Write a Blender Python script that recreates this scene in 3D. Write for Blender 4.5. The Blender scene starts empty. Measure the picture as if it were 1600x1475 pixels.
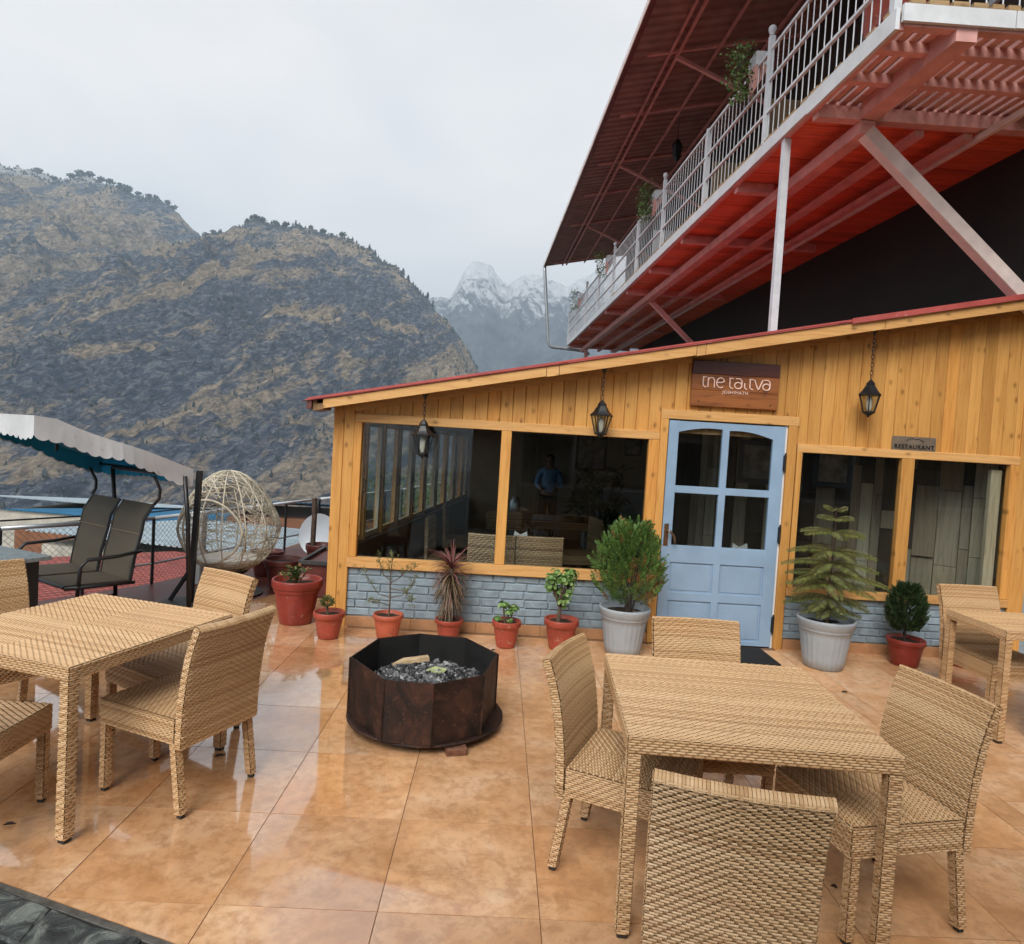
import bpy, math, random
import numpy as np
from mathutils import Vector, Matrix, Quaternion
random.seed(7)
rng = np.random.default_rng(7)
R = math.radians
sc = bpy.context.scene
C = sc.collection

# ------------------------------------------------------------------ camera
F_PX, PITCH, ROLL, YAW, EYE = 1032.14, 0.039651, 0.059150, 0.0194978, 1.7398
_fw = Vector((math.sin(YAW) * math.cos(PITCH), math.cos(YAW) * math.cos(PITCH), -math.sin(PITCH)))
_r0 = Vector((math.cos(YAW), -math.sin(YAW), 0))
_u0 = _r0.cross(_fw)
_r = _r0 * math.cos(ROLL) + _u0 * math.sin(ROLL)
_u = -_r0 * math.sin(ROLL) + _u0 * math.cos(ROLL)
cam_d = bpy.data.cameras.new('camera')
cam_d.sensor_fit = 'HORIZONTAL'
cam_d.sensor_width = 36.0
cam_d.lens = F_PX / 1600 * 36.0
cam_d.clip_start = 0.05
cam_d.clip_end = 40000
cam = bpy.data.objects.new('camera', cam_d)
cam.matrix_world = Matrix(((_r.x, _u.x, -_fw.x, 0), (_r.y, _u.y, -_fw.y, 0), (_r.z, _u.z, -_fw.z, EYE), (0, 0, 0, 1)))
C.objects.link(cam)
sc.camera = cam

# ------------------------------------------------------------------ sky (overcast), soft sun, exposure
SUN_EL, SUN_ROT = R(42), R(200)
world = bpy.data.worlds.new('World')
sc.world = world
world.use_nodes = True
nt = world.node_tree
nt.nodes.clear()
N = nt.nodes.new
out = N('ShaderNodeOutputWorld')
bg_sky = N('ShaderNodeBackground')
bg_sky.inputs['Strength'].default_value = 0.05
sky = N('ShaderNodeTexSky')
sky.sky_type = 'NISHITA'
sky.sun_disc = False
sky.sun_elevation = SUN_EL
sky.sun_rotation = SUN_ROT
sky.altitude = 1900
nt.links.new(sky.outputs[0], bg_sky.inputs[0])
# cloud deck: brighter towards the zenith as every overcast sky is, with soft uneven cloud
tc = N('ShaderNodeTexCoord')
sep = N('ShaderNodeSeparateXYZ')
nt.links.new(tc.outputs['Generated'], sep.inputs[0])
mx = N('ShaderNodeMath'); mx.operation = 'MAXIMUM'; mx.inputs[1].default_value = 0.0
nt.links.new(sep.outputs['Z'], mx.inputs[0])
grad = N('ShaderNodeMath'); grad.operation = 'MULTIPLY_ADD'
grad.inputs[1].default_value = -0.24
grad.inputs[2].default_value = 0.45
nt.links.new(mx.outputs[0], grad.inputs[0])
mp = N('ShaderNodeMapping'); mp.inputs['Scale'].default_value = (1, 1, 2.2)
nt.links.new(tc.outputs['Generated'], mp.inputs[0])
no = N('ShaderNodeTexNoise'); no.inputs['Scale'].default_value = 2.6; no.inputs['Detail'].default_value = 5
no.inputs['Roughness'].default_value = 0.5; no.inputs['Distortion'].default_value = 0.4
nt.links.new(mp.outputs[0], no.inputs[0])
cr = N('ShaderNodeValToRGB')
cr.color_ramp.elements[0].position = 0.30; cr.color_ramp.elements[0].color = (0.90, 0.90, 0.92, 1)
cr.color_ramp.elements[1].position = 0.66; cr.color_ramp.elements[1].color = (1.12, 1.06, 1.01, 1)
nt.links.new(no.outputs[0], cr.inputs[0])
bg_cl = N('ShaderNodeBackground')
nt.links.new(cr.outputs[0], bg_cl.inputs[0])
nt.links.new(grad.outputs[0], bg_cl.inputs['Strength'])
mixw = N('ShaderNodeMixShader'); mixw.inputs[0].default_value = 0.93
nt.links.new(bg_sky.outputs[0], mixw.inputs[1])
nt.links.new(bg_cl.outputs[0], mixw.inputs[2])
nt.links.new(mixw.outputs[0], out.inputs['Surface'])

sun_d = bpy.data.lights.new('sun', 'SUN')
sun_d.energy = 1.5
sun_d.angle = R(36)
sun_d.color = (1.0, 0.955, 0.89)
sun = bpy.data.objects.new('sun', sun_d)
# Nishita sun_rotation turns clockwise from +Y seen from above
_sd = Vector((math.sin(SUN_ROT) * math.cos(SUN_EL), math.cos(SUN_ROT) * math.cos(SUN_EL), math.sin(SUN_EL)))
sun.rotation_euler = _sd.to_track_quat('Z', 'Y').to_euler()
sun.location = (0, -20, 40)
C.objects.link(sun)

sc.view_settings.view_transform = 'Standard'
sc.view_settings.look = 'None'
sc.view_settings.gamma = 1
sc.view_settings.exposure = 1.78
sc.view_settings.use_curve_mapping = False
sc.render.engine = 'CYCLES'
sc.cycles.use_denoising = True
sc.cycles.max_bounces = 8
sc.cycles.diffuse_bounces = 4
sc.cycles.glossy_bounces = 3
sc.cycles.transmission_bounces = 6
sc.cycles.transparent_max_bounces = 16
sc.cycles.volume_bounces = 0
sc.cycles.caustics_reflective = False
sc.cycles.caustics_refractive = False
sc.cycles.use_adaptive_sampling = True
sc.cycles.adaptive_threshold = 0.02
# ------------------------------------------------------------------ mesh helpers
ORG = {}


class MB:
    """collects simple solids; build() links them as one mesh object"""

    def __init__(s):
        s.v = []
        s.f = []

    def add(s, vs, fs):
        b = len(s.v)
        s.v.extend([tuple(p) for p in vs])
        s.f.extend([tuple(b + i for i in q) for q in fs])
        return s

    def box(s, x0, x1, y0, y1, z0, z1):
        return s.add([(x0, y0, z0), (x1, y0, z0), (x1, y1, z0), (x0, y1, z0), (x0, y0, z1), (x1, y0, z1), (x1, y1, z1), (x0, y1, z1)],
                     [(3, 2, 1, 0), (4, 5, 6, 7), (0, 1, 5, 4), (1, 2, 6, 5), (2, 3, 7, 6), (3, 0, 4, 7)])

    def cbox(s, x0, x1, y0, y1, z0, z1, c=0.004):
        """box with chamfered edges"""
        X, Y, Z = (x0, x1), (y0, y1), (z0, z1)
        vs, idx = [], {}
        for i in (0, 1):
            for j in (0, 1):
                for k in (0, 1):
                    p = (X[i], Y[j], Z[k])
                    d = (c if i == 0 else -c, c if j == 0 else -c, c if k == 0 else -c)
                    for a in range(3):
                        q = [p[0] + d[0], p[1] + d[1], p[2] + d[2]]
                        q[a] = p[a]
                        idx[(i, j, k, a)] = len(vs)
                        vs.append(q)
        fs = []
        g = lambda i, j, k, a: idx[(i, j, k, a)]
        for i in (0, 1):
            q = [g(i, 0, 0, 0), g(i, 1, 0, 0), g(i, 1, 1, 0), g(i, 0, 1, 0)]
            fs.append(q if i else q[::-1])
            q = [g(0, i, 0, 1), g(0, i, 1, 1), g(1, i, 1, 1), g(1, i, 0, 1)]
            fs.append(q if i else q[::-1])
            q = [g(0, 0, i, 2), g(1, 0, i, 2), g(1, 1, i, 2), g(0, 1, i, 2)]
            fs.append(q if i else q[::-1])
        for i in (0, 1):
            for j in (0, 1):
                q = [g(i, j, 0, 0), g(i, j, 1, 0), g(i, j, 1, 1), g(i, j, 0, 1)]
                fs.append(q if (i + j) % 2 else q[::-1])
                q = [g(i, 0, j, 0), g(i, 0, j, 2), g(i, 1, j, 2), g(i, 1, j, 0)]
                fs.append(q if (i + j) % 2 else q[::-1])
                q = [g(0, i, j, 1), g(1, i, j, 1), g(1, i, j, 2), g(0, i, j, 2)]
                fs.append(q if (i + j) % 2 else q[::-1])
        for i in (0, 1):
            for j in (0, 1):
                for k in (0, 1):
                    q = [g(i, j, k, 0), g(i, j, k, 1), g(i, j, k, 2)]
                    fs.append(q if (i + j + k) % 2 else q[::-1])
        return s.add(vs, fs)

    def bar(s, p, q, w, h, up=(0, 0, 1), c=0.0):
        """rectangular bar from p to q; w sideways, h along up"""
        p, q = Vector(p), Vector(q)
        d = q - p
        L = d.length
        d.normalize()
        upv = Vector(up)
        side = d.cross(upv)
        if side.length < 1e-5:
            side = d.cross(Vector((1, 0, 0)))
        side.normalize()
        up2 = side.cross(d)
        t = MB()
        if c:
            t.cbox(-w / 2, w / 2, 0, L, -h / 2, h / 2, c)
        else:
            t.box(-w / 2, w / 2, 0, L, -h / 2, h / 2)
        return s.add([p + side * a + d * b + up2 * e for a, b, e in t.v], t.f)

    def tube(s, pts, r, n=6, caps=True):
        pts = [Vector(p) for p in pts]
        rs = r if hasattr(r, '__len__') else [r] * len(pts)
        b = len(s.v)
        prev = None
        for i, p in enumerate(pts):
            a = pts[max(i - 1, 0)]
            c = pts[min(i + 1, len(pts) - 1)]
            t = (c - a)
            if t.length < 1e-9:
                t = Vector((0, 0, 1))
            t.normalize()
            if prev is None:
                ref = Vector((0, 0, 1)) if abs(t.z) < 0.9 else Vector((1, 0, 0))
                x = t.cross(ref).normalized()
            else:
                x = (prev - t * prev.dot(t))
                x = x.normalized() if x.length > 1e-6 else t.orthogonal().normalized()
            prev = x
            y = t.cross(x)
            for k in range(n):
                an = 2 * math.pi * k / n
                s.v.append(tuple(p + (x * math.cos(an) + y * math.sin(an)) * rs[i]))
        m = len(pts)
        for i in range(m - 1):
            for k in range(n):
                s.f.append((b + i * n + k, b + i * n + (k + 1) % n, b + (i + 1) * n + (k + 1) % n, b + (i + 1) * n + k))
        if caps:
            s.f.append(tuple(b + k for k in range(n))[::-1])
            s.f.append(tuple(b + (m - 1) * n + k for k in range(n)))
        return s

    def lathe(s, prof, n=24, c=(0, 0, 0), flute=None):
        """prof: (radius, z) list; flute(k_angle, i) scales the radius"""
        b = len(s.v)
        for i, (r, z) in enumerate(prof):
            for k in range(n):
                an = 2 * math.pi * k / n
                rr = r * (flute(an, i) if flute else 1)
                s.v.append((c[0] + rr * math.cos(an), c[1] + rr * math.sin(an), c[2] + z))
        for i in range(len(prof) - 1):
            for k in range(n):
                s.f.append((b + i * n + k, b + i * n + (k + 1) % n, b + (i + 1) * n + (k + 1) % n, b + (i + 1) * n + k))
        s.f.append(tuple(b + k for k in range(n))[::-1])
        s.f.append(tuple(b + (len(prof) - 1) * n + k for k in range(n)))
        return s

    def prism(s, poly, z0, z1, c=0.0):
        """vertical prism over a counter-clockwise polygon, top edge eased by c"""
        n = len(poly)
        if c:
            cx = sum(p[0] for p in poly) / n
            cy = sum(p[1] for p in poly) / n
            ins = []
            for p in poly:
                d = Vector((cx - p[0], cy - p[1]))
                d = d / max(d.length, 1e-6) * c * 1.4
                ins.append((p[0] + d.x, p[1] + d.y))
            vs = [(p[0], p[1], z0) for p in poly] + [(p[0], p[1], z1 - c) for p in poly] + [(p[0], p[1], z1) for p in ins]
            fs = [tuple(range(n))[::-1], tuple(range(2 * n, 3 * n))]
            for l in (0, 1):
                for k in range(n):
                    fs.append((l * n + k, l * n + (k + 1) % n, (l + 1) * n + (k + 1) % n, (l + 1) * n + k))
            return s.add(vs, fs)
        vs = [(p[0], p[1], z0) for p in poly] + [(p[0], p[1], z1) for p in poly]
        fs = [tuple(range(n))[::-1], tuple(range(n, 2 * n))]
        for k in range(n):
            fs.append((k, (k + 1) % n, n + (k + 1) % n, n + k))
        return s.add(vs, fs)

    def xf(s, m):
        s.v = [tuple(m @ Vector(p)) for p in s.v]
        return s

    def merge(s, o):
        return s.add(o.v, o.f)

    def mesh(s, name, mat, smooth=False, org=(0, 0, 0)):
        me = bpy.data.meshes.new(name)
        ox, oy, oz = org
        me.from_pydata([(p[0] - ox, p[1] - oy, p[2] - oz) for p in s.v], [], s.f)
        if mat is not None:
            me.materials.append(M[mat] if isinstance(mat, str) else mat)
        if smooth:
            me.polygons.foreach_set('use_smooth', [True] * len(me.polygons))
        me.update()
        return me

    def build(s, name, mat, parent=None, smooth=False, org=None):
        """verts are in the frame of the parent's origin frame (world for things not copied)"""
        po = ORG.get(parent.name, Vector((0, 0, 0))) if parent else Vector((0, 0, 0))
        if org is None:
            org = po
        org = Vector(org)
        o = bpy.data.objects.new(name, s.mesh(name, mat, smooth, org))
        C.objects.link(o)
        if parent:
            o.parent = parent
        o.location = org - po
        ORG[o.name] = org
        return o


def put(name, me, loc, parent=None, rot=(0, 0, 0)):
    """object from shared mesh data at a world place"""
    o = bpy.data.objects.new(name, me)
    C.objects.link(o)
    po = ORG.get(parent.name, Vector((0, 0, 0))) if parent else Vector((0, 0, 0))
    if parent:
        o.parent = parent
    o.location = Vector(loc) - po
    o.rotation_euler = rot
    ORG[o.name] = Vector(loc)
    return o


def tag(o, label=None, cat=None, group=None, kind=None):
    if label: o['label'] = label
    if cat: o['category'] = cat
    if group: o['group'] = group
    if kind: o['kind'] = kind
    return o


def thing(name, label, cat, loc=(0, 0, 0), group=None):
    o = bpy.data.objects.new(name, None)
    o.empty_display_size = 0.1
    C.objects.link(o)
    o.location = loc
    ORG[o.name] = Vector(loc)
    return tag(o, label, cat, group)


def copy_tree(o, parent=None, skip=()):
    c = o.copy()
    C.objects.link(c)
    c.parent = parent
    for ch in [x for x in bpy.data.objects if x.parent == o]:
        if ch.name.split('.')[0] in skip: continue
        copy_tree(ch, c, skip)
    return c


def children_map():
    d = {}
    for x in bpy.data.objects:
        if x.parent: d.setdefault(x.parent.name, []).append(x)
    return d


# ------------------------------------------------------------------ materials
M = {}


class NT:
    def __init__(s, name, rough=0.6, col=(0.5, 0.5, 0.5), spec=0.5, metal=0.0):
        m = bpy.data.materials.new(name)
        m.use_nodes = True
        s.m, s.t = m, m.node_tree
        s.b = s.t.nodes['Principled BSDF']
        s.b.inputs['Base Color'].default_value = (*col, 1)
        s.b.inputs['Roughness'].default_value = rough
        s.b.inputs['Specular IOR Level'].default_value = spec
        s.b.inputs['Metallic'].default_value = metal
        M[name] = m

    def n(s, ty, **kw):
        x = s.t.nodes.new('ShaderNode' + ty)
        for k, v in kw.items():
            if k in x.inputs:
                x.inputs[k].default_value = v
            else:
                setattr(x, k, v)
        return x

    def l(s, a, b):
        s.t.links.new(a, b)

    def coord(s, scale=(1, 1, 1), kind='Object', rnd=False, rot=(0, 0, 0)):
        tcn = s.n('TexCoord')
        src = tcn.outputs[kind]
        if rnd:
            oi = s.n('ObjectInfo')
            ml = s.n('VectorMath', operation='SCALE')
            cb = s.n('CombineXYZ')
            for k in range(3): s.l(oi.outputs['Random'], cb.inputs[k])
            s.l(cb.outputs[0], ml.inputs[0]); ml.inputs['Scale'].default_value = 37.0
            ad = s.n('VectorMath', operation='ADD')
            s.l(src, ad.inputs[0]); s.l(ml.outputs[0], ad.inputs[1])
            src = ad.outputs[0]
        mpn = s.n('Mapping')
        mpn.inputs['Scale'].default_value = scale
        mpn.inputs['Rotation'].default_value = rot
        s.l(src, mpn.inputs[0])
        return mpn.outputs[0]

    def noise(s, vec, scale=5, detail=4, rough=0.55, dist=0.0):
        x = s.n('TexNoise')
        x.inputs['Scale'].default_value = scale
        x.inputs['Detail'].default_value = detail
        x.inputs['Roughness'].default_value = rough
        x.inputs['Distortion'].default_value = dist
        if vec is not None: s.l(vec, x.inputs['Vector'])
        return x.outputs['Fac']

    def ramp(s, fac, stops):
        x = s.n('ValToRGB')
        e = x.color_ramp.elements
        while len(e) < len(stops): e.new(0.5)
        for i, (p, c) in enumerate(stops):
            e[i].position = p
            e[i].color = (*c, 1) if len(c) == 3 else c
        s.l(fac, x.inputs[0])
        return x.outputs['Color']

    def mix(s, fac, a, b, mode='MIX'):
        x = s.n('Mix', data_type='RGBA', blend_type=mode)
        for sock, v in ((x.inputs[0], fac), (x.inputs[6], a), (x.inputs[7], b)):
            if isinstance(v, (int, float)): sock.default_value = v
            elif isinstance(v, tuple): sock.default_value = (*v, 1) if len(v) == 3 else v
            else: s.l(v, sock)
        return x.outputs[2]

    def math(s, op, a, b=0.0, c=None):
        x = s.n('Math', operation=op)
        for i, v in enumerate((a, b, c)):
            if v is None: continue
            if isinstance(v, (int, float)): x.inputs[i].default_value = v
            else: s.l(v, x.inputs[i])
        return x.outputs[0]

    def bump(s, h, strength=0.3, dist=0.01):
        x = s.n('Bump')
        x.inputs['Strength'].default_value = strength
        x.inputs['Distance'].default_value = dist
        s.l(h, x.inputs['Height'])
        s.l(x.outputs[0], s.b.inputs['Normal'])

    def col(s, c): s.l(c, s.b.inputs['Base Color'])

    def rgh(s, c): s.l(c, s.b.inputs['Roughness'])


def plain(name, col, rough=0.6, var=0.12, scale=9, spec=0.4, metal=0.0, bump=0.0, bscale=60, stain=None):
    t = NT(name, rough, col, spec, metal)
    v = t.coord(rnd=True)
    n1 = t.noise(v, scale, 5, 0.6)
    lo = tuple(c * (1 - var * 1.6) for c in col)
    hi = tuple(min(1, c * (1 + var)) for c in col)
    c = t.ramp(n1, [(0.3, lo), (0.7, hi)])
    if stain:
        n2 = t.noise(v, scale * 2.7, 6, 0.65, 0.6)
        c = t.mix(t.ramp(n2, [(stain[1], (0, 0, 0)), (stain[1] + 0.09, (1, 1, 1))]), c, stain[0])
    t.col(c)
    t.rgh(t.ramp(n1, [(0.2, (rough * 0.8,) * 3), (0.8, (min(1, rough * 1.2),) * 3)]))
    if bump: t.bump(t.noise(v, bscale, 4, 0.6), bump, 0.004)
    return t


def wood(name, base, dark, along, scale=1.0, rough=0.55, knots=True, spec=0.3):
    """boards: grain runs along axis 'along' in object space, own figure for each piece"""
    t = NT(name, rough, base, spec)
    st = [14.0, 14.0, 14.0]
    st['xyz'.index(along)] = 0.9
    v = t.coord(tuple(q * scale for q in st), rnd=True)
    g = t.noise(v, 2.2, 6, 0.62, 1.2)
    c = t.ramp(g, [(0.28, dark), (0.52, base), (0.8, tuple(min(1, q * 1.14) for q in base))])
    st2 = [30.0, 30.0, 30.0]
    st2['xyz'.index(along)] = 1.6
    fine = t.noise(t.coord(tuple(q * scale for q in st2), rnd=True), 3.0, 3, 0.7)
    c = t.mix(t.ramp(fine, [(0.42, (0.55, 0.55, 0.55)), (0.6, (0, 0, 0))]), c, tuple(q * 0.72 for q in dark), 'MIX') if False else c
    oi = t.n('ObjectInfo')
    tone = t.ramp(oi.outputs['Random'], [(0, (0.72, 0.68, 0.62)), (0.35, (1, 1, 1)), (0.7, (0.90, 0.88, 0.84)), (1, (1.0, 0.90, 0.78))])
    c = t.mix(1.0, c, tone, 'MULTIPLY')
    if knots:
        st3 = [8.0, 0.4, 8.0]
        st3['xyz'.index(along)] = 5.0
        vo = t.n('TexVoronoi', feature='F1')
        vo.inputs['Scale'].default_value = 1.0
        vo.inputs['Randomness'].default_value = 1.0
        t.l(t.coord(tuple(q * scale for q in st3), rnd=True), vo.inputs['Vector'])
        k = t.ramp(vo.outputs['Distance'], [(0.06, (1, 1, 1)), (0.13, (0.35, 0.35, 0.35)), (0.20, (0, 0, 0))])
        c = t.mix(t.math('MULTIPLY', k, 0.8), c, tuple(q * 0.45 for q in dark))
    t.col(c)
    t.bump(t.math('ADD', g, fine), 0.12, 0.003)
    return t



# --- wet stoneware tiles
t = NT('tile', 0.3, (0.5, 0.3, 0.15), 0.75)
v = t.coord((1, 1, 1), rnd=True)
n1 = t.noise(v, 2.6, 7, 0.62, 0.5)
n2 = t.noise(v, 17, 6, 0.7, 0.3)
c = t.ramp(n1, [(0.30, (0.52, 0.265, 0.118)), (0.44, (0.66, 0.365, 0.178)), (0.58, (0.74, 0.46, 0.260)), (0.74, (0.78, 0.56, 0.375))])
c = t.mix(t.ramp(n2, [(0.38, (0.62, 0.62, 0.62)), (0.56, (0, 0, 0))]), c, (0.44, 0.225, 0.105))
oi = t.n('ObjectInfo')
c = t.mix(1.0, c, t.ramp(oi.outputs['Random'], [(0, (0.84, 0.82, 0.80)), (0.4, (1, 1, 1)), (0.7, (0.95, 0.97, 1.0)), (1, (1, 0.93, 0.84))]), 'MULTIPLY')
gp = t.n('NewGeometry')
# rain film: lies in shallow sheets over the outer part of the terrace, thin by the wall
w1 = t.noise(gp.outputs['Position'], 0.85, 4, 0.55, 0.8)
sx = t.n('SeparateXYZ'); t.l(gp.outputs['Position'], sx.inputs[0])
wx = t.n('MapRange'); wx.inputs[1].default_value = -2.6; wx.inputs[2].default_value = 1.6
wx.inputs[3].default_value = 0.26; wx.inputs[4].default_value = -0.16
t.l(sx.outputs[0], wx.inputs[0])
wet = t.ramp(t.math('ADD', w1, wx.outputs[0]), [(0.44, (0, 0, 0)), (0.66, (1, 1, 1))])
t.col(t.mix(t.math('MULTIPLY', wet, 0.35), c, t.mix(1.0, c, (0.72, 0.62, 0.52), 'MULTIPLY')))
t.rgh(t.ramp(wet, [(0, (0.34, 0.34, 0.34)), (0.55, (0.14, 0.14, 0.14)), (1, (0.045, 0.045, 0.045))]))
fine = t.math('ADD', t.noise(v, 38, 5, 0.65), t.math('MULTIPLY', t.noise(v, 9, 3, 0.5), 1.4))
bm = t.n('Bump'); bm.inputs['Distance'].default_value = 0.0022
t.l(fine, bm.inputs['Height'])
t.l(t.math('MULTIPLY_ADD', wet, -0.42, 0.5), bm.inputs['Strength'])
t.l(bm.outputs[0], t.b.inputs['Normal'])
t.b.inputs['Coat Weight'].default_value = 0.6
t.l(wet, t.b.inputs['Coat Weight'])
t.b.inputs['Coat Roughness'].default_value = 0.03
t.b.inputs['Coat IOR'].default_value = 2.0

plain('grout', (0.24, 0.135, 0.072), 0.8, 0.2, 20)
plain('skirting', (0.42, 0.22, 0.11), 0.35, 0.15, 7)
t = NT('slate', 0.4, (0.03, 0.035, 0.035), 0.6)
v = t.coord(rnd=True)
n1 = t.noise(v, 9, 7, 0.7, 1.0)
t.col(t.ramp(n1, [(0.3, (0.010, 0.014, 0.016)), (0.50, (0.045, 0.055, 0.055)), (0.66, (0.20, 0.22, 0.20))]))
t.rgh(t.ramp(n1, [(0.3, (0.25,) * 3), (0.7, (0.6,) * 3)]))
t.bump(n1, 0.9, 0.02)
plain('slate_joint', (0.02, 0.022, 0.022), 0.6, 0.2)
plain('kerb_edge', (0.10, 0.095, 0.085), 0.5, 0.3, 30)
plain('red_cement', (0.11, 0.028, 0.022), 0.35, 0.3, 5)

# --- building
wood('pine_z', (0.62, 0.325, 0.092), (0.48, 0.21, 0.048), 'z')
wood('pine_x', (0.66, 0.385, 0.150), (0.53, 0.265, 0.085), 'x', knots=True)
wood('pine_old', (0.30, 0.185, 0.085), (0.16, 0.085, 0.035), 'z')
wood('plank_grey', (0.30, 0.255, 0.19), (0.16, 0.13, 0.09), 'z', knots=False)
wood('plank_dark', (0.055, 0.042, 0.03), (0.02, 0.015, 0.01), 'z', knots=False)
wood('plank_pale', (0.50, 0.46, 0.36), (0.32, 0.28, 0.20), 'z', knots=False)
wood('name_board', (0.085, 0.022, 0.012), (0.03, 0.008, 0.006), 'x', rough=0.35, spec=0.5)
wood('name_board_light', (0.30, 0.105, 0.028), (0.085, 0.022, 0.010), 'x', rough=0.35, spec=0.5)
wood('red_plank', (0.80, 0.19, 0.095), (0.48, 0.085, 0.045), 'x', rough=0.5, knots=False)
wood('deck_wood', (0.45, 0.31, 0.16), (0.24, 0.15, 0.075), 'x')
t = plain('brick_paint', (0.235, 0.305, 0.355), 0.6, 0.16, 11, bump=0.6, bscale=35, stain=((0.13, 0.155, 0.17), 0.66))
t = plain('mortar_paint', (0.255, 0.325, 0.37), 0.7, 0.15, 14, bump=0.5, bscale=60)
plain('wall_blue', (0.24, 0.31, 0.36), 0.6, 0.12, 5)
plain('door_paint', (0.245, 0.36, 0.50), 0.38, 0.07, 3.5, spec=0.5, bump=0.06, bscale=90, stain=((0.18, 0.27, 0.38), 0.66))
plain('white_paint', (0.66, 0.68, 0.70), 0.45, 0.08, 6, stain=((0.45, 0.44, 0.42), 0.68))
plain('white_metal', (0.62, 0.65, 0.68), 0.4, 0.08, 8)
plain('galvanised', (0.42, 0.45, 0.47), 0.35, 0.1, 10, metal=0.6)
plain('red_steel', (0.72, 0.38, 0.34), 0.55, 0.14, 5, stain=((0.50, 0.22, 0.18), 0.64))
plain('pink_steel', (0.78, 0.66, 0.61), 0.5, 0.1, 6)
plain('red_sheet', (0.42, 0.085, 0.075), 0.4, 0.15, 4, stain=((0.55, 0.28, 0.25), 0.62))
plain('roof_under', (0.32, 0.205, 0.175), 0.6, 0.2, 3)
plain('roof_edge', (0.17, 0.055, 0.045), 0.5, 0.2, 5)
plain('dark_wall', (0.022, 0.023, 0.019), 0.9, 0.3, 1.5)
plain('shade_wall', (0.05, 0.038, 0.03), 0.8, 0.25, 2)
plain('black_metal', (0.012, 0.012, 0.013), 0.4, 0.25, 20, spec=0.5)
plain('brass', (0.32, 0.20, 0.12), 0.3, 0.12, 20, metal=0.9)
plain('iron_grey', (0.045, 0.045, 0.045), 0.5, 0.2, 20)
plain('lettering', (0.80, 0.56, 0.47), 0.4, 0.04)
plain('lettering_small', (0.48, 0.27, 0.14), 0.5, 0.06)
plain('plaque', (0.16, 0.125, 0.095), 0.5, 0.2, 8)
plain('plaque_letter', (0.012, 0.01, 0.009), 0.6, 0.1)
plain('mat_rubber', (0.012, 0.012, 0.013), 0.9, 0.3, 60, bump=0.8, bscale=120)
plain('ceiling_dark', (0.12, 0.08, 0.05), 0.7, 0.2, 3)
plain('cream_wall', (0.38, 0.30, 0.21), 0.8, 0.12, 3)
plain('floor_dark', (0.04, 0.03, 0.025), 0.35, 0.2, 4)
plain('blue_cloth', (0.03, 0.20, 0.36), 0.8, 0.15, 8)
plain('pale_blue_cloth', (0.20, 0.36, 0.58), 0.85, 0.15, 12)
plain('dark_cloth', (0.02, 0.021, 0.025), 0.85, 0.2, 12)
plain('skin', (0.30, 0.165, 0.11), 0.5, 0.06, 20)
plain('hair', (0.015, 0.012, 0.01), 0.5, 0.2, 30)
plain('napkin', (0.75, 0.75, 0.73), 0.8, 0.04)
plain('bulb_glass', (0.75, 0.68, 0.58), 0.25, 0.04)
plain('poster', (0.28, 0.26, 0.24), 0.6, 0.5, 9)

g = NT('window_glass', 0.02, (1, 1, 1))
g.t.nodes.remove(g.b)
tr = g.n('BsdfTransparent'); tr.inputs[0].default_value = (0.90, 0.93, 0.93, 1)
gl = g.n('BsdfGlossy'); gl.inputs['Roughness'].default_value = 0.015
fr = g.n('Fresnel'); fr.inputs[0].default_value = 1.5
ms = g.n('MixShader')
gb = g.n('NewGeometry'); g.l(g.math('MULTIPLY_ADD', gb.outputs['Backfacing'], 1 / 1.5 - 1.5, 1.5), fr.inputs[0])
g.l(g.math('MULTIPLY', fr.outputs[0], 0.75), ms.inputs[0]); g.l(tr.outputs[0], ms.inputs[1]); g.l(gl.outputs[0], ms.inputs[2])
g.l(ms.outputs[0], g.t.nodes['Material Output'].inputs[0])

# --- furniture
def wicker(name, lo, mid, hi):
    t = NT(name, 0.42, mid, 0.45)
    gpos = t.n('NewGeometry')
    c = t.ramp(gpos.outputs['Random Per Island'], [(0.0, lo), (0.45, mid), (1.0, hi)])
    v = t.coord(rnd=True)
    n = t.noise(v, 4.5, 5, 0.65, 0.4)
    c = t.mix(t.ramp(n, [(0.28, (0.25, 0.25, 0.25)), (0.55, (0, 0, 0))]), c, tuple(q * 0.62 for q in mid))
    t.col(c)
    t.bump(t.noise(v, 260, 2, 0.5), 0.12, 0.001)
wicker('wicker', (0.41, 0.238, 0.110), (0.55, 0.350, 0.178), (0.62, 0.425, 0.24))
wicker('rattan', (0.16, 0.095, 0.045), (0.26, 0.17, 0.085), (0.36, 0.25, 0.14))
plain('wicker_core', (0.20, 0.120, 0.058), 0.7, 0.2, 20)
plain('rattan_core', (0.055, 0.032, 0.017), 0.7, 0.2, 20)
plain('foot_cap', (0.03, 0.026, 0.022), 0.6, 0.2)
plain('table_wood', (0.14, 0.06, 0.028), 0.4, 0.2, 9)
plain('dark_glass', (0.02, 0.022, 0.024), 0.12, 0.1, spec=0.6)
plain('granite', (0.19, 0.235, 0.25), 0.22, 0.22, 45, spec=0.6)
plain('black_panel', (0.010, 0.010, 0.011), 0.4, 0.15, 8)
plain('sling', (0.072, 0.060, 0.042), 0.7, 0.14, 30, bump=0.25, bscale=400)
plain('sling_seam', (0.20, 0.155, 0.105), 0.7, 0.1)
t = plain('canopy', (0.56, 0.57, 0.58), 0.75, 0.10, 3.2, bump=0.5, bscale=7, stain=((0.40, 0.40, 0.42), 0.60))
plain('canopy_blue', (0.010, 0.27, 0.47), 0.75, 0.1, 5)
plain('egg_white', (0.50, 0.45, 0.35), 0.6, 0.14, 9)
plain('egg_dark', (0.05, 0.045, 0.04), 0.6, 0.14, 9)
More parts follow.
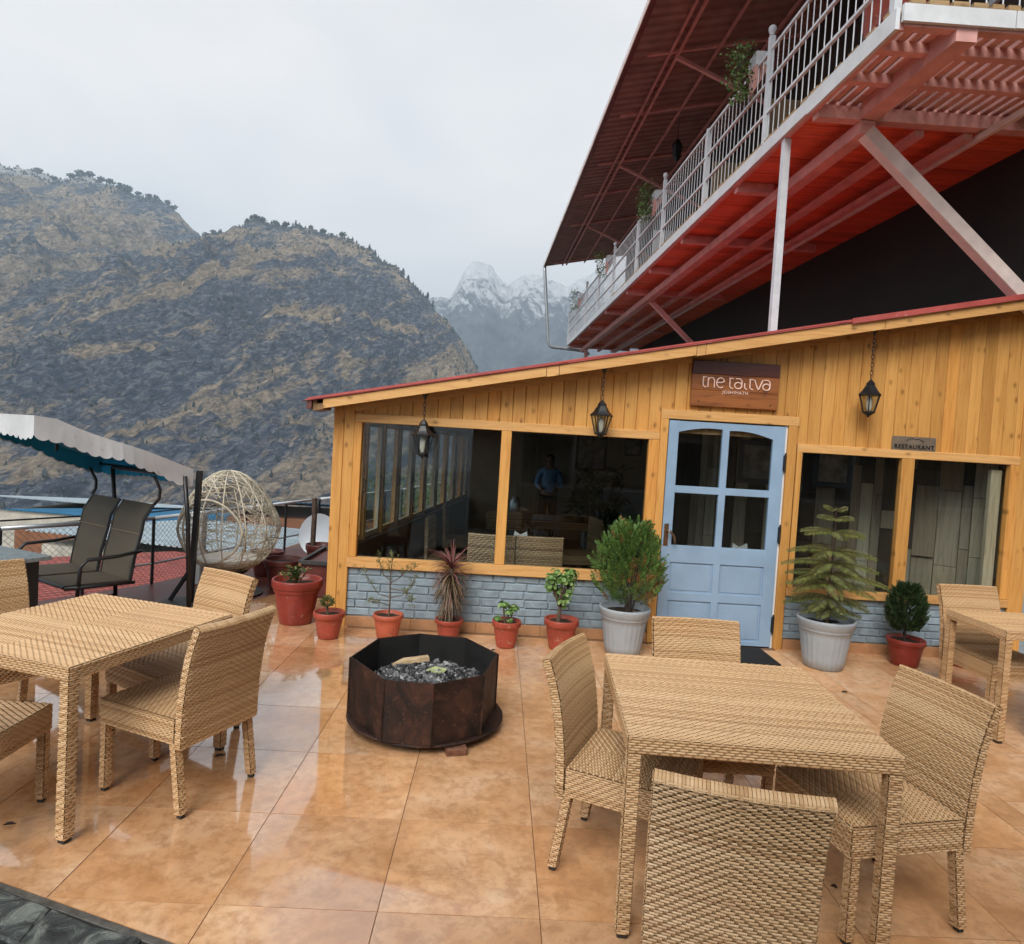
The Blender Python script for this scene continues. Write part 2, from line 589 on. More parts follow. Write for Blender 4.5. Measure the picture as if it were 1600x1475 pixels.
plain('cushion', (0.62, 0.58, 0.52), 0.85, 0.1, 8)

# --- fire pit
t = NT('rust', 0.62, (0.07, 0.03, 0.02), 0.35, 0.15)
v = t.coord(rnd=True)
n1 = t.noise(v, 5, 7, 0.68, 0.8)
n2 = t.noise(v, 42, 5, 0.7)
c = t.ramp(n1, [(0.34, (0.007, 0.0055, 0.005)), (0.48, (0.024, 0.012, 0.009)), (0.62, (0.060, 0.025, 0.015)), (0.76, (0.15, 0.065, 0.034))])
c = t.mix(t.ramp(n2, [(0.60, (0, 0, 0)), (0.74, (0.75, 0.75, 0.75))]), c, (0.19, 0.10, 0.062))
t.col(c); t.rgh(t.ramp(n1, [(0.3, (0.45,) * 3), (0.7, (0.8,) * 3)])); t.bump(t.math('ADD', n1, n2), 0.3, 0.004)
plain('soot', (0.008, 0.008, 0.008), 0.8, 0.3, 9)
t = NT('charcoal', 0.7, (0.05, 0.05, 0.05), 0.3)
gpos = t.n('NewGeometry')
c = t.ramp(gpos.outputs['Random Per Island'], [(0, (0.008, 0.008, 0.009)), (0.55, (0.035, 0.036, 0.038)), (0.85, (0.17, 0.175, 0.18)), (1, (0.40, 0.41, 0.42))])
n = t.noise(t.coord(), 60, 4, 0.7)
t.col(t.mix(t.ramp(n, [(0.5, (0, 0, 0)), (0.7, (0.5, 0.5, 0.5))]), c, (0.30, 0.31, 0.32)))
plain('fire_brick', (0.17, 0.075, 0.045), 0.8, 0.3, 30, bump=0.6, bscale=60)
plain('scrap_wood', (0.50, 0.37, 0.22), 0.7, 0.2, 20)
plain('scrap_green', (0.36, 0.41, 0.20), 0.5, 0.2, 30)

# --- pots and plants
t = plain('terracotta', (0.33, 0.062, 0.038), 0.42, 0.18, 7, spec=0.4, bump=0.15, bscale=40, stain=((0.42, 0.22, 0.15), 0.615))
t = plain('terracotta_old', (0.24, 0.035, 0.024), 0.4, 0.22, 6, spec=0.4, stain=((0.46, 0.34, 0.29), 0.65))
plain('terracotta_fluted', (0.42, 0.10, 0.055), 0.5, 0.15, 9, stain=((0.50, 0.26, 0.11), 0.62))
plain('pot_dark_red', (0.10, 0.022, 0.017), 0.4, 0.25, 8)
plain('grey_plastic', (0.32, 0.36, 0.395), 0.4, 0.08, 5, stain=((0.22, 0.25, 0.27), 0.68))
plain('soil', (0.035, 0.024, 0.016), 0.9, 0.4, 40, bump=1.0, bscale=60)
plain('bark', (0.10, 0.068, 0.045), 0.8, 0.3, 30, bump=0.6, bscale=60)
plain('bark_dark', (0.045, 0.030, 0.022), 0.8, 0.3, 30, bump=0.6, bscale=60)


def leaf(name, lo, mid, hi, rough=0.45, trans=0.15):
    t = NT(name, rough, mid, 0.4)
    gpos = t.n('NewGeometry')
    c = t.ramp(gpos.outputs['Random Per Island'], [(0, lo), (0.5, mid), (1, hi)])
    t.col(c)
    tl = t.n('BsdfTranslucent')
    t.l(c, tl.inputs[0])
    ms = t.n('MixShader'); ms.inputs[0].default_value = trans
    t.l(t.b.outputs[0], ms.inputs[1]); t.l(tl.outputs[0], ms.inputs[2])
    t.l(ms.outputs[0], t.t.nodes['Material Output'].inputs[0])
leaf('leaf_thuja', (0.030, 0.070, 0.016), (0.075, 0.155, 0.032), (0.145, 0.245, 0.055))
leaf('leaf_thuja_dry', (0.14, 0.07, 0.022), (0.24, 0.13, 0.04), (0.30, 0.19, 0.07))
leaf('leaf_araucaria', (0.055, 0.070, 0.018), (0.125, 0.145, 0.036), (0.215, 0.225, 0.065))
leaf('leaf_cypress', (0.010, 0.024, 0.009), (0.020, 0.044, 0.013), (0.038, 0.070, 0.020))
leaf('leaf_jade', (0.08, 0.165, 0.035), (0.15, 0.27, 0.07), (0.27, 0.38, 0.14))
leaf('leaf_dracaena', (0.085, 0.062, 0.032), (0.17, 0.115, 0.065), (0.24, 0.155, 0.11))
leaf('leaf_dracaena_red', (0.11, 0.038, 0.040), (0.19, 0.075, 0.072), (0.27, 0.13, 0.115))
leaf('leaf_dead', (0.10, 0.075, 0.05), (0.19, 0.15, 0.105), (0.36, 0.32, 0.26))
leaf('leaf_small', (0.05, 0.10, 0.025), (0.10, 0.17, 0.045), (0.17, 0.24, 0.075))
leaf('leaf_olive', (0.07, 0.085, 0.028), (0.135, 0.15, 0.05), (0.20, 0.20, 0.075))
leaf('flower_orange', (0.45, 0.16, 0.06), (0.55, 0.25, 0.12), (0.6, 0.35, 0.2))
leaf('leaf_far', (0.016, 0.026, 0.026), (0.028, 0.040, 0.040), (0.050, 0.060, 0.056), 0.8, 0.0)

# --- neighbours
plain('sheet_red', (0.40, 0.115, 0.095), 0.5, 0.2, 2, stain=((0.5, 0.24, 0.2), 0.62))
plain('sheet_blue', (0.02, 0.18, 0.34), 0.5, 0.2, 2)
plain('sheet_pale', (0.42, 0.50, 0.55), 0.5, 0.15, 2)
plain('wall_rust', (0.24, 0.10, 0.05), 0.8, 0.2, 2)
plain('wall_cream', (0.45, 0.42, 0.36), 0.8, 0.2, 2)
plain('dish_white', (0.40, 0.44, 0.48), 0.4, 0.06, 4)
plain('old_timber', (0.075, 0.048, 0.034), 0.8, 0.3, 20)
plain('mesh_wire', (0.10, 0.11, 0.115), 0.5, 0.1, 4)

# --- land
t = NT('hillside', 0.95, (0.1, 0.09, 0.06), 0.1)
gpos = t.n('NewGeometry')
P_ = gpos.outputs['Position']
def mapped(scale, rot=(0, 0, 0)):
    a = t.n('Mapping'); a.inputs['Rotation'].default_value = rot
    b = t.n('Mapping'); b.inputs['Scale'].default_value = scale
    t.l(P_, a.inputs[0]); t.l(a.outputs[0], b.inputs[0]); return b.outputs[0]
big = t.noise(mapped((0.0021, 0.0012, 0.0046), (0, R(38), 0)), 1.6, 6, 0.62, 1.0)
strat = t.noise(mapped((0.0100, 0.0070, 0.026), (0, R(36), 0)), 1.7, 9, 0.72, 1.6)
fin = t.noise(mapped((0.034, 0.026, 0.058), (0, R(30), 0)), 1.6, 8, 0.80, 0.9)
scrub = t.ramp(fin, [(0.37, (0.022, 0.038, 0.070)), (0.50, (0.100, 0.125, 0.178)), (0.61, (0.34, 0.355, 0.39))])  # scrub tones pushed towards blue, carrying part of the distance haze in the colour
grass = t.ramp(fin, [(0.36, (0.090, 0.088, 0.090)), (0.49, (0.40, 0.315, 0.225)), (0.60, (0.70, 0.575, 0.43))])
msk = t.ramp(t.math('ADD', t.math('MULTIPLY', big, 0.80), t.math('ADD', t.math('MULTIPLY', strat, 0.30), t.math('MULTIPLY', fin, 0.10))), [(0.585, (0, 0, 0)), (0.645, (1, 1, 1))])
c = t.mix(msk, scrub, grass)
rock = t.ramp(strat, [(0.60, (0, 0, 0)), (0.70, (0.6, 0.6, 0.6))])
c = t.mix(rock, c, t.ramp(fin, [(0.35, (0.06, 0.07, 0.085)), (0.65, (0.26, 0.26, 0.26))]))
# a little snow high on the western shoulder
sz = t.n('SeparateXYZ'); t.l(P_, sz.inputs[0])
hi_ = t.n('MapRange'); hi_.inputs[1].default_value = 850; hi_.inputs[2].default_value = 1010
t.l(sz.outputs[2], hi_.inputs[0])
snow = t.ramp(t.math('MULTIPLY', hi_.outputs[0], t.math('ADD', strat, 0.35)), [(0.50, (0, 0, 0)), (0.62, (0.9, 0.9, 0.9))])
c = t.mix(snow, c, (0.66, 0.68, 0.70))
t.col(c)
t.bump(t.math('ADD', t.math('MULTIPLY', strat, 2.0), t.math('MULTIPLY', fin, 1.2)), 1.0, 22.0)

t = NT('far_rock', 0.9, (0.2, 0.2, 0.2), 0.1)
gpos = t.n('NewGeometry'); P_ = gpos.outputs['Position']
n1 = t.noise(mapped((0.0022, 0.0022, 0.0040)), 1.6, 8, 0.70, 0.8)
n2 = t.noise(mapped((0.0085, 0.0085, 0.0045), (0, R(14), 0)), 1.3, 8, 0.74, 1.2)
sz = t.n('SeparateXYZ'); t.l(P_, sz.inputs[0])
hi_ = t.n('MapRange'); hi_.inputs[1].default_value = 350; hi_.inputs[2].default_value = 1450
t.l(sz.outputs[2], hi_.inputs[0])
sn = t.ramp(t.math('ADD', t.math('MULTIPLY', n2, 0.75), t.math('MULTIPLY_ADD', hi_.outputs[0], 0.42, -0.08)), [(0.575, (0, 0, 0)), (0.655, (0.9, 0.9, 0.9))])
rk = t.ramp(n1, [(0.3, (0.03, 0.042, 0.058)), (0.7, (0.20, 0.215, 0.24))])
t.col(t.mix(sn, rk, (0.80, 0.82, 0.85)))
t.bump(t.math('ADD', n1, n2), 1.0, 60.0)
plain('valley', (0.06, 0.06, 0.04), 0.95, 0.3, 0.02)

# ------------------------------------------------------------------ land: valley floor, hillside, far peaks
def _hash(ix, iy, seed):
    h = (ix.astype(np.int64) * 374761393 + iy.astype(np.int64) * 668265263 + seed * 974634777) & 0xffffffff
    h = ((h ^ (h >> 13)) * 1274126177) & 0xffffffff
    return ((h ^ (h >> 16)) & 0xffff) / 65535.0


def perlin(x, y, seed=0):
    x0 = np.floor(x); y0 = np.floor(y)
    fx = x - x0; fy = y - y0
    u = fx * fx * fx * (fx * (fx * 6 - 15) + 10); v = fy * fy * fy * (fy * (fy * 6 - 15) + 10)
    r = 0
    def g(i, j):
        a = _hash(x0 + i, y0 + j, seed) * 2 * np.pi
        return np.cos(a) * (fx - i) + np.sin(a) * (fy - j)
    a = g(0, 0) * (1 - u) + g(1, 0) * u
    b = g(0, 1) * (1 - u) + g(1, 1) * u
    return (a * (1 - v) + b * v) * 1.5


def fbm(x, y, oct=5, seed=0, gain=0.5, ridged=False):
    s = 0; a = 1; tot = 0
    for o in range(oct):
        n = perlin(x * 2 ** o, y * 2 ** o, seed + o * 7)
        if ridged: n = 1 - 2 * np.abs(n)
        s = s + a * n; tot += a; a *= gain
    return s / tot


def grid_mesh(name, X, Y, Z, mat, kind):
    ny, nx = X.shape
    me = bpy.data.meshes.new(name)
    me.vertices.add(nx * ny)
    me.vertices.foreach_set('co', np.stack([X, Y, Z], -1).astype(np.float32).ravel())
    i = np.arange(nx * ny).reshape(ny, nx)
    q = np.stack([i[:-1, :-1], i[:-1, 1:], i[1:, 1:], i[1:, :-1]], -1).reshape(-1, 4)
    me.loops.add(q.size)
    me.loops.foreach_set('vertex_index', q.ravel().astype(np.int32))
    me.polygons.add(len(q))
    me.polygons.foreach_set('loop_start', np.arange(0, q.size, 4, dtype=np.int32))
    me.polygons.foreach_set('loop_total', np.full(len(q), 4, dtype=np.int32))
    me.polygons.foreach_set('use_smooth', np.ones(len(q), dtype=bool))
    me.update(calc_edges=True)
    me.materials.append(M[mat])
    o = bpy.data.objects.new(name, me)
    C.objects.link(o)
    return tag(o, kind=kind)


# skyline of each ridge as (x, z) metres at its own distance
YA, YB_, YF = 2750.0, 2160.0, 5600.0
def skyline(px, Y):
    o = []
    for x, y in px:
        d = _fw + _r * ((x - 800) / F_PX) - _u * ((y - 737.5) / F_PX)
        k = Y / d.y
        o.append((d.x * k, EYE + d.z * k))
    return np.array(o)
SK_A = skyline([(-700, 150), (-300, 215), (-120, 235), (0, 260), (45, 268), (90, 283), (135, 279), (175, 292), (215, 308), (262, 320), (285, 340), (303, 362), (330, 385), (400, 420), (520, 470), (680, 560), (800, 700), (900, 800)], YA)
SK_B = skyline([(-700, 640), (-200, 590), (60, 520), (200, 450), (290, 388), (322, 371), (345, 365), (385, 354), (402, 348), (432, 351), (470, 356), (510, 368), (542, 375), (580, 395), (620, 421), (650, 449), (680, 482), (702, 507), (726, 542), (748, 582), (775, 630), (810, 690), (870, 790)], YB_)
SK_F = skyline([(300, 560), (520, 510), (640, 475), (676, 468), (702, 468), (712, 452), (728, 421), (741, 411), (752, 411), (770, 419), (785, 441), (796, 448), (815, 433), (832, 430), (860, 440), (885, 452), (905, 440), (930, 425), (990, 440), (1100, 400), (1300, 460)], YF)

xs = np.arange(-4600, 840, 8.0)
ys = np.concatenate([np.arange(420, 2400, 7.0), np.arange(2400, 3200, 9.0)])
X, Y = np.meshgrid(xs, ys)
# skyline x scales with distance as the spur is nearly radial, so warp a little for a natural ridge line
def ridge(SK, YR, depth, conv, seed, amp):
    Zr = np.interp(X, SK[:, 0], SK[:, 1])
    t_ = (YR - Y) / depth
    front = np.clip(t_, 0, 1.3)
    prof = Zr - (Zr + 300) * (front ** conv)
    back = np.clip(-t_, 0, 2)
    prof = prof - back * 840
    w = np.clip(front * 4, 0, 1) * np.clip(1.35 - front, 0, 1)
    gx = (X + 0.55 * (YR - Y)) / 380 + 0.45 * fbm(X / 300, Y / 300, 4, seed + 3)
    gul = fbm(gx, Y / 760, 6, seed, 0.60, True)
    det = fbm(X / 130, Y / 130, 5, seed + 11, 0.60)
    crag = fbm((X * 0.87 + Y * 0.3) / 60, (Y * 0.9 - X * 0.4) / 120, 4, seed + 23, 0.6, True)
    return prof + w * (amp * (gul - 0.30) + 48 * det + 20 * crag) + 16.0 * det + 12 * crag + 6 * fbm(X / 34, Y / 34, 3, seed + 19)
ZA = ridge(SK_A, YA, 2200, 0.90, 21, 200)
ZB = ridge(SK_B, YB_, 1640, 0.92, 5, 160)
kd = np.clip(0.5 + 0.5 * (ZB - ZA) / 90.0, 0, 1)
Z = ZA * (1 - kd) + ZB * kd + 90.0 * kd * (1 - kd) * np.clip((np.minimum(YA, YB_) - Y) / 500.0, 0, 1)
hill = grid_mesh('hillside', X, Y, Z, 'hillside', 'structure')
tag(hill, 'steep brown and blue-grey mountainside filling the left background')

# scrub and conifers on the slope: a wood that reads as one mass, plus single trees along the crest
def hill_z(x, y):
    i = np.clip(np.searchsorted(ys, y) - 1, 0, len(ys) - 2)
    j = np.clip(np.searchsorted(xs, x) - 1, 0, len(xs) - 2)
    fx = (x - xs[j]) / (xs[j + 1] - xs[j]); fy = (y - ys[i]) / (ys[i + 1] - ys[i])
    return (Z[i, j] * (1 - fx) + Z[i, j + 1] * fx) * (1 - fy) + (Z[i + 1, j] * (1 - fx) + Z[i + 1, j + 1] * fx) * fy
nT = 20000
tx = rng.uniform(-2900, 120, nT); ty = rng.uniform(640, 2740, nT)
dens = fbm(tx / 340 + ty / 1000, ty / 300, 4, 77) + 0.45 * fbm(tx / 80, ty / 80, 3, 78)
keep = dens > rng.uniform(-0.25, 0.55, nT)
tx, ty = tx[keep], ty[keep]
# a ragged fringe of trees along both crests
for SK, YR, x0_, x1_, nn in ((SK_A, YA, SK_A[3, 0], SK_A[11, 0], 420), (SK_B, YB_, SK_B[4, 0], SK_B[19, 0], 480)):
    cx_ = rng.uniform(x0_, x1_, nn); kk = fbm(cx_ / 60, cx_ * 0 + 0.5, 3, 91) > -0.12
    cx_ = cx_[kk]
    tx = np.concatenate([tx, cx_]); ty = np.concatenate([ty, YR - rng.uniform(-6, 40, len(cx_))])
tz = hill_z(tx, ty)
vv, ff = [], []
for k in range(len(tx)):
    conif = rng.random() < 0.5
    h = rng.uniform(4.5, 12.0) * (1.25 if conif else 0.62)
    w = h * (rng.uniform(0.20, 0.30) if conif else rng.uniform(0.42, 0.75))
    n = 5
    b = len(vv)
    rings = ((0.0, 0.75), (0.22, 1.0), (0.6, 0.62), (1.0, 0.05)) if conif else ((0.0, 0.7), (0.35, 1.0), (0.8, 0.68), (1.0, 0.12))
    for zz, rr in rings:
        for q in range(n):
            an = 6.283 * (q / n) + k
            r_ = w * rr * rng.uniform(0.45, 1.5)
            vv.append((tx[k] + r_ * math.cos(an), ty[k] + r_ * math.sin(an), tz[k] - 0.4 + h * zz))
    for l in range(3):
        for q in range(n):
            ff.append((b + l * n + q, b + l * n + (q + 1) % n, b + (l + 1) * n + (q + 1) % n, b + (l + 1) * n + q))
me = bpy.data.meshes.new('hillside_scrub'); me.from_pydata(vv, [], ff); me.materials.append(M['leaf_far'])
o = bpy.data.objects.new('hillside_scrub', me); C.objects.link(o)
tag(o, 'dark scrub and small trees scattered over the mountainside', 'scrub', kind='stuff')

def crest_tree(px, py, Yr, h, conif, label):
    d = _fw + _r * ((px - 800) / F_PX) - _u * ((py - 737.5) / F_PX)
    x = d.x * Yr / d.y
    zb = float(hill_z(np.array([x]), np.array([Yr]))[0]) - 1.0
    th = thing('crest_tree', label, 'tree', (x, Yr, zb), 'trees on the mountain crest')
    mb = MB(); mb.tube([(x, Yr, zb), (x, Yr, zb + h * 0.5), (x + 0.2, Yr, zb + h * 0.9)], [h * 0.035, h * 0.025, h * 0.008], 5)
    mb.build('trunk', 'bark_dark', th)
    mb = MB()
    rr = random.Random(int(px * 7 + py))
    for i in range(110 if not conif else 90):
        if conif:
            f = rr.random()
            rad = h * 0.26 * (1 - f) + 0.2
            p = Vector((x + rr.uniform(-1, 1) * rad, Yr + rr.uniform(-1, 1) * rad, zb + h * (0.05 + 0.95 * f)))
        else:
            a, b_ = rr.uniform(0, 6.28), rr.uniform(-1, 1)
            q = (1 - b_ * b_) ** 0.5
            rad = h * 0.55 * rr.uniform(0.35, 1.1)
            p = Vector((x + rad * q * math.cos(a) * 1.15, Yr + rad * q * math.sin(a), zb + h * 0.45 + rad * b_ * 0.75))
        s_ = h * rr.uniform(0.08, 0.19)
        n1 = Vector((rr.gauss(0, 1), rr.gauss(0, 1), rr.gauss(0, 1))).normalized()
        t1 = n1.orthogonal().normalized(); t2 = n1.cross(t1)
        mb.add([p + t1 * s_, p + t2 * s_, p - t1 * s_, p - t2 * s_], [(0, 1, 2, 3)])
    mb.build('crown', 'leaf_far', th)
for px, py, hh, cf in [(388, 352, 12, 0), (398, 346, 14, 0), (410, 350, 12, 0), (430, 350, 9, 0), (447, 352, 10, 0), (462, 354, 9, 1), (486, 358, 7, 0), (505, 366, 9, 0), (518, 368, 7, 0), (535, 373, 9, 0), (322, 370, 10, 0), (333, 367, 8, 0), (345, 364, 7, 1), (577, 394, 9, 1), (586, 399, 8, 1), (630, 430, 11, 1), (638, 437, 10, 1), (668, 468, 10, 1), (676, 477, 9, 1)]:
    crest_tree(px, py, YB_, hh * 1.9, cf, 'small dark tree standing on the skyline of the rounded nearer spur')
for px, py, hh in [(60, 272, 14), (85, 281, 13), (112, 284, 16), (124, 281, 18), (140, 281, 17), (158, 286, 15), (172, 292, 16), (188, 297, 18), (200, 303, 17), (216, 309, 12), (232, 313, 12), (243, 316, 13), (262, 321, 12), (272, 328, 13)]:
    crest_tree(px, py, YA, hh * 1.7, 0, 'small dark tree standing on the skyline of the higher left ridge')

# far snow-dusted peaks
xf_ = np.arange(-3000, 3400, 15.0); yf_ = np.arange(3400, 6500, 18.0)
X, Y = np.meshgrid(xf_, yf_)
Zr = np.interp(X, SK_F[:, 0], SK_F[:, 1])
tt = (YF - Y) / 2100
fr_ = np.clip(tt, 0, 1.2)
Zf = Zr - (Zr + 350) * fr_ ** 0.85 - np.clip(-tt, 0, 1) * 2200
wgt = np.clip(fr_ * 5, 0, 1)
Zf = Zf + wgt * (270 * (fbm((X + 0.4 * (YF - Y)) / 600, Y / 1000, 6, 41, 0.60, True) - 0.35)) + 36 * fbm(X / 180, Y / 180, 5, 47, 0.6, True)
pk = grid_mesh('far_peaks', X, Y, Zf, 'far_rock', 'structure')
tag(pk, 'pale snow-dusted rocky peaks far behind the roof')

# valley ground, one sheet to the horizon
mb = MB()
mb.add([(-7000, -7000, -302), (7000, -7000, -302), (7000, 7000, -302), (-7000, 7000, -302)], [(0, 1, 2, 3)])
tag(mb.build('ground', 'valley'), kind='structure')
# the slope the terrace stands on
xs2 = np.arange(-320, 60, 8.0); ys2 = np.arange(-40, 520, 8.0)
X, Y = np.meshgrid(xs2, ys2)
Zs = -6.5 - np.clip(Y - 12, 0, 400) * 0.62 - np.clip(-4 - X, 0, 300) * 0.55 + 1.5 * fbm(X / 30, Y / 30, 4, 9)
tag(grid_mesh('terrain_slope', X, Y, Zs, 'valley', 'structure'), kind='structure')

# ------------------------------------------------------------------ terrace floor: tiles laid one by one
def clip(poly, a, b, c):
    """keep a*x+b*y <= c"""
    o = []
    for i in range(len(poly)):
        p, q = poly[i], poly[(i + 1) % len(poly)]
        dp, dq = a * p[0] + b * p[1] - c, a * q[0] + b * q[1] - c
        if dp <= 0: o.append(p)
        if dp * dq < 0:
            k = dp / (dp - dq)
            o.append((p[0] + (q[0] - p[0]) * k, p[1] + (q[1] - p[1]) * k))
    return o


T0X, T0Y, TS, J = -0.353, 4.171, 0.6, 0.004
# slate border: line through two measured points, tiles lie beyond it
SA, SB = Vector((-1.77, 2.44)), Vector((-1.0, 2.18))
sd = (SB - SA).normalized()
sn = Vector((-sd.y, sd.x))
if sn.y < 0: sn = -sn
sc_ = sn.dot(SA)
floor = MB()
floor.add([(-5.2, -1.2, -0.0034), (6.5, -1.2, -0.0034), (6.5, 6.12, -0.0034), (-1.5, 6.12, -0.0034), (-0.7, 12.5, -0.0034), (-2.9, 12.5, -0.0034), (-3.3, 8.8, -0.0034), (-3.72, 7.3, -0.0034), (-4.5, 6.0, -0.0034), (-5.2, 4.9, -0.0034)], [tuple(range(10))])
floor.add([(-5.2, -1.2, -0.3), (6.5, -1.2, -0.3), (6.5, 6.12, -0.3), (-1.5, 6.12, -0.3), (-0.7, 12.5, -0.3), (-2.9, 12.5, -0.3), (-3.3, 8.8, -0.3), (-3.72, 7.3, -0.3), (-4.5, 6.0, -0.3), (-5.2, 4.9, -0.3)], [tuple(range(10))[::-1]])
for k in range(10):
    floor.f.append((10 + k, 10 + (k + 1) % 10, (k + 1) % 10, k))
floor = tag(floor.build('terrace_floor', 'grout'), kind='structure')
fullm = MB()
fullm.prism([(-TS / 2 + J / 2, -TS / 2 + J / 2), (TS / 2 - J / 2, -TS / 2 + J / 2), (TS / 2 - J / 2, TS / 2 - J / 2), (-TS / 2 + J / 2, TS / 2 - J / 2)], -0.012, 0.0)
full = fullm.mesh('tile', 'tile')


def lay(x0, x1, y0, y1):
    poly = [(x0 + J / 2, y0 + J / 2), (x1 - J / 2, y0 + J / 2), (x1 - J / 2, y1 - J / 2), (x0 + J / 2, y1 - J / 2)]
    n0 = 4
    q = clip(poly, -sn.x, -sn.y, -(sc_ + 0.002))            # beyond the slate edge
    if not q: return
    if y1 > 6.06 and x1 > -1.36: q = clip(q, 0, 1, 6.06)      # up to the house wall
    if y1 > 6.0: q = clip(q, 1, 0, -1.30) if x0 < -1.30 and y0 > 5.9 else q
    # outer edge towards the red cement strip
    q = clip(q, -0.93, -0.37, 0.93 * 2.62 - 0.37 * 6.35) if q and y1 > 5.2 else q
    if not q or len(q) < 3: return
    ar = abs(sum(q[i][0] * q[(i + 1) % len(q)][1] - q[(i + 1) % len(q)][0] * q[i][1] for i in range(len(q)))) / 2
    if ar < 2e-4: return
    z = rng.uniform(-0.0012, 0.0)
    if abs(ar - (x1 - x0 - J) * (y1 - y0 - J)) < 1e-6 and abs(x1 - x0 - TS) < 1e-6 and abs(y1 - y0 - TS) < 1e-6:
        o = put('tile', full, ((x0 + x1) / 2, (y0 + y1) / 2, z), floor)
        return
    cx = sum(p[0] for p in q) / len(q); cy = sum(p[1] for p in q) / len(q)
    mb = MB(); mb.prism(q, -0.012, 0.0)
    mb.build('tile', 'tile', floor, org=(cx, cy, 0))


for jj in range(-7, 9):
    y0 = T0Y - (jj + 1) * TS
    for ii in range(-7, 5):
        x0 = T0X + ii * TS
        if y0 > 7.4 or y0 + TS < -0.2: continue
        if y0 > 5.9 and x0 > -1.3: continue
        lay(x0, x0 + TS, y0, y0 + TS)
xs_ = T0X + 5 * TS
for jj in range(-4, 9):
    y0 = T0Y - (jj + 1) * TS
    if y0 + TS < 0.3: continue
    lay(xs_, xs_ + 0.15, y0 + 0.2, y0 + 0.2 + TS)
    for ii in range(0, 6):
        lay(xs_ + 0.15 + ii * TS, xs_ + 0.15 + (ii + 1) * TS, y0 - 0.16, y0 - 0.16 + TS)
# red cement strip along the fence
mb = MB()
mb.prism([(-5.2, 4.9), (-4.3, 4.9), (-2.62, 6.35), (-2.3, 7.15), (-2.1, 7.9), (-1.0, 12.4), (-2.85, 12.4), (-3.25, 8.8), (-3.7, 7.3), (-4.45, 6.05)], -0.010, 0.001)
tag(mb.build('cement_strip', 'red_cement'), kind='structure')

# slate paving in the near corner
sl = MB()
A0 = SA - sd * 5 - sn * 0.002; B0_ = SB + sd * 4 - sn * 0.002
sl.prism([(A0.x - sn.x * 3, A0.y - sn.y * 3), (B0_.x - sn.x * 3, B0_.y - sn.y * 3), (B0_.x, B0_.y), (A0.x, A0.y)], -0.0030, -0.0026)
sl = tag(sl.build('slate_paving', 'slate_joint'), kind='structure')
sr = random.Random(5)
for row in range(7):
    w0 = 0.035 + row * 0.17
    u_ = -1.6 + sr.uniform(0, 0.3)
    while u_ < 2.4:
        L = sr.uniform(0.2, 0.46)
        poly = []
        for uu, ww in ((u_ + 0.008, w0 + 0.165), (u_ + L - 0.008, w0 + 0.165), (u_ + L - 0.008, w0 + 0.006), (u_ + L * 0.5, w0 + 0.004), (u_ + 0.008, w0 + 0.006)):
            p = SA + sd * (uu + sr.uniform(-0.02, 0.02) + ww * 0.35) - sn * (ww + sr.uniform(-0.008, 0.008))
            poly.append((p.x, p.y))
        cx = sum(p[0] for p in poly) / 5; cy = sum(p[1] for p in poly) / 5
        b = MB(); b.prism(poly, -0.0025, sr.uniform(0.004, 0.014), 0.010)
        b.build('slate', 'slate', sl, org=(cx, cy, 0))
        u_ += L
mb = MB()
p, q = SA - sd * 3 - sn * 0.018, SB + sd * 3 - sn * 0.018
mb.bar((p.x, p.y, -0.004), (q.x, q.y, -0.004), 0.028, 0.012, c=0.002)
mb.build('edge_strip', 'kerb_edge', sl)

# door mat
mb = MB(); mb.cbox(1.62, 2.50, 5.52, 5.99, 0.001, 0.014, 0.004)
tag(mb.build('door_mat', 'mat_rubber'), 'black rubber mat on the tiles before the blue door', 'mat')

# ------------------------------------------------------------------ restaurant
FY = 6.05
def roof_z(x): return 2.047 + 0.2052 * (x + 1.69)        # upper face of the roof at its front edge
def soffit_z(x): return roof_z(x) - 0.035
house = thing('restaurant', 'pine-clad restaurant with sloping red roof and grey-blue painted brick base', 'building', (1.6, FY, 0))

# brick base walls: painted bricks on a mortar bed
def brick_wall(x0, x1, z0, z1, seed):
    rr = random.Random(seed)
    mb = MB(); mb.box(x0, x1, FY + 0.012, FY + 0.11, 0.0, z1)
    wall = mb.build('brick_wall', 'mortar_paint', house)
    n = 6
    h = (z1 - z0) / n
    for r_ in range(n):
        x = x0 - (0.11 if r_ % 2 else 0.0) - rr.uniform(0, 0.03)
        while x < x1 - 0.02:
            L = rr.uniform(0.195, 0.225)
            a, b = max(x + 0.005, x0 + 0.002), min(x + L - 0.005, x1 - 0.002)
            if b - a > 0.03:
                d = rr.uniform(0.000, 0.009)
                mb = MB()
                mb.cbox(a, b, FY - 0.006 + d, FY + 0.02, z0 + r_ * h + 0.005, z0 + (r_ + 1) * h - 0.005, 0.006)
                # hand-laid: every brick a touch out of true
                cx, cz = (a + b) / 2, z0 + (r_ + 0.5) * h
                mm = Matrix.Translation((cx, FY, cz)) @ Matrix.Rotation(rr.uniform(-0.018, 0.018), 4, 'Y') @ Matrix.Rotation(rr.uniform(-0.02, 0.02), 4, 'Z') @ Matrix.Translation((-cx, -FY, -cz))
                mb.xf(mm)
                mb.v = [(p[0] + rr.uniform(-0.0022, 0.0022), p[1] + rr.uniform(-0.0015, 0.0015), p[2] + rr.uniform(-0.0022, 0.0022)) for p in mb.v]
                mb.build('brick', 'brick_paint', wall, org=(cx, FY, cz))
            x += L
    return wall
brick_wall(-1.335, 1.448, 0.094, 0.548, 1)
brick_wall(2.722, 4.86, 0.094, 0.505, 2)
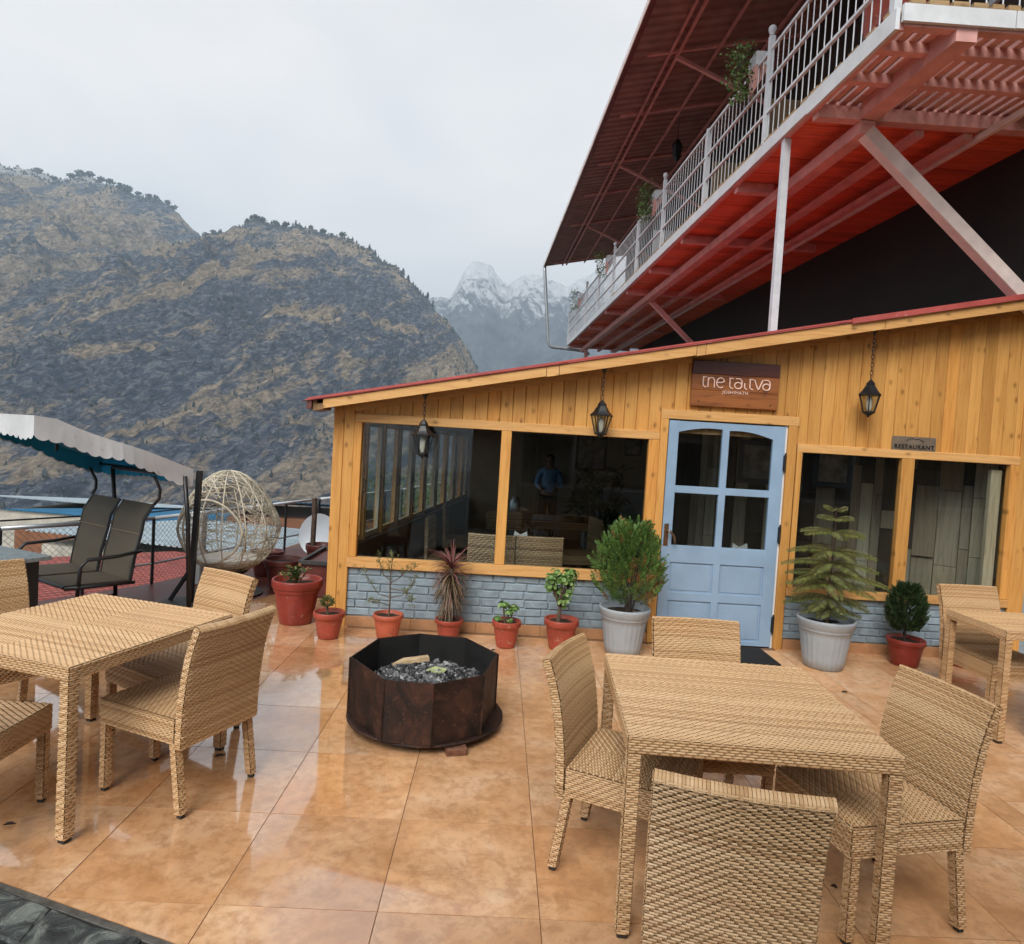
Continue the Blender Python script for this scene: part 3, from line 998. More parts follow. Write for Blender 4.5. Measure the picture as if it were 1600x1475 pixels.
for x0, x1 in ((-1.335, 1.448), (2.722, 4.86)):
    x = x0
    while x < x1 - 0.01:
        e = min(x + 0.6, x1)
        mb = MB(); mb.cbox(x + 0.001, e - 0.001, FY - 0.022, FY + 0.011, -0.002, 0.092, 0.002)
        mb.build('skirting_tile', 'skirting', house, org=((x + e) / 2, FY, 0.045))
        x = e

# cladding boards, each cut to the slope of the roof
mb = MB()
mb.add([(-1.5, FY + 0.03, 1.95), (4.86, FY + 0.03, 1.95), (4.86, FY + 0.03, soffit_z(4.86)), (-1.5, FY + 0.03, soffit_z(-1.5)), (-1.5, FY + 0.09, 1.95), (4.86, FY + 0.09, 1.95), (4.86, FY + 0.09, soffit_z(4.86)), (-1.5, FY + 0.09, soffit_z(-1.5))],
       [(0, 1, 2, 3), (7, 6, 5, 4), (0, 4, 5, 1), (1, 5, 6, 2), (2, 6, 7, 3), (3, 7, 4, 0)])
clad = mb.build('cladding', 'pine_old', house)
def board(x0, x1, z0, parent=clad, ymin=FY - 0.008, top=None):
    a, b = x0 + 0.0012, x1 - 0.0012
    c = 0.005
    za, zb = (soffit_z(a) - 0.01, soffit_z(b) - 0.01) if top is None else (top, top)
    y0, y1 = ymin + rng.uniform(0, 0.0018), FY + 0.028
    vs = [(a, y1, z0), (b, y1, z0), (b, y1, zb), (a, y1, za),
          (a, y0 + c, z0), (b, y0 + c, z0), (b, y0 + c, zb), (a, y0 + c, za),
          (a + c, y0, z0), (b - c, y0, z0), (b - c, y0, zb), (a + c, y0, za)]
    fs = [(3, 2, 1, 0), (8, 9, 10, 11), (4, 8, 11, 7), (9, 5, 6, 10), (0, 4, 7, 3), (5, 1, 2, 6), (0, 1, 5, 9, 8, 4), (7, 11, 10, 6, 2, 3)]
    m = MB(); m.add(vs, fs)
    m.build('board', 'pine_z', parent, org=((a + b) / 2, FY, (z0 + za) / 2))
x = -1.33 + 0.06
BW = 0.1135
while x < 4.80:
    e = x + BW
    if e <= 1.45: z0 = 1.952
    elif x < 2.72: z0 = 2.157
    else: z0 = 1.914
    if x < 1.45 < e:
        board(x, 1.45, 1.952); board(1.45, e, 2.157)
    elif x < 2.72 < e:
        board(x, 2.72, 2.157); board(2.72, e, 1.914)
    else: board(x, min(e, 4.86), z0)
    x = e
# corner post boards, floor to roof
for a, b in ((-1.52, -1.425), (-1.425, -1.33)):
    board(a, b, 0.0, ymin=FY - 0.03)
board(-1.33, -1.27, 1.952)
board(4.80, 4.95, 0.0, ymin=FY - 0.03)

# window frames (proud of the boards), panes behind
def rail(name, x0, x1, z0, z1, parent, y0=FY - 0.034, y1=FY + 0.03, mat='pine_x'):
    m = MB(); m.cbox(x0, x1, y0, y1, z0, z1, 0.004)
    return m.build(name, mat, parent, org=((x0 + x1) / 2, FY, (z0 + z1) / 2))
def pane(parent, x0, x1, z0, z1, y=FY + 0.012):
    m = MB(); m.box(x0, x1, y, y + 0.005, z0, z1)
    return m.build('pane', 'window_glass', parent)
wl = rail('window', -1.33, 1.448, 1.873, 1.952, house)
rail('sill', -1.345, 1.44, 0.548, 0.643, wl, FY - 0.044)
rail('stile', -1.33, -1.262, 0.644, 1.872, wl, mat='pine_z')
rail('stile', 1.352, 1.448, 0.644, 1.872, wl, mat='pine_z')
rail('mullion', 0.003, 0.096, 0.644, 1.872, wl, mat='pine_z')
pane(wl, -1.262, 0.003, 0.644, 1.872); pane(wl, 0.096, 1.352, 0.644, 1.872)
wr = rail('window', 2.722, 4.80, 1.836, 1.914, house)
rail('sill', 2.715, 4.80, 0.505, 0.579, wr, FY - 0.044)
rail('stile', 2.722, 2.772, 0.580, 1.835, wr, mat='pine_z')
rail('stile', 4.715, 4.80, 0.580, 1.835, wr, mat='pine_z')
rail('mullion', 3.70, 3.818, 0.580, 1.835, wr, mat='pine_z')
pane(wr, 2.772, 3.70, 0.580, 1.835); pane(wr, 3.818, 4.715, 0.580, 1.835)
# old inner frame in the right-hand pane
m = MB(); m.box(4.60, 4.70, FY + 0.05, FY + 0.09, 0.58, 1.78)
m.build('inner_stile', 'plank_pale', wr)

# door frame and door
df = rail('door_frame', 1.449, 2.722, 2.072, 2.157, house)
rail('jamb', 1.449, 1.522, 0.0, 2.071, df, mat='pine_z')
rail('jamb', 2.628, 2.712, 0.0, 2.071, df, mat='pine_z')
m = MB(); m.box(2.606, 2.627, FY - 0.01, FY + 0.02, 0.0, 2.07); m.build('rebate', 'white_paint', df)
D0, D1, DT = 1.530, 2.606, 2.060
dy0, dy1 = FY - 0.022, FY + 0.018
door = MB()
px0 = [D0, 1.622, 2.026, 2.090, 2.495, D1]
zr_ = [0.012, 0.055, 0.400, 0.480, 0.755, 0.915, 1.400, 1.466, 1.955, DT]
# stiles, muntin and rails
for a, b in ((D0, 1.622), (2.495, D1)): door.cbox(a, b, dy0, dy1, 0.012, DT, 0.003)
door.cbox(2.026, 2.090, dy0 + 0.001, dy1 - 0.001, 0.05, DT - 0.02, 0.003)
for a, b in ((0.012, 0.055), (0.400, 0.480), (0.755, 0.915), (1.400, 1.466)):
    door.cbox(1.61, 2.505, dy0 + 0.0015, dy1 - 0.0015, a, b, 0.003)
# arched head rail over the upper panes
NA = 12
for (xa, xb, rise_l, rise_r) in ((1.61, 2.03, 1.955, 2.0), (2.085, 2.505, 1.992, 1.932)):
    lo = []
    for k in range(NA + 1):
        f = k / NA
        bow = math.sin(f * math.pi) * 0.012 + (math.sin(f * math.pi * 0.5) if rise_r > rise_l else 1 - math.cos((1 - f) * math.pi * 0.5) * 0 - (1 - math.sin((1 - f) * math.pi * 0.5))) * abs(rise_r - rise_l) + min(rise_l, rise_r)
        lo.append((xa + (xb - xa) * f, bow))
    vs, fs = [], []
    for yy in (dy0 + 0.0018, dy1 - 0.0018):
        vs += [(q[0], yy, q[1]) for q in lo] + [(q[0], yy, DT - 0.004) for q in lo]
    n = NA + 1
    for k in range(NA):
        fs += [(k, k + 1, n + k + 1, n + k), (2 * n + k + 1, 2 * n + k, 3 * n + k, 3 * n + k + 1), (k + 1, k, 2 * n + k, 2 * n + k + 1)]
    door.add(vs, fs)
door.cbox(1.61, 2.505, dy0 + 0.0014, dy1 - 0.0014, DT - 0.045, DT - 0.001, 0.002)
door = door.build('door', 'door_paint', house)
for xa, xb in ((1.622, 2.026), (2.090, 2.495)):
    for za, zb in ((0.055, 0.400), (0.480, 0.755)):
        m = MB(); m.box(xa - 0.005, xb + 0.005, dy0 + 0.016, dy1 - 0.01, za - 0.005, zb + 0.005)
        m.cbox(xa + 0.012, xb - 0.012, dy0 + 0.010, dy1 - 0.012, za + 0.012, zb - 0.012, 0.008)
        m.build('panel', 'door_paint', door)
    for za, zb in ((0.915, 1.400), (1.466, 2.02)):
        m = MB(); m.box(xa - 0.004, xb + 0.004, dy0 + 0.018, dy0 + 0.023, za - 0.004, zb)
        m.build('pane', 'window_glass', door)
m = MB(); m.cbox(1.545, 1.588, dy0 - 0.006, dy0, 0.905, 1.11, 0.003)
hp = m.build('handle_plate', 'brass', door)
m = MB(); m.tube([(1.566, dy0 - 0.005, 1.045), (1.566, dy0 - 0.05, 1.05), (1.59, dy0 - 0.055, 1.045), (1.63, dy0 - 0.052, 1.0), (1.645, dy0 - 0.05, 0.925)], [0.010, 0.010, 0.011, 0.011, 0.008], 8)
m.build('lever', 'brass', hp, smooth=True)
for z in (1.66, 1.0, 0.16):
    m = MB(); m.cbox(2.598, 2.626, dy0 - 0.012, dy0 - 0.0005, z, z + 0.14, 0.003); m.tube([(2.612, dy0 - 0.014, z - 0.02), (2.612, dy0 - 0.014, z + 0.16)], 0.008, 8)
    m.build('hinge', 'black_metal', door)

# roof: red sheet on a timber deck, pine fascia along the sloping front edge
RF, RB = 5.78, 12.9
def slab(name, mat, xa, xb, y0, y1, dz0, dz1, parent, c=0):
    m = MB()
    vs = [(x_, y_, roof_z(x_) + d) for d in (dz0, dz1) for y_ in (y0, y1) for x_ in (xa, xb)]
    m.add(vs, [(0, 2, 3, 1), (4, 5, 7, 6), (0, 1, 5, 4), (2, 6, 7, 3), (0, 4, 6, 2), (1, 3, 7, 5)])
    return m.build(name, mat, parent)
deck = slab('roof', 'ceiling_dark', -1.62, 4.98, RF + 0.03, RB, -0.055, -0.022, house)
# corrugated red sheets, lapped, each a real trapezoid profile running down the slope
rr = random.Random(3)
xa = -1.70
k = 0
while xa < 4.9:
    L = 2.4 + rr.uniform(-0.3, 0.3)
    xb = min(xa + L, 5.0)
    m = MB()
    lift = 0.004 + 0.006 * (k % 2)
    y = RF - 0.02
    prof = []
    while y < RB:
        prof += [(y, 0.0), (y + 0.11, 0.0), (y + 0.13, 0.022), (y + 0.17, 0.022)]
        y += 0.19
    n = len(prof)
    vs = [(x_, p[0], roof_z(x_) - 0.018 + lift + p[1]) for x_ in (xa - 0.05, xb) for p in prof]
    fs = [(i, n + i, n + i + 1, i + 1) for i in range(n - 1)]
    m.add(vs, fs)
    m.build('roof_sheet', 'red_sheet', deck)
    xa = xb - 0.02
    k += 1
def sloped_bar(name, mat, xa, xb, y0, y1, za, zb, parent):
    m = MB()
    vs = [(x_, y_, roof_z(x_) + d) for d in (za, zb) for y_ in (y0, y1) for x_ in (xa, xb)]
    m.add(vs, [(0, 2, 3, 1), (4, 5, 7, 6), (0, 1, 5, 4), (2, 6, 7, 3), (0, 4, 6, 2), (1, 3, 7, 5)])
    return m.build(name, mat, parent, org=((xa + xb) / 2, y0, roof_z((xa + xb) / 2)))
for xa, xb, lo in ((-1.56, 0.36, -0.105), (0.365, 0.47, -0.112), (0.475, 1.66, -0.110), (1.665, 1.74, -0.118), (1.745, 3.30, -0.118), (3.305, 4.98, -0.122)):
    sloped_bar('fascia', 'pine_x', xa, xb, RF, RF + 0.028, lo, -0.024, deck)
sloped_bar('edge_flashing', 'red_sheet', -1.69, 3.16, RF - 0.016, RF - 0.006, -0.020, 0.006, deck)
sloped_bar('edge_flashing', 'red_sheet', 3.0, 4.98, RF - 0.03, RF - 0.018, -0.034, 0.014, deck)
sloped_bar('end_cap', 'roof_edge', -1.70, -1.66, RF + 0.0, RF + 0.25, -0.09, -0.02, deck)
sloped_bar('beam_end', 'pine_old', -1.655, -1.565, RF + 0.03, RF + 0.30, -0.11, -0.024, deck)
# lower trim under the fascia against the wall
for xa, xb in ((-1.52, 1.7), (1.705, 4.9)):
    sloped_bar('trim', 'pine_x', xa, xb, FY - 0.028, FY - 0.010, -0.150, -0.058, deck)
# right-hand end wall, painted
m = MB(); m.box(4.952, 6.4, FY + 0.0, FY + 0.12, 0.0, 3.4); m.build('end_wall', 'wall_blue', house)

# left side wall with casement windows, runs back at a slight angle
S0 = Vector((-1.45, 6.10)); SDIR = Vector((0.1211, 0.9926)); SN = Vector((-0.9926, 0.1211))
def sp(u, off, z): q = S0 + SDIR * u + SN * off; return (q.x, q.y, z)
def sbar(mb, u0, u1, o0, o1, z0, z1):
    p = [sp(u, o, z) for z in (z0, z1) for o in (o0, o1) for u in (u0, u1)]
    mb.add(p, [(0, 1, 3, 2), (4, 6, 7, 5), (0, 4, 5, 1), (2, 3, 7, 6), (0, 2, 6, 4), (1, 5, 7, 3)])
side = MB(); sbar(side, 0.0, 6.7, -0.05, 0.05, 0.0, 0.66); side = side.build('side_wall', 'plank_dark', house)
m = MB(); sbar(m, 0.0, 6.7, -0.05, 0.05, 1.90, 2.02); m.build('head_beam', 'pine_old', side)
m = MB(); sbar(m, 0.0, 6.7, -0.09, 0.03, 0.665, 0.70); m.build('window_board', 'plank_dark', side)
us = [0.05, 0.62, 1.22, 1.86, 2.55, 3.25, 3.98, 4.7, 5.45, 6.2, 6.68]
for i, u in enumerate(us):
    m = MB(); sbar(m, u - 0.035, u + 0.035, -0.04, 0.045, 0.70, 1.90); m.build('post', 'pine_x', side, org=sp(u, 0, 1.3))
for i in range(len(us) - 1):
    a, b = us[i] + 0.036, us[i + 1] - 0.036
    m = MB()
    for q0, q1, z0, z1 in ((a, a + 0.045, 0.72, 1.88), (b - 0.045, b, 0.72, 1.88), (a, b, 0.705, 0.755), (a, b, 1.85, 1.895)):
        sbar(m, q0, q1, -0.018, 0.018, z0, z1)
    cs = m.build('casement', 'plank_pale' if i % 2 else 'pine_x', side)
    m = MB(); sbar(m, a + 0.04, b - 0.04, -0.003, 0.002, 0.75, 1.86); m.build('pane', 'window_glass', cs)
    m = MB(); p0 = sp(b - 0.02, -0.02, 1.18); p1 = sp(b - 0.02, -0.02, 1.32); pm = sp(b - 0.02, -0.05, 1.2); pn = sp(b - 0.02, -0.05, 1.3)
    m.tube([p0, pm, pn, p1], 0.005, 6); m.build('handle', 'black_metal', cs)

# shell of the room
m = MB(); m.box(-1.40, 5.0, FY + 0.115, 12.8, -0.015, -0.005); m.build('room_floor', 'floor_dark', house)
m = MB(); bz = lambda x_: roof_z(x_) - 0.056
m.add([(-0.85, 12.72, -0.015), (4.95, 12.72, -0.015), (4.95, 12.72, bz(4.95)), (-0.85, 12.72, bz(-0.85)), (-0.85, 12.82, -0.015), (4.95, 12.82, -0.015), (4.95, 12.82, bz(4.95)), (-0.85, 12.82, bz(-0.85))], [(0, 1, 2, 3), (7, 6, 5, 4), (0, 4, 5, 1), (1, 5, 6, 2), (2, 6, 7, 3), (3, 7, 4, 0)])
bw = m.build('back_wall', 'cream_wall', house)
m = MB(); m.box(4.96, 5.04, FY + 0.125, 12.7, -0.015, 3.3); m.build('inner_wall', 'cream_wall', house)
# partition faced with vertical planks of uneven length and tone behind the right-hand window
PA, PB = Vector((2.20, 8.15)), Vector((4.94, 6.42))
pd_ = (PB - PA).normalized(); pn_ = Vector((-pd_.y, pd_.x)); pn_ = -pn_ if pn_.y > 0 else pn_
PL = (PB - PA).length
PROT = math.atan2(pd_.y, pd_.x)
PM = Matrix.Translation((PA.x, PA.y, 0)) @ Matrix.Rotation(PROT, 4, 'Z')
m = MB(); m.box(0, PL, 0.0, 0.07, -0.01, 2.45); m.xf(PM); part_w = m.build('partition', 'plank_dark', house)
x = 0.0; rr = random.Random(11)
while x < PL - 0.02:
    w = rr.choice((0.09, 0.12, 0.15, 0.2))
    kind = rr.choice(('plank_grey', 'plank_dark', 'plank_pale', 'plank_grey', 'plank_dark'))
    cuts = [0.0, rr.uniform(0.5, 1.1), rr.uniform(1.25, 1.8), 2.45]
    for a, b in zip(cuts[:-1], cuts[1:]):
        m = MB(); d = rr.uniform(0.012, 0.05)
        e = min(x + w, PL)
        m.cbox(-(e - x) / 2 + 0.002, (e - x) / 2 - 0.002, -d, -0.001, (a - b) / 2 + 0.002, (b - a) / 2 - 0.002, 0.003)
        put('plank', m.mesh('plank', kind), PM @ Vector(((x + e) / 2, 0, (a + b) / 2)), part_w, (0, 0, PROT))
        kind = rr.choice(('plank_grey', 'plank_dark', 'plank_pale', 'plank_dark'))
    x += w

# ------------------------------------------------------------------ woven furniture
def weave(mb, S, Lu, Lv, per=0.040, row=0.0096, rise=0.0046, mirror_u=True, mirror_v=False, gap=0.14, sh=3):
    """twill of round strands on the surface S(u, v) -> (point, normal); every row is one strand running along u,
    riding over two stakes and dipping at the third; the rows step sideways and turn at the centre lines"""
    nr = max(1, int(round(Lv / row)))
    rh = Lv / nr
    ph = ((0.00, 0.0), (0.10, 1.0), (0.72, 1.0), (0.82, 0.0))     # phase along a period -> height
    for r_ in range(nr):
        v0, v1 = r_ * rh + rh * 0.02, (r_ + 1) * rh - rh * 0.02
        vm = (v0 + v1) / 2
        jit = random.uniform(-0.05, 0.05) * per
        st = [(0.0, None), (Lu, None)]
        cm = Lu / 2
        for side in ((0, 1) if mirror_u else (0,)):
            ua, ub = ((0, cm) if side == 0 else (cm, Lu)) if mirror_u else (0, Lu)
            sg = 1 if side == 0 else -1
            if mirror_v and vm > Lv / 2: sg = -sg
            base = cm if mirror_u else 0
            k0 = int((ua - base) / per) - 2
            while True:
                o = base + k0 * per + sg * ((r_ / sh) % 1.0) * per + jit
                if o > ub: break
                for f, h in ph:
                    u = o + f * per
                    if ua + 0.0012 < u < ub - 0.0012: st.append((u, h))
                k0 += 1
        st.sort(key=lambda q: q[0])
        b0 = len(mb.v)
        n = 0
        last = -1
        for i_, (u, h) in enumerate(st):
            if u - last < 0.0008 and i_ not in (0, len(st) - 1): continue
            last = u
            if h is None:
                nb = st[1] if i_ == 0 else st[-2]
                h = nb[1] if nb[1] is not None else 1.0
            hh = -0.0002 + h * rise
            for vv_, d in ((v0, -0.0030), (v0 + (v1 - v0) * 0.34, 0.0), (v0 + (v1 - v0) * 0.66, 0.0), (v1, -0.0030)):
                p, nn = S(u, vv_)
                q = max(hh + d, -0.0016)
                mb.v.append((p[0] + nn[0] * q, p[1] + nn[1] * q, p[2] + nn[2] * q))
            n += 1
        for i_ in range(n - 1):
            for k in range(3):
                a = b0 + i_ * 4 + k
                mb.f.append((a, a + 4, a + 5, a + 1))


def plane(o, du, dv, n):
    o, du, dv, n = map(Vector, (o, du, dv, n))
    n = tuple(n)
    return lambda u, v: (o + du * u + dv * v, n)


def box_weave(mb, x0, x1, y0, y1, z0, z1, faces='xXyY', per=0.040, row=0.0096):
    """weave over the upright sides of a box (strands run level)"""
    if 'y' in faces: weave(mb, plane((x0, y0, z0), (1, 0, 0), (0, 0, 1), (0, -1, 0)), x1 - x0, z1 - z0, per, row, mirror_u=(x1 - x0) > 0.2)
    if 'Y' in faces: weave(mb, plane((x1, y1, z0), (-1, 0, 0), (0, 0, 1), (0, 1, 0)), x1 - x0, z1 - z0, per, row, mirror_u=(x1 - x0) > 0.2)
    if 'x' in faces: weave(mb, plane((x0, y1, z0), (0, -1, 0), (0, 0, 1), (-1, 0, 0)), y1 - y0, z1 - z0, per, row, mirror_u=(y1 - y0) > 0.2)
    if 'X' in faces: weave(mb, plane((x1, y0, z0), (0, 1, 0), (0, 0, 1), (1, 0, 0)), y1 - y0, z1 - z0, per, row, mirror_u=(y1 - y0) > 0.2)


def leg_mesh(w, z0, z1, top_dx=0.0, foot=(0, 0), mats=('wicker', 'wicker_core')):
    """woven square leg from z0 to z1, foot shifted by foot at z0"""
    core, wv = MB(), MB()
    h = w / 2 - 0.002
    core.cbox(-h, h, -h, h, z0 + 0.012, z1, 0.006)
    box_weave(wv, -w / 2, w / 2, -w / 2, w / 2, z0 + 0.018, z1, per=w * 0.98, row=0.0088, )
    def sh(mb):
        mb.v = [(p[0] + foot[0] * (z1 - p[2]) / (z1 - z0), p[1] + foot[1] * (z1 - p[2]) / (z1 - z0), p[2]) for p in mb.v]
    sh(core); sh(wv)
    cap = MB(); cap.cbox(-h + 0.001, h - 0.001, -h + 0.001, h - 0.001, z0, z0 + 0.014, 0.003); sh(cap)
    return core, wv, cap


def stuff(o): return tag(o, kind='stuff')


CW, CS = 0.455, 0.445           # chair width, seat height
def make_chair(name, label, cat, wv_mat='wicker', core_mat='wicker_core', per=0.038, row=0.0090, top=0.875, straight=False):
    t_ = thing(name, label, cat)
    # seat: a woven box on four legs
    x0, x1, y0, y1, z0, z1 = -CW / 2, CW / 2, -0.215, 0.262, 0.325, CS
    m = MB(); m.cbox(x0 + 0.003, x1 - 0.003, y0, y1 - 0.003, z0, z1 - 0.003, 0.006)
    seat = m.build('seat', core_mat, t_)
    w = MB()
    def S_seat(u, v):
        xx, yy = x0 + u, y0 + v
        dip = -0.006 * math.sin(math.pi * u / CW) * math.sin(math.pi * v / (y1 - y0))
        return (Vector((xx, yy, z1 + dip * 0 - 0.001)), (0, 0, 1))
    weave(w, S_seat, CW, y1 - y0, per, row, mirror_u=True)
    box_weave(w, x0, x1, y0, y1, z0 + 0.002, z1 - 0.003, 'xXY', per, row)
    stuff(w.build('seat_weave', wv_mat, seat))
    # back: a curved sheet leaning away
    prof = [(-0.222, 0.31), (-0.224, 0.42), (-0.230, 0.52), (-0.243, 0.62), (-0.262, 0.72), (-0.286, 0.80), (-0.315, top)]
    if straight: prof = [(-0.222, 0.31), (-0.226, 0.55), (-0.236, top)]
    pv = [Vector((0, a, b)) for a, b in prof]
    cum = [0]
    for i in range(1, len(pv)): cum.append(cum[-1] + (pv[i] - pv[i - 1]).length)
    Lb = cum[-1]
    TH = 0.034
    def at(s_):
        s_ = min(max(s_, 0), Lb)
        for i in range(len(pv) - 1):
            if s_ <= cum[i + 1] or i == len(pv) - 2:
                f = (s_ - cum[i]) / (cum[i + 1] - cum[i])
                p = pv[i].lerp(pv[i + 1], f)
                ta = (pv[min(i + 1, len(pv) - 1)] - pv[max(i - 0, 0)]).normalized()
                tb = (pv[min(i + 2, len(pv) - 1)] - pv[min(i + 1, len(pv) - 2)]).normalized()
                tn = ta.lerp(tb, f * 0.5 + 0.0).normalized()
                return p, Vector((0, -tn.z, tn.y))       # normal pointing to the rear (-y)
    def bow(u): return -0.020 * (1 - (2 * u / CW - 1) ** 2)   # back is slightly dished
    core = MB()
    NS, NU = 12, 6
    vs = []
    for side in (0, 1):
        for i in range(NS + 1):
            p, n = at(Lb * i / NS)
            for k in range(NU + 1):
                u = CW * k / NU
                q = p + n * (side * (TH - 0.004) + 0.002) + Vector((0, bow(u), 0)) * (i / NS)
                vs.append((-CW / 2 + 0.004 + (CW - 0.008) * k / NU, q.y, q.z - (0.003 if i == NS else 0)))
    W_ = NU + 1; H_ = NS + 1; O_ = W_ * H_
    fs = []
    for i in range(NS):
        for k in range(NU):
            a = i * W_ + k
            fs.append((a, a + W_, a + W_ + 1, a + 1)); fs.append((O_ + a, O_ + a + 1, O_ + a + W_ + 1, O_ + a + W_))
        a = i * W_; b = i * W_ + NU
        fs.append((a, O_ + a, O_ + a + W_, a + W_)); fs.append((b, b + W_, O_ + b + W_, O_ + b))
    for k in range(NU):
        fs.append((k, k + 1, O_ + k + 1, O_ + k)); a = NS * W_ + k; fs.append((a, O_ + a, O_ + a + 1, a + 1))
    core.add(vs, fs)
    back = core.build('backrest', core_mat, t_)
    w = MB()
    def S_rear(u, v):
        p, n = at(v)
        q = p + n * TH + Vector((0, bow(u), 0)) * (v / Lb)
        return (Vector((CW / 2 - u, q.y, q.z)) if False else Vector((-CW / 2 + u, q.y, q.z)), tuple(n))
    def S_front(u, v):
        p, n = at(v)
        q = p + Vector((0, bow(u), 0)) * (v / Lb)
        return (Vector((CW / 2 - u, q.y, q.z)), (0, -n.y, -n.z))
    weave(w, S_rear, CW, Lb, per, row, mirror_u=True)
    weave(w, S_front, CW, Lb, per, row, mirror_u=True)
    # wrapped edges: top roll and both sides
    for xs__, nx in ((-CW / 2, -1), (CW / 2, 1)):
        def S_side(u, v, xs__=xs__, nx=nx):
            p, n = at(v)
            q = p + n * u
            return (Vector((xs__, q.y, q.z)), (nx, 0, 0))
        weave(w, S_side, TH, Lb, TH * 1.05, 0.0105, mirror_u=False, gap=0.08)
    pt, nt_ = at(Lb)
    def S_top(u, v):
        q = pt + nt_ * v + Vector((0, bow(u), 0))
        return (Vector((-CW / 2 + u, q.y, q.z)), (0, 0, 1))
    # the roll across the top: strands lie front to back
    k = 0
    while k * 0.0105 < CW - 0.002:
        u0_, u1_ = k * 0.0105 + 0.0007, (k + 1) * 0.0105 - 0.0007
        b0 = len(w.v)
        for uu in (u0_, u1_):
            for f_, hh in ((-0.10, -0.008), (0.06, 0.0022), (0.5, 0.005), (0.94, 0.0022), (1.10, -0.008)):
                p, n = S_top(uu, TH * f_)
                w.v.append((p.x, p.y, p.z + hh))
        for i in range(4): w.f.append((b0 + i, b0 + 5 + i, b0 + 6 + i, b0 + 1 + i))
        k += 1
    stuff(w.build('back_weave', wv_mat, back))
    # legs
    for sx in (-1, 1):
        for yy, ft in ((-0.205, (0, -0.050)), (0.238, (0, 0.0))):
            c_, wv_, cap = leg_mesh(0.033, 0.0, 0.335, foot=ft)
            for q in (c_, wv_, cap): q.v = [(p[0] + sx * (CW / 2 - 0.0185), p[1] + yy, p[2]) for p in q.v]
            lg = c_.build('leg', core_mat, t_)
            stuff(wv_.build('leg_weave', wv_mat, lg)); cap.build('foot_cap', 'foot_cap', lg)
    return t_


def make_table(name, label, cat, lx, ly, wv_mat='wicker', core_mat='wicker_core'):
    t_ = thing(name, label, cat)
    h = 0.74
    m = MB(); m.cbox(-lx / 2 + 0.003, lx / 2 - 0.003, -ly / 2 + 0.003, ly / 2 - 0.003, h - 0.062, h - 0.003, 0.007)
    top = m.build('tabletop', core_mat, t_)
    w = MB()
    weave(w, plane((-lx / 2, -ly / 2, h - 0.001), (1, 0, 0), (0, 1, 0), (0, 0, 1)), lx, ly, 0.036, 0.0084, 0.0036, mirror_u=True, mirror_v=True)
    box_weave(w, -lx / 2, lx / 2, -ly / 2, ly / 2, h - 0.060, h - 0.003)
    stuff(w.build('top_weave', wv_mat, top))
    for sx in (-1, 1):
        for sy in (-1, 1):
            c_, wv_, cap = leg_mesh(0.044, 0.0, h - 0.063)
            for q in (c_, wv_, cap): q.v = [(p[0] + sx * (lx / 2 - 0.0245), p[1] + sy * (ly / 2 - 0.0245), p[2]) for p in q.v]
            lg = c_.build('leg', core_mat, t_)
            stuff(wv_.build('leg_weave', wv_mat, lg)); cap.build('foot_cap', 'foot_cap', lg)
    return t_


def place(o, x, y, face, z=0.0):
    """face = direction (dx, dy) the front looks to"""
    o.location = (x, y, z)
    o.rotation_euler = (0, 0, math.atan2(face[1], face[0]) - math.pi / 2)
    return o


GC = 'woven armless chairs around the terrace tables'
GT = 'woven square terrace tables'
chair0 = make_chair('wicker_chair', '', 'chair')
def seat_at(cx, cy, face):
    """centre of the top edge of the back -> root"""
    f = Vector(face).normalized()
    return cx + f.x * 0.30, cy + f.y * 0.30, f
CH = [
    (0.365, 2.875, (0.90, -0.43), 'woven tan chair at the left side of the near right table, facing right'),
    (1.85, 2.625, (-0.98, -0.19), 'woven tan chair at the right side of the near right table, seen from its front'),
    (0.70, 1.74, (0.25, 0.97), 'woven chair nearest the viewer, its dark shaded back turned to the viewer'),
    (1.095, 3.455, (-0.02, -1.0), 'woven tan chair on the far side of the near right table, before the blue door'),
    (-1.20, 3.075, (-0.92, 0.40), 'woven tan chair right of the left table, its back turned to the fire pit'),
    (-1.60, 3.97, (-0.52, -0.86), 'woven tan chair on the far side of the left table, before the white egg chair'),
    (-2.20, 2.44, (0.0, 1.0), 'woven chair at the near side of the left table, only its seat in view'),
    (-2.97, 3.86, (0.86, -0.50), 'woven tan chair at the left edge of the picture, beyond the left table'),
    (3.655, 4.97, (0.03, -1.0), 'woven tan chair below the right-hand window, beyond the small far table'),
    (3.86, 3.72, (-0.05, 1.0), 'woven chair on the near side of the small far table, at the right edge'),
]
for i, (cx, cy, fc, lab) in enumerate(CH):
    o = chair0 if i == 0 else copy_tree(chair0)
    x_, y_, f_ = seat_at(cx, cy, fc)
    place(o, x_, y_, f_)
    tag(o, lab, 'chair', GC)

tb = make_table('wicker_table', 'square woven tan table in the right foreground with four chairs', 'table', 0.95, 0.95)
place(tb, 1.02, 2.727, (0.071, 0.997)); tag(tb, group=GT)
tb2 = copy_tree(tb)
place(tb2, -1.995, 3.26, (0.303, 0.953)); tag(tb2, 'square woven tan table in the left foreground', 'table', GT)
tb3 = make_table('wicker_table', 'small woven tan table at the right edge under the window', 'table', 0.95, 0.57)
place(tb3, 3.79, 4.43, (0.0, 1.0)); tag(tb3, group=GT)

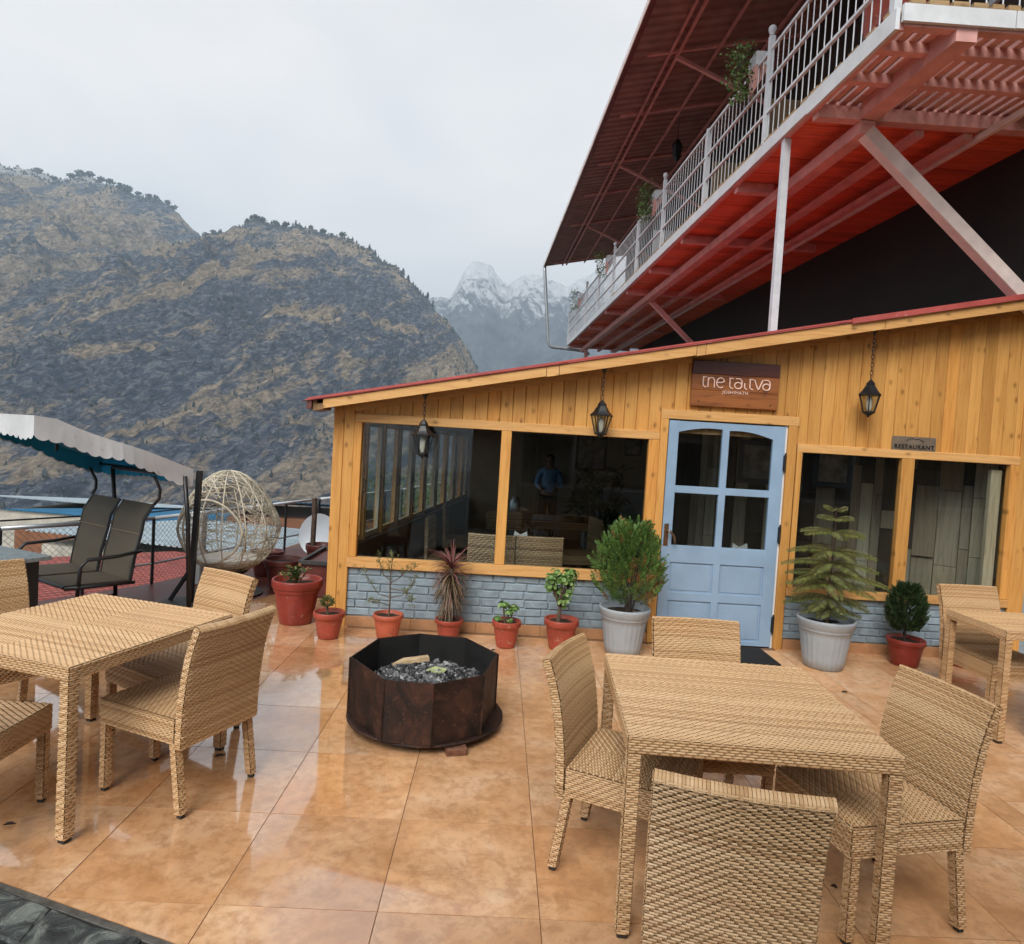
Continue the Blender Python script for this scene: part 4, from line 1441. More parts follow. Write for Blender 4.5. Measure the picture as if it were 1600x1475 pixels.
# ------------------------------------------------------------------ fire pit
FP = Vector((-0.37, 4.06))
pit = thing('fire_pit', 'octagonal rusty iron fire pit on a round base plate', 'fire pit', (FP.x, FP.y, 0))
Rp = 0.462
a0 = math.atan2(3.55 - FP.y, -0.56 - FP.x) + 0.02
rim = [(-0.83, 3.955), (-0.565, 3.60), (-0.29, 3.575), (-0.02, 3.755), (0.06, 4.165), (-0.16, 4.475), (-0.48, 4.515), (-0.735, 4.36)]
zt, zb = 0.412, 0.064
for k in range(8):
    p, q = Vector(rim[k]), Vector(rim[(k + 1) % 8])
    n = Vector((q.y - p.y, -(q.x - p.x))).normalized()
    m = MB()
    dz = [random.uniform(-0.004, 0.004) for _ in range(2)]
    vs = [(p.x, p.y, zb), (q.x, q.y, zb), (q.x, q.y, zt), (p.x, p.y, zt)]
    vi = [(p.x - n.x * 0.006, p.y - n.y * 0.006, zb), (q.x - n.x * 0.006, q.y - n.y * 0.006, zb), (q.x - n.x * 0.006, q.y - n.y * 0.006, zt), (p.x - n.x * 0.006, p.y - n.y * 0.006, zt)]
    m.add(vs + vi, [(0, 1, 2, 3), (7, 6, 5, 4), (3, 2, 6, 7), (0, 4, 5, 1), (0, 3, 7, 4), (1, 5, 6, 2)])
    pn = m.build('panel', 'rust', pit, org=((p.x + q.x) / 2, (p.y + q.y) / 2, 0.2))
    m = MB()
    pi_, qi_ = p - n * 0.0075, q - n * 0.0075
    m.add([(pi_.x, pi_.y, zb), (qi_.x, qi_.y, zb), (qi_.x, qi_.y, zt - 0.006), (pi_.x, pi_.y, zt - 0.006)], [(3, 2, 1, 0)])
    m.build('sooty_lining', 'soot', pn)
    m = MB(); m.tube([(p.x + n.x * 0.002, p.y + n.y * 0.002, zb), (p.x + n.x * 0.002, p.y + n.y * 0.002, zt - 0.003)], 0.006, 6)
    m.build('weld_seam', 'rust', pn)
m = MB(); m.lathe([(0.40, 0.046), (0.475, 0.046), (0.482, 0.050), (0.482, 0.056), (0.474, 0.062), (0.40, 0.0635)], 48, (FP.x, FP.y + 0.0, 0))
m.build('base_plate', 'rust', pit, smooth=False)
m = MB(); m.lathe([(0.375, 0.20), (0.38, 0.235), (0.30, 0.258), (0.12, 0.275)], 16, (FP.x, FP.y, 0))
m.build('ash_bed', 'soot', pit)
# charcoal lumps
cl = MB(); rr = random.Random(2)
for i in range(900):
    a, r_ = rr.uniform(0, 6.283), 0.355 * math.sqrt(rr.random())
    x, y = FP.x + r_ * math.cos(a), FP.y + r_ * math.sin(a)
    z = 0.272 - 0.05 * (r_ / 0.4) ** 2 + rr.uniform(-0.004, 0.022)
    s_ = rr.uniform(0.010, 0.024)
    b = MB(); b.box(-s_, s_, -s_ * rr.uniform(.5, 1), s_ * rr.uniform(.5, 1), -s_ * rr.uniform(.4, .8), s_ * rr.uniform(.4, .8))
    b.v = [(p[0] * rr.uniform(.6, 1.2), p[1] * rr.uniform(.6, 1.2), p[2] * rr.uniform(.6, 1.2)) for p in b.v]
    b.xf(Matrix.Translation((x, y, z)) @ Quaternion((rr.gauss(0, 1), rr.gauss(0, 1), rr.gauss(0, 1), rr.gauss(0, 1))).normalized().to_matrix().to_4x4())
    cl.merge(b)
tag(cl.build('charcoal', 'charcoal'), 'grey and black charcoal lumps heaped in the fire pit', 'charcoal', kind='stuff')
m = MB()
m.add([(-0.12, -0.025, 0), (0.06, -0.035, 0.005), (0.12, -0.02, 0.0), (0.11, 0.03, 0.0), (-0.05, 0.03, 0.0), (-0.12, -0.025, 0.018), (0.06, -0.035, 0.035), (0.12, -0.02, 0.03), (0.11, 0.03, 0.03), (-0.05, 0.03, 0.028)],
      [(4, 3, 2, 1, 0), (5, 6, 7, 8, 9), (0, 1, 6, 5), (1, 2, 7, 6), (2, 3, 8, 7), (3, 4, 9, 8), (4, 0, 5, 9)])
m.xf(Matrix.Translation((-0.505, 4.31, 0.275)) @ Matrix.Rotation(0.15, 4, 'Z') @ Matrix.Rotation(-0.12, 4, 'Y'))
tag(m.build('wood_splint', 'scrap_wood'), 'pale split of unburnt wood lying on the charcoal', 'wood')
m = MB()
gp_ = [(-0.06, -0.01, 0.0), (0.0, -0.045, 0.012), (0.06, -0.01, 0.004), (0.075, 0.03, 0.012), (0.0, 0.035, 0.024), (-0.05, 0.03, 0.004)]
m.add(gp_ + [(p[0], p[1], p[2] + 0.004) for p in gp_], [(5, 4, 3, 2, 1, 0), (6, 7, 8, 9, 10, 11)] + [(i, (i + 1) % 6, 6 + (i + 1) % 6, 6 + i) for i in range(6)])
m.xf(Matrix.Translation((-0.33, 4.10, 0.292)))
tag(m.build('paper_scrap', 'scrap_green'), 'crumpled pale green scrap on the charcoal', 'scrap')
m = MB(); m.cbox(-0.058, 0.058, -0.05, 0.05, 0, 0.044, 0.006)
m.v = [(p[0] + rng.uniform(-.004, .004), p[1] + rng.uniform(-.004, .004), p[2] if p[2] < .01 else p[2] + rng.uniform(-.004, .002)) for p in m.v]
m.xf(Matrix.Translation((-0.155, 3.655, 0.0)) @ Matrix.Rotation(0.25, 4, 'Z'))
tag(m.build('half_brick', 'fire_brick'), 'broken brown brick on the tiles against the fire pit', 'brick')
# three hidden bricks carry the plate
for a in (0.9, 2.3, 3.6):
    m = MB(); m.cbox(-0.05, 0.05, -0.05, 0.05, 0.0, 0.0455, 0.003)
    m.xf(Matrix.Translation((FP.x + 0.3 * math.cos(a), FP.y + 0.3 * math.sin(a), 0)))
    m.build('support_foot', 'rust', pit)

# ------------------------------------------------------------------ potted plants along the wall
def pot_mesh(r_top, r_base, h, style):
    m = MB()
    rimh = h * 0.2
    rb = r_top * 0.90
    if style == 'fluted_grey':
        prof = [(r_base * 0.9, 0.0), (r_base, 0.006), (r_base + (rb - r_base) * 0.25, h * 0.2), (r_base + (rb - r_base) * 0.5, h * 0.42), (r_base + (rb - r_base) * 0.78, h * 0.66), (rb * 0.985, h * 0.76), (rb * 1.0, h * 0.765), (rb * 1.03, h * 0.80), (rb * 1.02, h * 0.815), (rb * 1.06, h * 0.83), (r_top * 0.985, h * 0.93), (r_top, h * 0.95), (r_top, h * 0.99), (r_top * 0.985, h), (r_top * 0.93, h), (r_top * 0.915, h * 0.98), (r_top * 0.88, h * 0.86)]
        m.lathe(prof, 96, flute=lambda a, i: 1 + (0.028 * (abs(math.sin(a * 12)) ** 0.6 - 0.5) if 1 <= i <= 4 else 0))
    elif style == 'fluted_red':
        prof = [(r_base * 0.92, 0), (r_base, 0.006), (r_base + (rb - r_base) * 0.35, h * 0.3), (r_base + (rb - r_base) * 0.7, h * 0.6), (rb * 0.97, h * 0.78), (rb, h * 0.8), (r_top * 0.97, h * 0.84), (r_top, h * 0.9), (r_top * 0.99, h * 0.985), (r_top * 0.96, h), (r_top * 0.88, h), (r_top * 0.86, h * 0.97), (r_top * 0.83, h * 0.85)]
        m.lathe(prof, 80, flute=lambda a, i: 1 + (0.035 * (abs(math.sin(a * 11)) ** 0.7 - 0.5) if 1 <= i <= 3 else 0))
    elif style == 'swirl':
        prof = [(r_base * 0.93, 0), (r_base, 0.006)]
        for k in range(1, 9):
            f = k / 8
            prof.append((r_base + (rb * 0.97 - r_base) * f, h * 0.76 * f))
        n0 = len(prof)
        prof += [(r_top * 0.96, h * 0.785), (r_top, h * 0.81), (r_top * 1.0, h * 0.975), (r_top * 0.98, h), (r_top * 0.90, h), (r_top * 0.88, h * 0.98), (r_top * 0.85, h * 0.84)]
        m.lathe(prof, 64, flute=lambda a, i: 1 + (0.035 * (abs(math.sin(a * 3.5 + i * 0.55)) ** 0.5 - 0.5) if 2 <= i < n0 else 0))
    else:
        prof = [(r_base * 0.95, 0), (r_base, 0.008), (r_base + (rb * 0.96 - r_base) * 0.5, h * 0.36), (rb * 0.96, h * 0.70), (rb * 0.97, h * 0.715), (rb * 1.01, h * 0.73), (rb * 1.03, h * 0.78), (rb * 1.02, h * 0.80), (r_top * 0.97, h * 0.82), (r_top, h * 0.85), (r_top * 1.0, h * 0.975), (r_top * 0.98, h), (r_top * 0.92, h), (r_top * 0.90, h * 0.98), (r_top * 0.86, h * 0.84)]
        m.lathe(prof, 48)
    return m


def potted(name, label, x, y, r_top, r_base, h, style, mat, group='potted plants along the restaurant wall'):
    t_ = thing(name, label, 'potted plant', (x, y, 0), group)
    m = pot_mesh(r_top, r_base, h, style)
    m.v = [(p[0] + x, p[1] + y, p[2]) for p in m.v]
    m.build('pot', mat, t_, smooth=True)
    m = MB()
    rs = r_top * 0.875
    rr = random.Random(int(x * 100))
    n = 18
    vs = [(x, y, h * 0.87)]
    for ring, f in ((0, 0.5), (1, 0.985)):
        for k in range(n):
            a = 6.283 * k / n
            vs.append((x + rs * f * math.cos(a), y + rs * f * math.sin(a), h * 0.86 + rr.uniform(-0.006, 0.008)))
    fs = [(0, 1 + k, 1 + (k + 1) % n) for k in range(n)] + [(1 + k, 1 + n + k, 1 + n + (k + 1) % n, 1 + (k + 1) % n) for k in range(n)]
    m.add(vs, fs); m.build('soil', 'soil', t_, smooth=True)
    return t_


def leafq(mb, p, d, n, L, W, fold=0.25):
    """one pointed leaf: base p, direction d, face normal n"""
    d = d.normalized(); s_ = d.cross(n)
    if s_.length < 1e-6: s_ = d.orthogonal()
    s_.normalize(); n = s_.cross(d)
    mid = p + d * L * 0.55
    mb.add([p, mid + s_ * W * 0.5 + n * W * fold, p + d * L, mid - s_ * W * 0.5 + n * W * fold, mid], [(0, 4, 1), (1, 4, 2), (2, 4, 3), (3, 4, 0)])


def rnd_dir(rr): return Vector((rr.gauss(0, 1), rr.gauss(0, 1), rr.gauss(0, 1))).normalized()


def spray(mb, p, d, L, rr, n=9, w=0.012):
    """flat scale-leaf spray: little fingers both sides of an axis"""
    d = d.normalized()
    nrm = d.cross(rnd_dir(rr)).normalized()
    s_ = d.cross(nrm)
    for k in range(n):
        f = k / n
        q = p + d * L * f
        for sg in (-1, 1):
            dd = (d * 0.8 + s_ * sg * (0.7 - 0.3 * f) + rnd_dir(rr) * 0.18)
            leafq(mb, q, dd, nrm, L * (0.42 - 0.25 * f) * rr.uniform(.7, 1.2), w * rr.uniform(.8, 1.3), 0.1)
    leafq(mb, p + d * L * 0.85, d, nrm, L * 0.25, w, 0.1)


def thuja(t_, x, y, zb, hgt, wid, seed, lmat='leaf_thuja', dry=0.0, stems=9, n_sp=420, base_f=0.1, sp_len=(0.07, 0.13)):
    rr = random.Random(seed)
    st = MB()
    for k in range(stems):
        a = 6.283 * k / stems + rr.uniform(-.3, .3)
        r0 = rr.uniform(0.0, 0.04)
        e = rr.uniform(0.35, 0.8)
        pts = [(x + r0 * math.cos(a), y + r0 * math.sin(a), zb - 0.02)]
        for f in (0.33, 0.66, 1.0):
            pts.append((x + math.cos(a) * wid * 0.42 * e * f ** 1.2, y + math.sin(a) * wid * 0.42 * e * f ** 1.2, zb + hgt * (0.55 + 0.3 * (1 - e)) * f))
        st.tube(pts, [0.012, 0.009, 0.006, 0.002], 5)
    st.build('stems', 'bark_dark', t_)
    lv, dr = MB(), MB()
    for i in range(n_sp):
        f = rr.random() ** 0.8
        zz = base_f + (1 - base_f) * f
        env = math.sin(math.pi * min(1, max(0.0, 0.10 + 0.62 * (1 - zz)))) ** 0.8 if zz > 0.3 else 0.85 - (0.3 - zz) * 1.1
        a = rr.uniform(0, 6.283)
        rad = wid / 2 * env * math.sqrt(rr.uniform(0.12, 1.0)) * (1 + 0.16 * math.sin(a * 3 + seed))
        p = Vector((x + rad * math.cos(a) * 0.82, y + rad * math.sin(a) * 0.82, zb + hgt * 0.95 * zz))
        d = Vector((math.cos(a) * 0.65, math.sin(a) * 0.65, 0.75 + 0.5 * zz)) + rnd_dir(rr) * 0.35
        tgt = dr if (dry and rr.random() < dry * (1.6 if math.cos(a) > 0.1 and zz < 0.5 else 0.15)) else lv
        spray(tgt, p, d, rr.uniform(*sp_len), rr, 6, 0.011)
    lv.build('foliage', lmat, t_)
    if dr.v: dr.build('dry_foliage', 'leaf_thuja_dry', t_)


# big red pot with low leafy plant and orange buds
t_ = potted('potted_plant', 'largest red clay pot, peeling, with low orange-budded plant, left of the corner post', -1.795, 6.07, 0.226, 0.145, 0.405, 'plain', 'terracotta_old')
rr = random.Random(31); lv, fl = MB(), MB(); st = MB()
for k in range(9):
    a = rr.uniform(0, 6.28); e = rr.uniform(0.03, 0.12)
    tip = Vector((-1.795 + e * math.cos(a) - 0.03, 6.07 + e * math.sin(a), 0.36 + rr.uniform(0.06, 0.17)))
    st.tube([(-1.80, 6.07, 0.33), tuple(tip)], [0.005, 0.003], 5)
    for q in range(16):
        f = rr.uniform(0.35, 1)
        p = Vector((-1.80, 6.07, 0.33)).lerp(tip, f)
        d = rnd_dir(rr); d.z = abs(d.z) * 0.6
        leafq(lv, p, d, Vector((0, 0, 1)), rr.uniform(0.035, 0.06), 0.03, 0.2)
    if k % 2 == 0:
        for q in range(8): leafq(fl, tip, rnd_dir(rr) + Vector((0, 0, 0.6)), rnd_dir(rr), 0.022, 0.016)
st.build('stems', 'bark', t_); lv.build('foliage', 'leaf_small', t_); fl.build('buds', 'flower_orange', t_)

# small pot with a tufted succulent, before the corner post
t_ = potted('potted_plant', 'small red clay pot with a tufted green succulent at the foot of the corner post', -1.388, 5.655, 0.134, 0.086, 0.228, 'swirl', 'terracotta')
rr = random.Random(32); lv = MB(); st = MB()
c_ = Vector((-1.41, 5.655, 0.30)); st.tube([(-1.40, 5.655, 0.18), tuple(c_)], [0.012, 0.009], 6)
for q in range(260):
    d = rnd_dir(rr); d.z = d.z * 0.7 + 0.25
    p = c_ + d * rr.uniform(0.02, 0.055)
    leafq(lv, p, d + Vector((0, 0, 0.25)), rnd_dir(rr), rr.uniform(0.018, 0.032), 0.014)
st.build('stem', 'bark', t_); lv.build('foliage', 'leaf_olive', t_)

# fluted pot with an open, sparse juniper
t_ = potted('potted_plant', 'fluted orange-red pot with a tall sparse open-branched shrub', -0.885, 5.675, 0.132, 0.084, 0.232, 'fluted_red', 'terracotta_fluted')
rr = random.Random(33); lv = MB(); st = MB(); dk = MB()
bx, by = -0.88, 5.675
st.tube([(bx, by, 0.18), (bx + 0.004, by, 0.36), (bx - 0.004, by, 0.52), (bx + 0.004, by, 0.66), (bx + 0.008, by, 0.76)], [0.008, 0.007, 0.006, 0.004, 0.002], 6)
brs = [((bx, by, 0.37), (bx - 0.10, by - .01, 0.40), (bx - 0.17, by - .02, 0.50), (bx - 0.24, by, 0.60)), ((bx, by, 0.37), (bx + 0.10, by + .02, 0.39), (bx + 0.16, by + .02, 0.45), (bx + 0.22, by, 0.57)),
       ((bx, by, 0.52), (bx - 0.06, by, 0.56), (bx - 0.10, by, 0.66), (bx - 0.115, by, 0.74)), ((bx, by, 0.50), (bx + 0.07, by, 0.54), (bx + 0.13, by, 0.62), (bx + 0.20, by, 0.66)), ((bx, by, 0.45), (bx + 0.12, by - .03, 0.44), (bx + 0.19, by - .04, 0.38), (bx + 0.21, by - .04, 0.30)), ((bx, by, 0.3), (bx - 0.09, by - .02, 0.33), (bx - 0.17, by - .02, 0.335))]
for b_ in brs:
    st.tube(b_, [0.005, 0.004, 0.003, 0.0015][:len(b_)], 5)
    for k in range(46):
        f = rr.uniform(0.45, 1.05) * (len(b_) - 1)
        i = min(int(f), len(b_) - 2)
        p = Vector(b_[i]).lerp(Vector(b_[i + 1]), min(f - i, 1.05)) + rnd_dir(rr) * 0.022
        spray(lv, p, rnd_dir(rr) + Vector((0, 0, 0.7)), rr.uniform(0.018, 0.035), rr, 3, 0.006)
for k in range(60):
    p = Vector((bx + rr.gauss(0, 0.03), by + rr.gauss(0, 0.03), rr.uniform(0.56, 0.77)))
    spray(lv, p, rnd_dir(rr) + Vector((0, 0, 0.9)), rr.uniform(0.02, 0.035), rr, 3, 0.006)
st.build('branches', 'bark', t_); lv.build('foliage', 'leaf_olive', t_)

# dracaena: mop of long drooping leaves
t_ = potted('potted_plant', 'red clay pot with a shaggy drooping reddish dracaena', -0.368, 5.84, 0.128, 0.083, 0.172, 'swirl', 'terracotta')
rr = random.Random(34); lv, lr, ld = MB(), MB(), MB(); st = MB()
bx, by = -0.370, 5.84
st.tube([(bx, by, 0.12), (bx - 0.005, by, 0.30), (bx, by, 0.62)], [0.045, 0.034, 0.022], 8)
def strap(mb, p, a, L, up, droop, w):
    d = Vector((math.cos(a), math.sin(a), 0)); s_ = Vector((-math.sin(a), math.cos(a), 0))
    n = 6; vs = []
    for i in range(n + 1):
        f = i / n
        q = p + d * (L * f * (1 - 0.35 * f * droop)) + Vector((0, 0, 1)) * (L * (up * f - droop * f * f))
        ww = w * (1 - f) ** 0.7 * (0.55 + 0.45 * min(1, f * 4))
        vs += [q + s_ * ww / 2, q + Vector((0, 0, -ww * 0.18)), q - s_ * ww / 2]
    fs = []
    for i in range(n):
        for k in (0, 1): fs.append((i * 3 + k, i * 3 + k + 1, i * 3 + k + 4, i * 3 + k + 3))
    mb.add(vs, fs)
for k in range(260):
    f = rr.random()
    z = 0.33 + 0.33 * f
    a = rr.uniform(0, 6.283)
    strap(lr if f > 0.72 else lv, Vector((bx, by, z)), a, rr.uniform(0.15, 0.22) + 0.12 * f, rr.uniform(0.12, 0.5) + max(0, f - 0.72) * 2.6, rr.uniform(0.55, 1.0) * (1.35 - f * 0.75), rr.uniform(0.015, 0.024))
for k in range(60):
    a = rr.uniform(0, 6.283)
    strap(ld, Vector((bx + 0.03 * math.cos(a), by + 0.03 * math.sin(a), rr.uniform(0.24, 0.40))), a, rr.uniform(0.08, 0.19), 0.0, rr.uniform(1.0, 1.5), 0.014)
st.build('trunk', 'bark', t_); lv.build('foliage', 'leaf_dracaena', t_); lr.build('crown_leaves', 'leaf_dracaena_red', t_); ld.build('dead_leaves', 'leaf_dead', t_)

def round_leaf(mb, p, n, r_, rr):
    n = n.normalized(); a = n.orthogonal().normalized(); b = n.cross(a)
    k = 7; vs = [p]
    for i in range(k):
        an = 6.283 * i / k
        vs.append(p + a * r_ * math.cos(an) + b * r_ * math.sin(an) + n * r_ * 0.25)
    mb.add(vs, [(0, 1 + i, 1 + (i + 1) % k) for i in range(k)])

# small pot, ball-shaped succulent cuttings
t_ = potted('potted_plant', 'small red clay pot with a few round succulent rosettes', 0.142, 5.665, 0.126, 0.080, 0.232, 'swirl', 'terracotta')
rr = random.Random(35); lv = MB(); st = MB()
for cx, cz, r_ in ((-0.035, 0.355, 0.055), (0.055, 0.33, 0.048), (0.012, 0.295, 0.042), (-0.075, 0.235, 0.04), (0.03, 0.225, 0.03)):
    c_ = Vector((0.14 + cx, 5.655 + rr.uniform(-.02, .02), cz))
    st.tube([(0.14 + cx * 0.4, 5.665, 0.185), tuple(c_)], [0.010, 0.007], 6)
    for q in range(60):
        d = rnd_dir(rr); d.z = d.z * 0.6 + 0.2
        round_leaf(lv, c_ + d * r_ * rr.uniform(0.35, 0.95), d + Vector((0, 0, 0.9)), r_ * rr.uniform(0.25, 0.42), rr)
st.build('stems', 'bark', t_); lv.build('foliage', 'leaf_jade', t_)

# jade tree
t_ = potted('potted_plant', 'red clay pot with a bushy bright green round-leaved jade tree', 0.620, 5.70, 0.152, 0.098, 0.262, 'swirl', 'terracotta')
rr = random.Random(36); lv = MB(); st = MB()
bx, by = 0.60, 5.70
st.tube([(bx - 0.01, by, 0.19), (bx - 0.005, by, 0.30), (bx + 0.0, by, 0.36)], [0.021, 0.018, 0.014], 8)
for cx, cz in ((-0.09, 0.55), (0.0, 0.62), (0.08, 0.58), (-0.06, 0.64), (0.05, 0.65), (-0.03, 0.50), (0.06, 0.49), (0.03, 0.42), (-0.10, 0.62), (0.09, 0.65)):
    cy_ = rr.uniform(-0.07, 0.05)
    c_ = Vector((bx + cx, by + cy_, cz))
    st.tube([(bx, by, 0.34), (bx + cx * 0.5, by + cy_ * 0.5, (0.36 + cz) / 2), tuple(c_)], [0.010, 0.008, 0.005], 5)
    for q in range(48):
        d = rnd_dir(rr)
        round_leaf(lv, c_ + d * rr.uniform(0.015, 0.058), d + Vector((0, 0, 0.5)), rr.uniform(0.012, 0.023), rr)
st.build('trunk', 'bark', t_); lv.build('foliage', 'leaf_jade', t_)

# thuja in grey pot left of the door
t_ = potted('potted_plant', 'grey fluted pot with a broad feathery thuja bush, left of the blue door', 1.158, 5.66, 0.222, 0.148, 0.408, 'fluted_grey', 'grey_plastic')
thuja(t_, 1.19, 5.66, 0.36, 0.76, 0.70, 5, dry=0.26, n_sp=760)

# Norfolk pine in grey pot under the right-hand window
t_ = potted('potted_plant', 'grey fluted pot with a tiered Norfolk pine, right of the blue door', 2.885, 5.585, 0.236, 0.158, 0.425, 'fluted_grey', 'grey_plastic')
rr = random.Random(38); lv = MB(); st = MB()
bx, by = 2.895, 5.585
st.tube([(bx, by, 0.34), (bx - 0.005, by, 0.7), (bx + 0.01, by, 1.1), (bx + 0.005, by, 1.36)], [0.016, 0.012, 0.008, 0.003], 7)
tiers = [(0.50, 0.26, 0.10, 7), (0.60, 0.34, 0.04, 7), (0.72, 0.39, 0.10, 7), (0.80, 0.40, 0.12, 6), (0.90, 0.40, 0.10, 6), (1.00, 0.37, 0.14, 6), (1.16, 0.29, 0.16, 6), (1.27, 0.16, 0.30, 5), (1.34, 0.09, 0.6, 4)]
for z, L, up, n in tiers:
    a0_ = rr.uniform(0, 6.28)
    for k in range(n):
        a = a0_ + 6.283 * k / n + rr.uniform(-.12, .12)
        d = Vector((math.cos(a), math.sin(a), 0)); s_ = Vector((-math.sin(a), math.cos(a), 0))
        LL = L * rr.uniform(0.85, 1.1)
        pts = []
        for i in range(7):
            f = i / 6
            pts.append(Vector((bx, by, z)) + d * LL * f + Vector((0, 0, LL * (up * 2.0 * f - (up + 0.25) * f * f))))
        st.tube(pts, [0.005 * (1 - 0.8 * i / 6) for i in range(7)], 5)
        m_ = int(LL / 0.0088)
        for q in range(2, m_):
            f = q / m_ * 6
            i = min(int(f), 5)
            p = pts[i].lerp(pts[i + 1], f - i)
            tw = 0.085 * math.sin(math.pi * (0.12 + 0.80 * q / m_)) * rr.uniform(0.8, 1.1) * (0.55 + L)
            for sg in (-1, 1):
                dd = s_ * sg * 0.9 + d * 0.45 + Vector((0, 0, -0.55 + rr.uniform(-.15, .1)))
                leafq(lv, p, dd, Vector((0, 0, 1)), tw * 1.12, 0.0085, 0.4)
            leafq(lv, p, d * 0.5 + Vector((0, 0, 0.5)), s_, 0.022, 0.008, 0.2)
st.build('trunk', 'bark', t_); lv.build('foliage', 'leaf_araucaria', t_)

# dark cypress in red pot
t_ = potted('potted_plant', 'dark red glazed pot with a dense dark green cypress, under the right-hand window', 3.705, 5.76, 0.158, 0.112, 0.238, 'plain', 'terracotta_old')
rr = random.Random(39); lv = MB(); st = MB()
bx, by = 3.69, 5.76
st.tube([(bx, by, 0.18), (bx, by, 0.5)], [0.014, 0.008], 6)
for i in range(1700):
    f = rr.random()
    env = 0.055 + 0.105 * math.sin(math.pi * min(1, (f * 0.86 + 0.12))) ** 0.8
    a = rr.uniform(0, 6.283); rad = env * math.sqrt(rr.uniform(0.2, 1))
    p = Vector((bx + rad * math.cos(a), by + rad * math.sin(a), 0.31 + 0.40 * f))
    spray(lv, p, Vector((math.cos(a) * .6, math.sin(a) * .6, 0.9)) + rnd_dir(rr) * 0.4, rr.uniform(0.03, 0.05), rr, 3, 0.013)
st.build('trunk', 'bark_dark', t_); lv.build('foliage', 'leaf_cypress', t_)
# pot behind the chair under the window: only its top leaves show
t_ = potted('potted_plant', 'clump of bright green rosettes showing above the chair under the right-hand window', 4.28, 5.80, 0.15, 0.10, 0.26, 'swirl', 'terracotta')
rr = random.Random(40); lv = MB(); st = MB()
st.tube([(4.28, 5.80, 0.2), (4.28, 5.80, 0.62)], [0.016, 0.01], 6)
for i in range(150):
    d = rnd_dir(rr)
    round_leaf(lv, Vector((4.28, 5.8, 0.66)) + Vector((d.x * 0.11, d.y * 0.09, d.z * 0.07)), d + Vector((0, 0, .5)), rr.uniform(0.014, 0.026), rr)
st.build('trunk', 'bark', t_); lv.build('foliage', 'leaf_jade', t_)

# ------------------------------------------------------------------ signs and lanterns
SGX, SGZ, SGY = 2.10, 2.41, 5.995
sign = thing('wooden_sign', 'dark red-brown wooden name board with pink lettering above the blue door', 'sign', (SGX, SGY, SGZ))
m = MB(); m.cbox(SGX - 0.40, SGX + 0.40, SGY, SGY + 0.034, SGZ + 0.085, SGZ + 0.207, 0.004); m.build('plank', 'name_board', sign, org=(SGX, SGY, SGZ + .14))
m = MB(); m.cbox(SGX - 0.40, SGX + 0.40, SGY + 0.001, SGY + 0.034, SGZ - 0.06, SGZ + 0.084, 0.004); m.build('plank', 'name_board_light', sign, org=(SGX, SGY, SGZ))
m = MB(); m.cbox(SGX - 0.40, SGX + 0.40, SGY, SGY + 0.034, SGZ - 0.207, SGZ - 0.061, 0.004); m.build('plank', 'name_board_light', sign, org=(SGX, SGY, SGZ - .14))

def arc(cx, cz, rx, rz, a0, a1, n=10): return [(cx + rx * math.cos(R(a0 + (a1 - a0) * i / n)), cz + rz * math.sin(R(a0 + (a1 - a0) * i / n))) for i in range(n + 1)]
def hook_t(x):   # a "t" drawn as a bar with a hooked stem
    return [[(x - 0.005, 0.1), (x + 0.042, 0.1)], [(x + 0.006, 0.1), (x + 0.006, 0.03)] + arc(x + 0.036, 0.03, 0.030, 0.030, 180, 280, 8)]
def gl_n(x): return [[(x, 0.0), (x, 0.1)], [(x, 0.065)] + arc(x + 0.034, 0.062, 0.034, 0.036, 170, 0, 10) + [(x + 0.068, 0.0)]]
def gl_e(x): return [arc(x + 0.042, 0.05, 0.042, 0.05, 300, 20, 4)[:0] + [(x + 0.002, 0.052), (x + 0.05, 0.052), (x + 0.084, 0.066)] + arc(x + 0.042, 0.05, 0.042, 0.05, 20, 310, 16)]
def gl_a(x): return [arc(x + 0.038, 0.032, 0.038, 0.032, 0, 360, 16), [(x + 0.008, 0.1)] + arc(x + 0.040, 0.068, 0.036, 0.034, 80, 0, 6) + [(x + 0.076, 0.02)]]
def gl_i(x): return [[(x, 0.062), (x, 0.025)] + arc(x + 0.022, 0.022, 0.022, 0.022, 180, 280, 6)]
def gl_v(x): return [[(x, 0.1), (x + 0.036, 0.012), (x + 0.044, 0.004), (x + 0.052, 0.012), (x + 0.088, 0.1)]]
x = SGX - 0.305
word1, word2 = [], []
for st_ in (hook_t(x), gl_n(x + 0.058), gl_e(x + 0.15)): word1 += st_
x2 = x + 0.285
for st_ in (hook_t(x2), gl_a(x2 + 0.058), gl_i(x2 + 0.165), hook_t(x2 + 0.215), gl_v(x2 + 0.268), gl_a(x2 + 0.36)): word2 += st_
for w_ in (word1, word2):
    m = MB()
    for st_ in w_: m.tube([(SGX - 0.305 + (p[0] - SGX + 0.305) * 0.855, SGY - 0.006, SGZ - 0.034 + p[1] * 0.9) for p in st_], 0.0062, 6)
    m.build('lettering', 'lettering', sign)
def text(body, size, x, y, z, mat, parent, name='lettering', depth=0.003):
    cu = bpy.data.curves.new(name, 'FONT')
    cu.body = body; cu.size = size; cu.extrude = depth; cu.align_x = 'CENTER'; cu.align_y = 'CENTER'; cu.space_character = 1.15
    ob = bpy.data.objects.new(name, cu); C.objects.link(ob)
    bpy.context.view_layer.update()
    me = bpy.data.meshes.new_from_object(ob)
    bpy.data.objects.remove(ob)
    me.materials.clear(); me.materials.append(M[mat])
    o = put(name, me, (x, y, z), parent, (R(90), 0, 0))
    return o
text('JOSHIMATH', 0.040, SGX + 0.0, SGY - 0.004, SGZ - 0.072, 'lettering', sign)
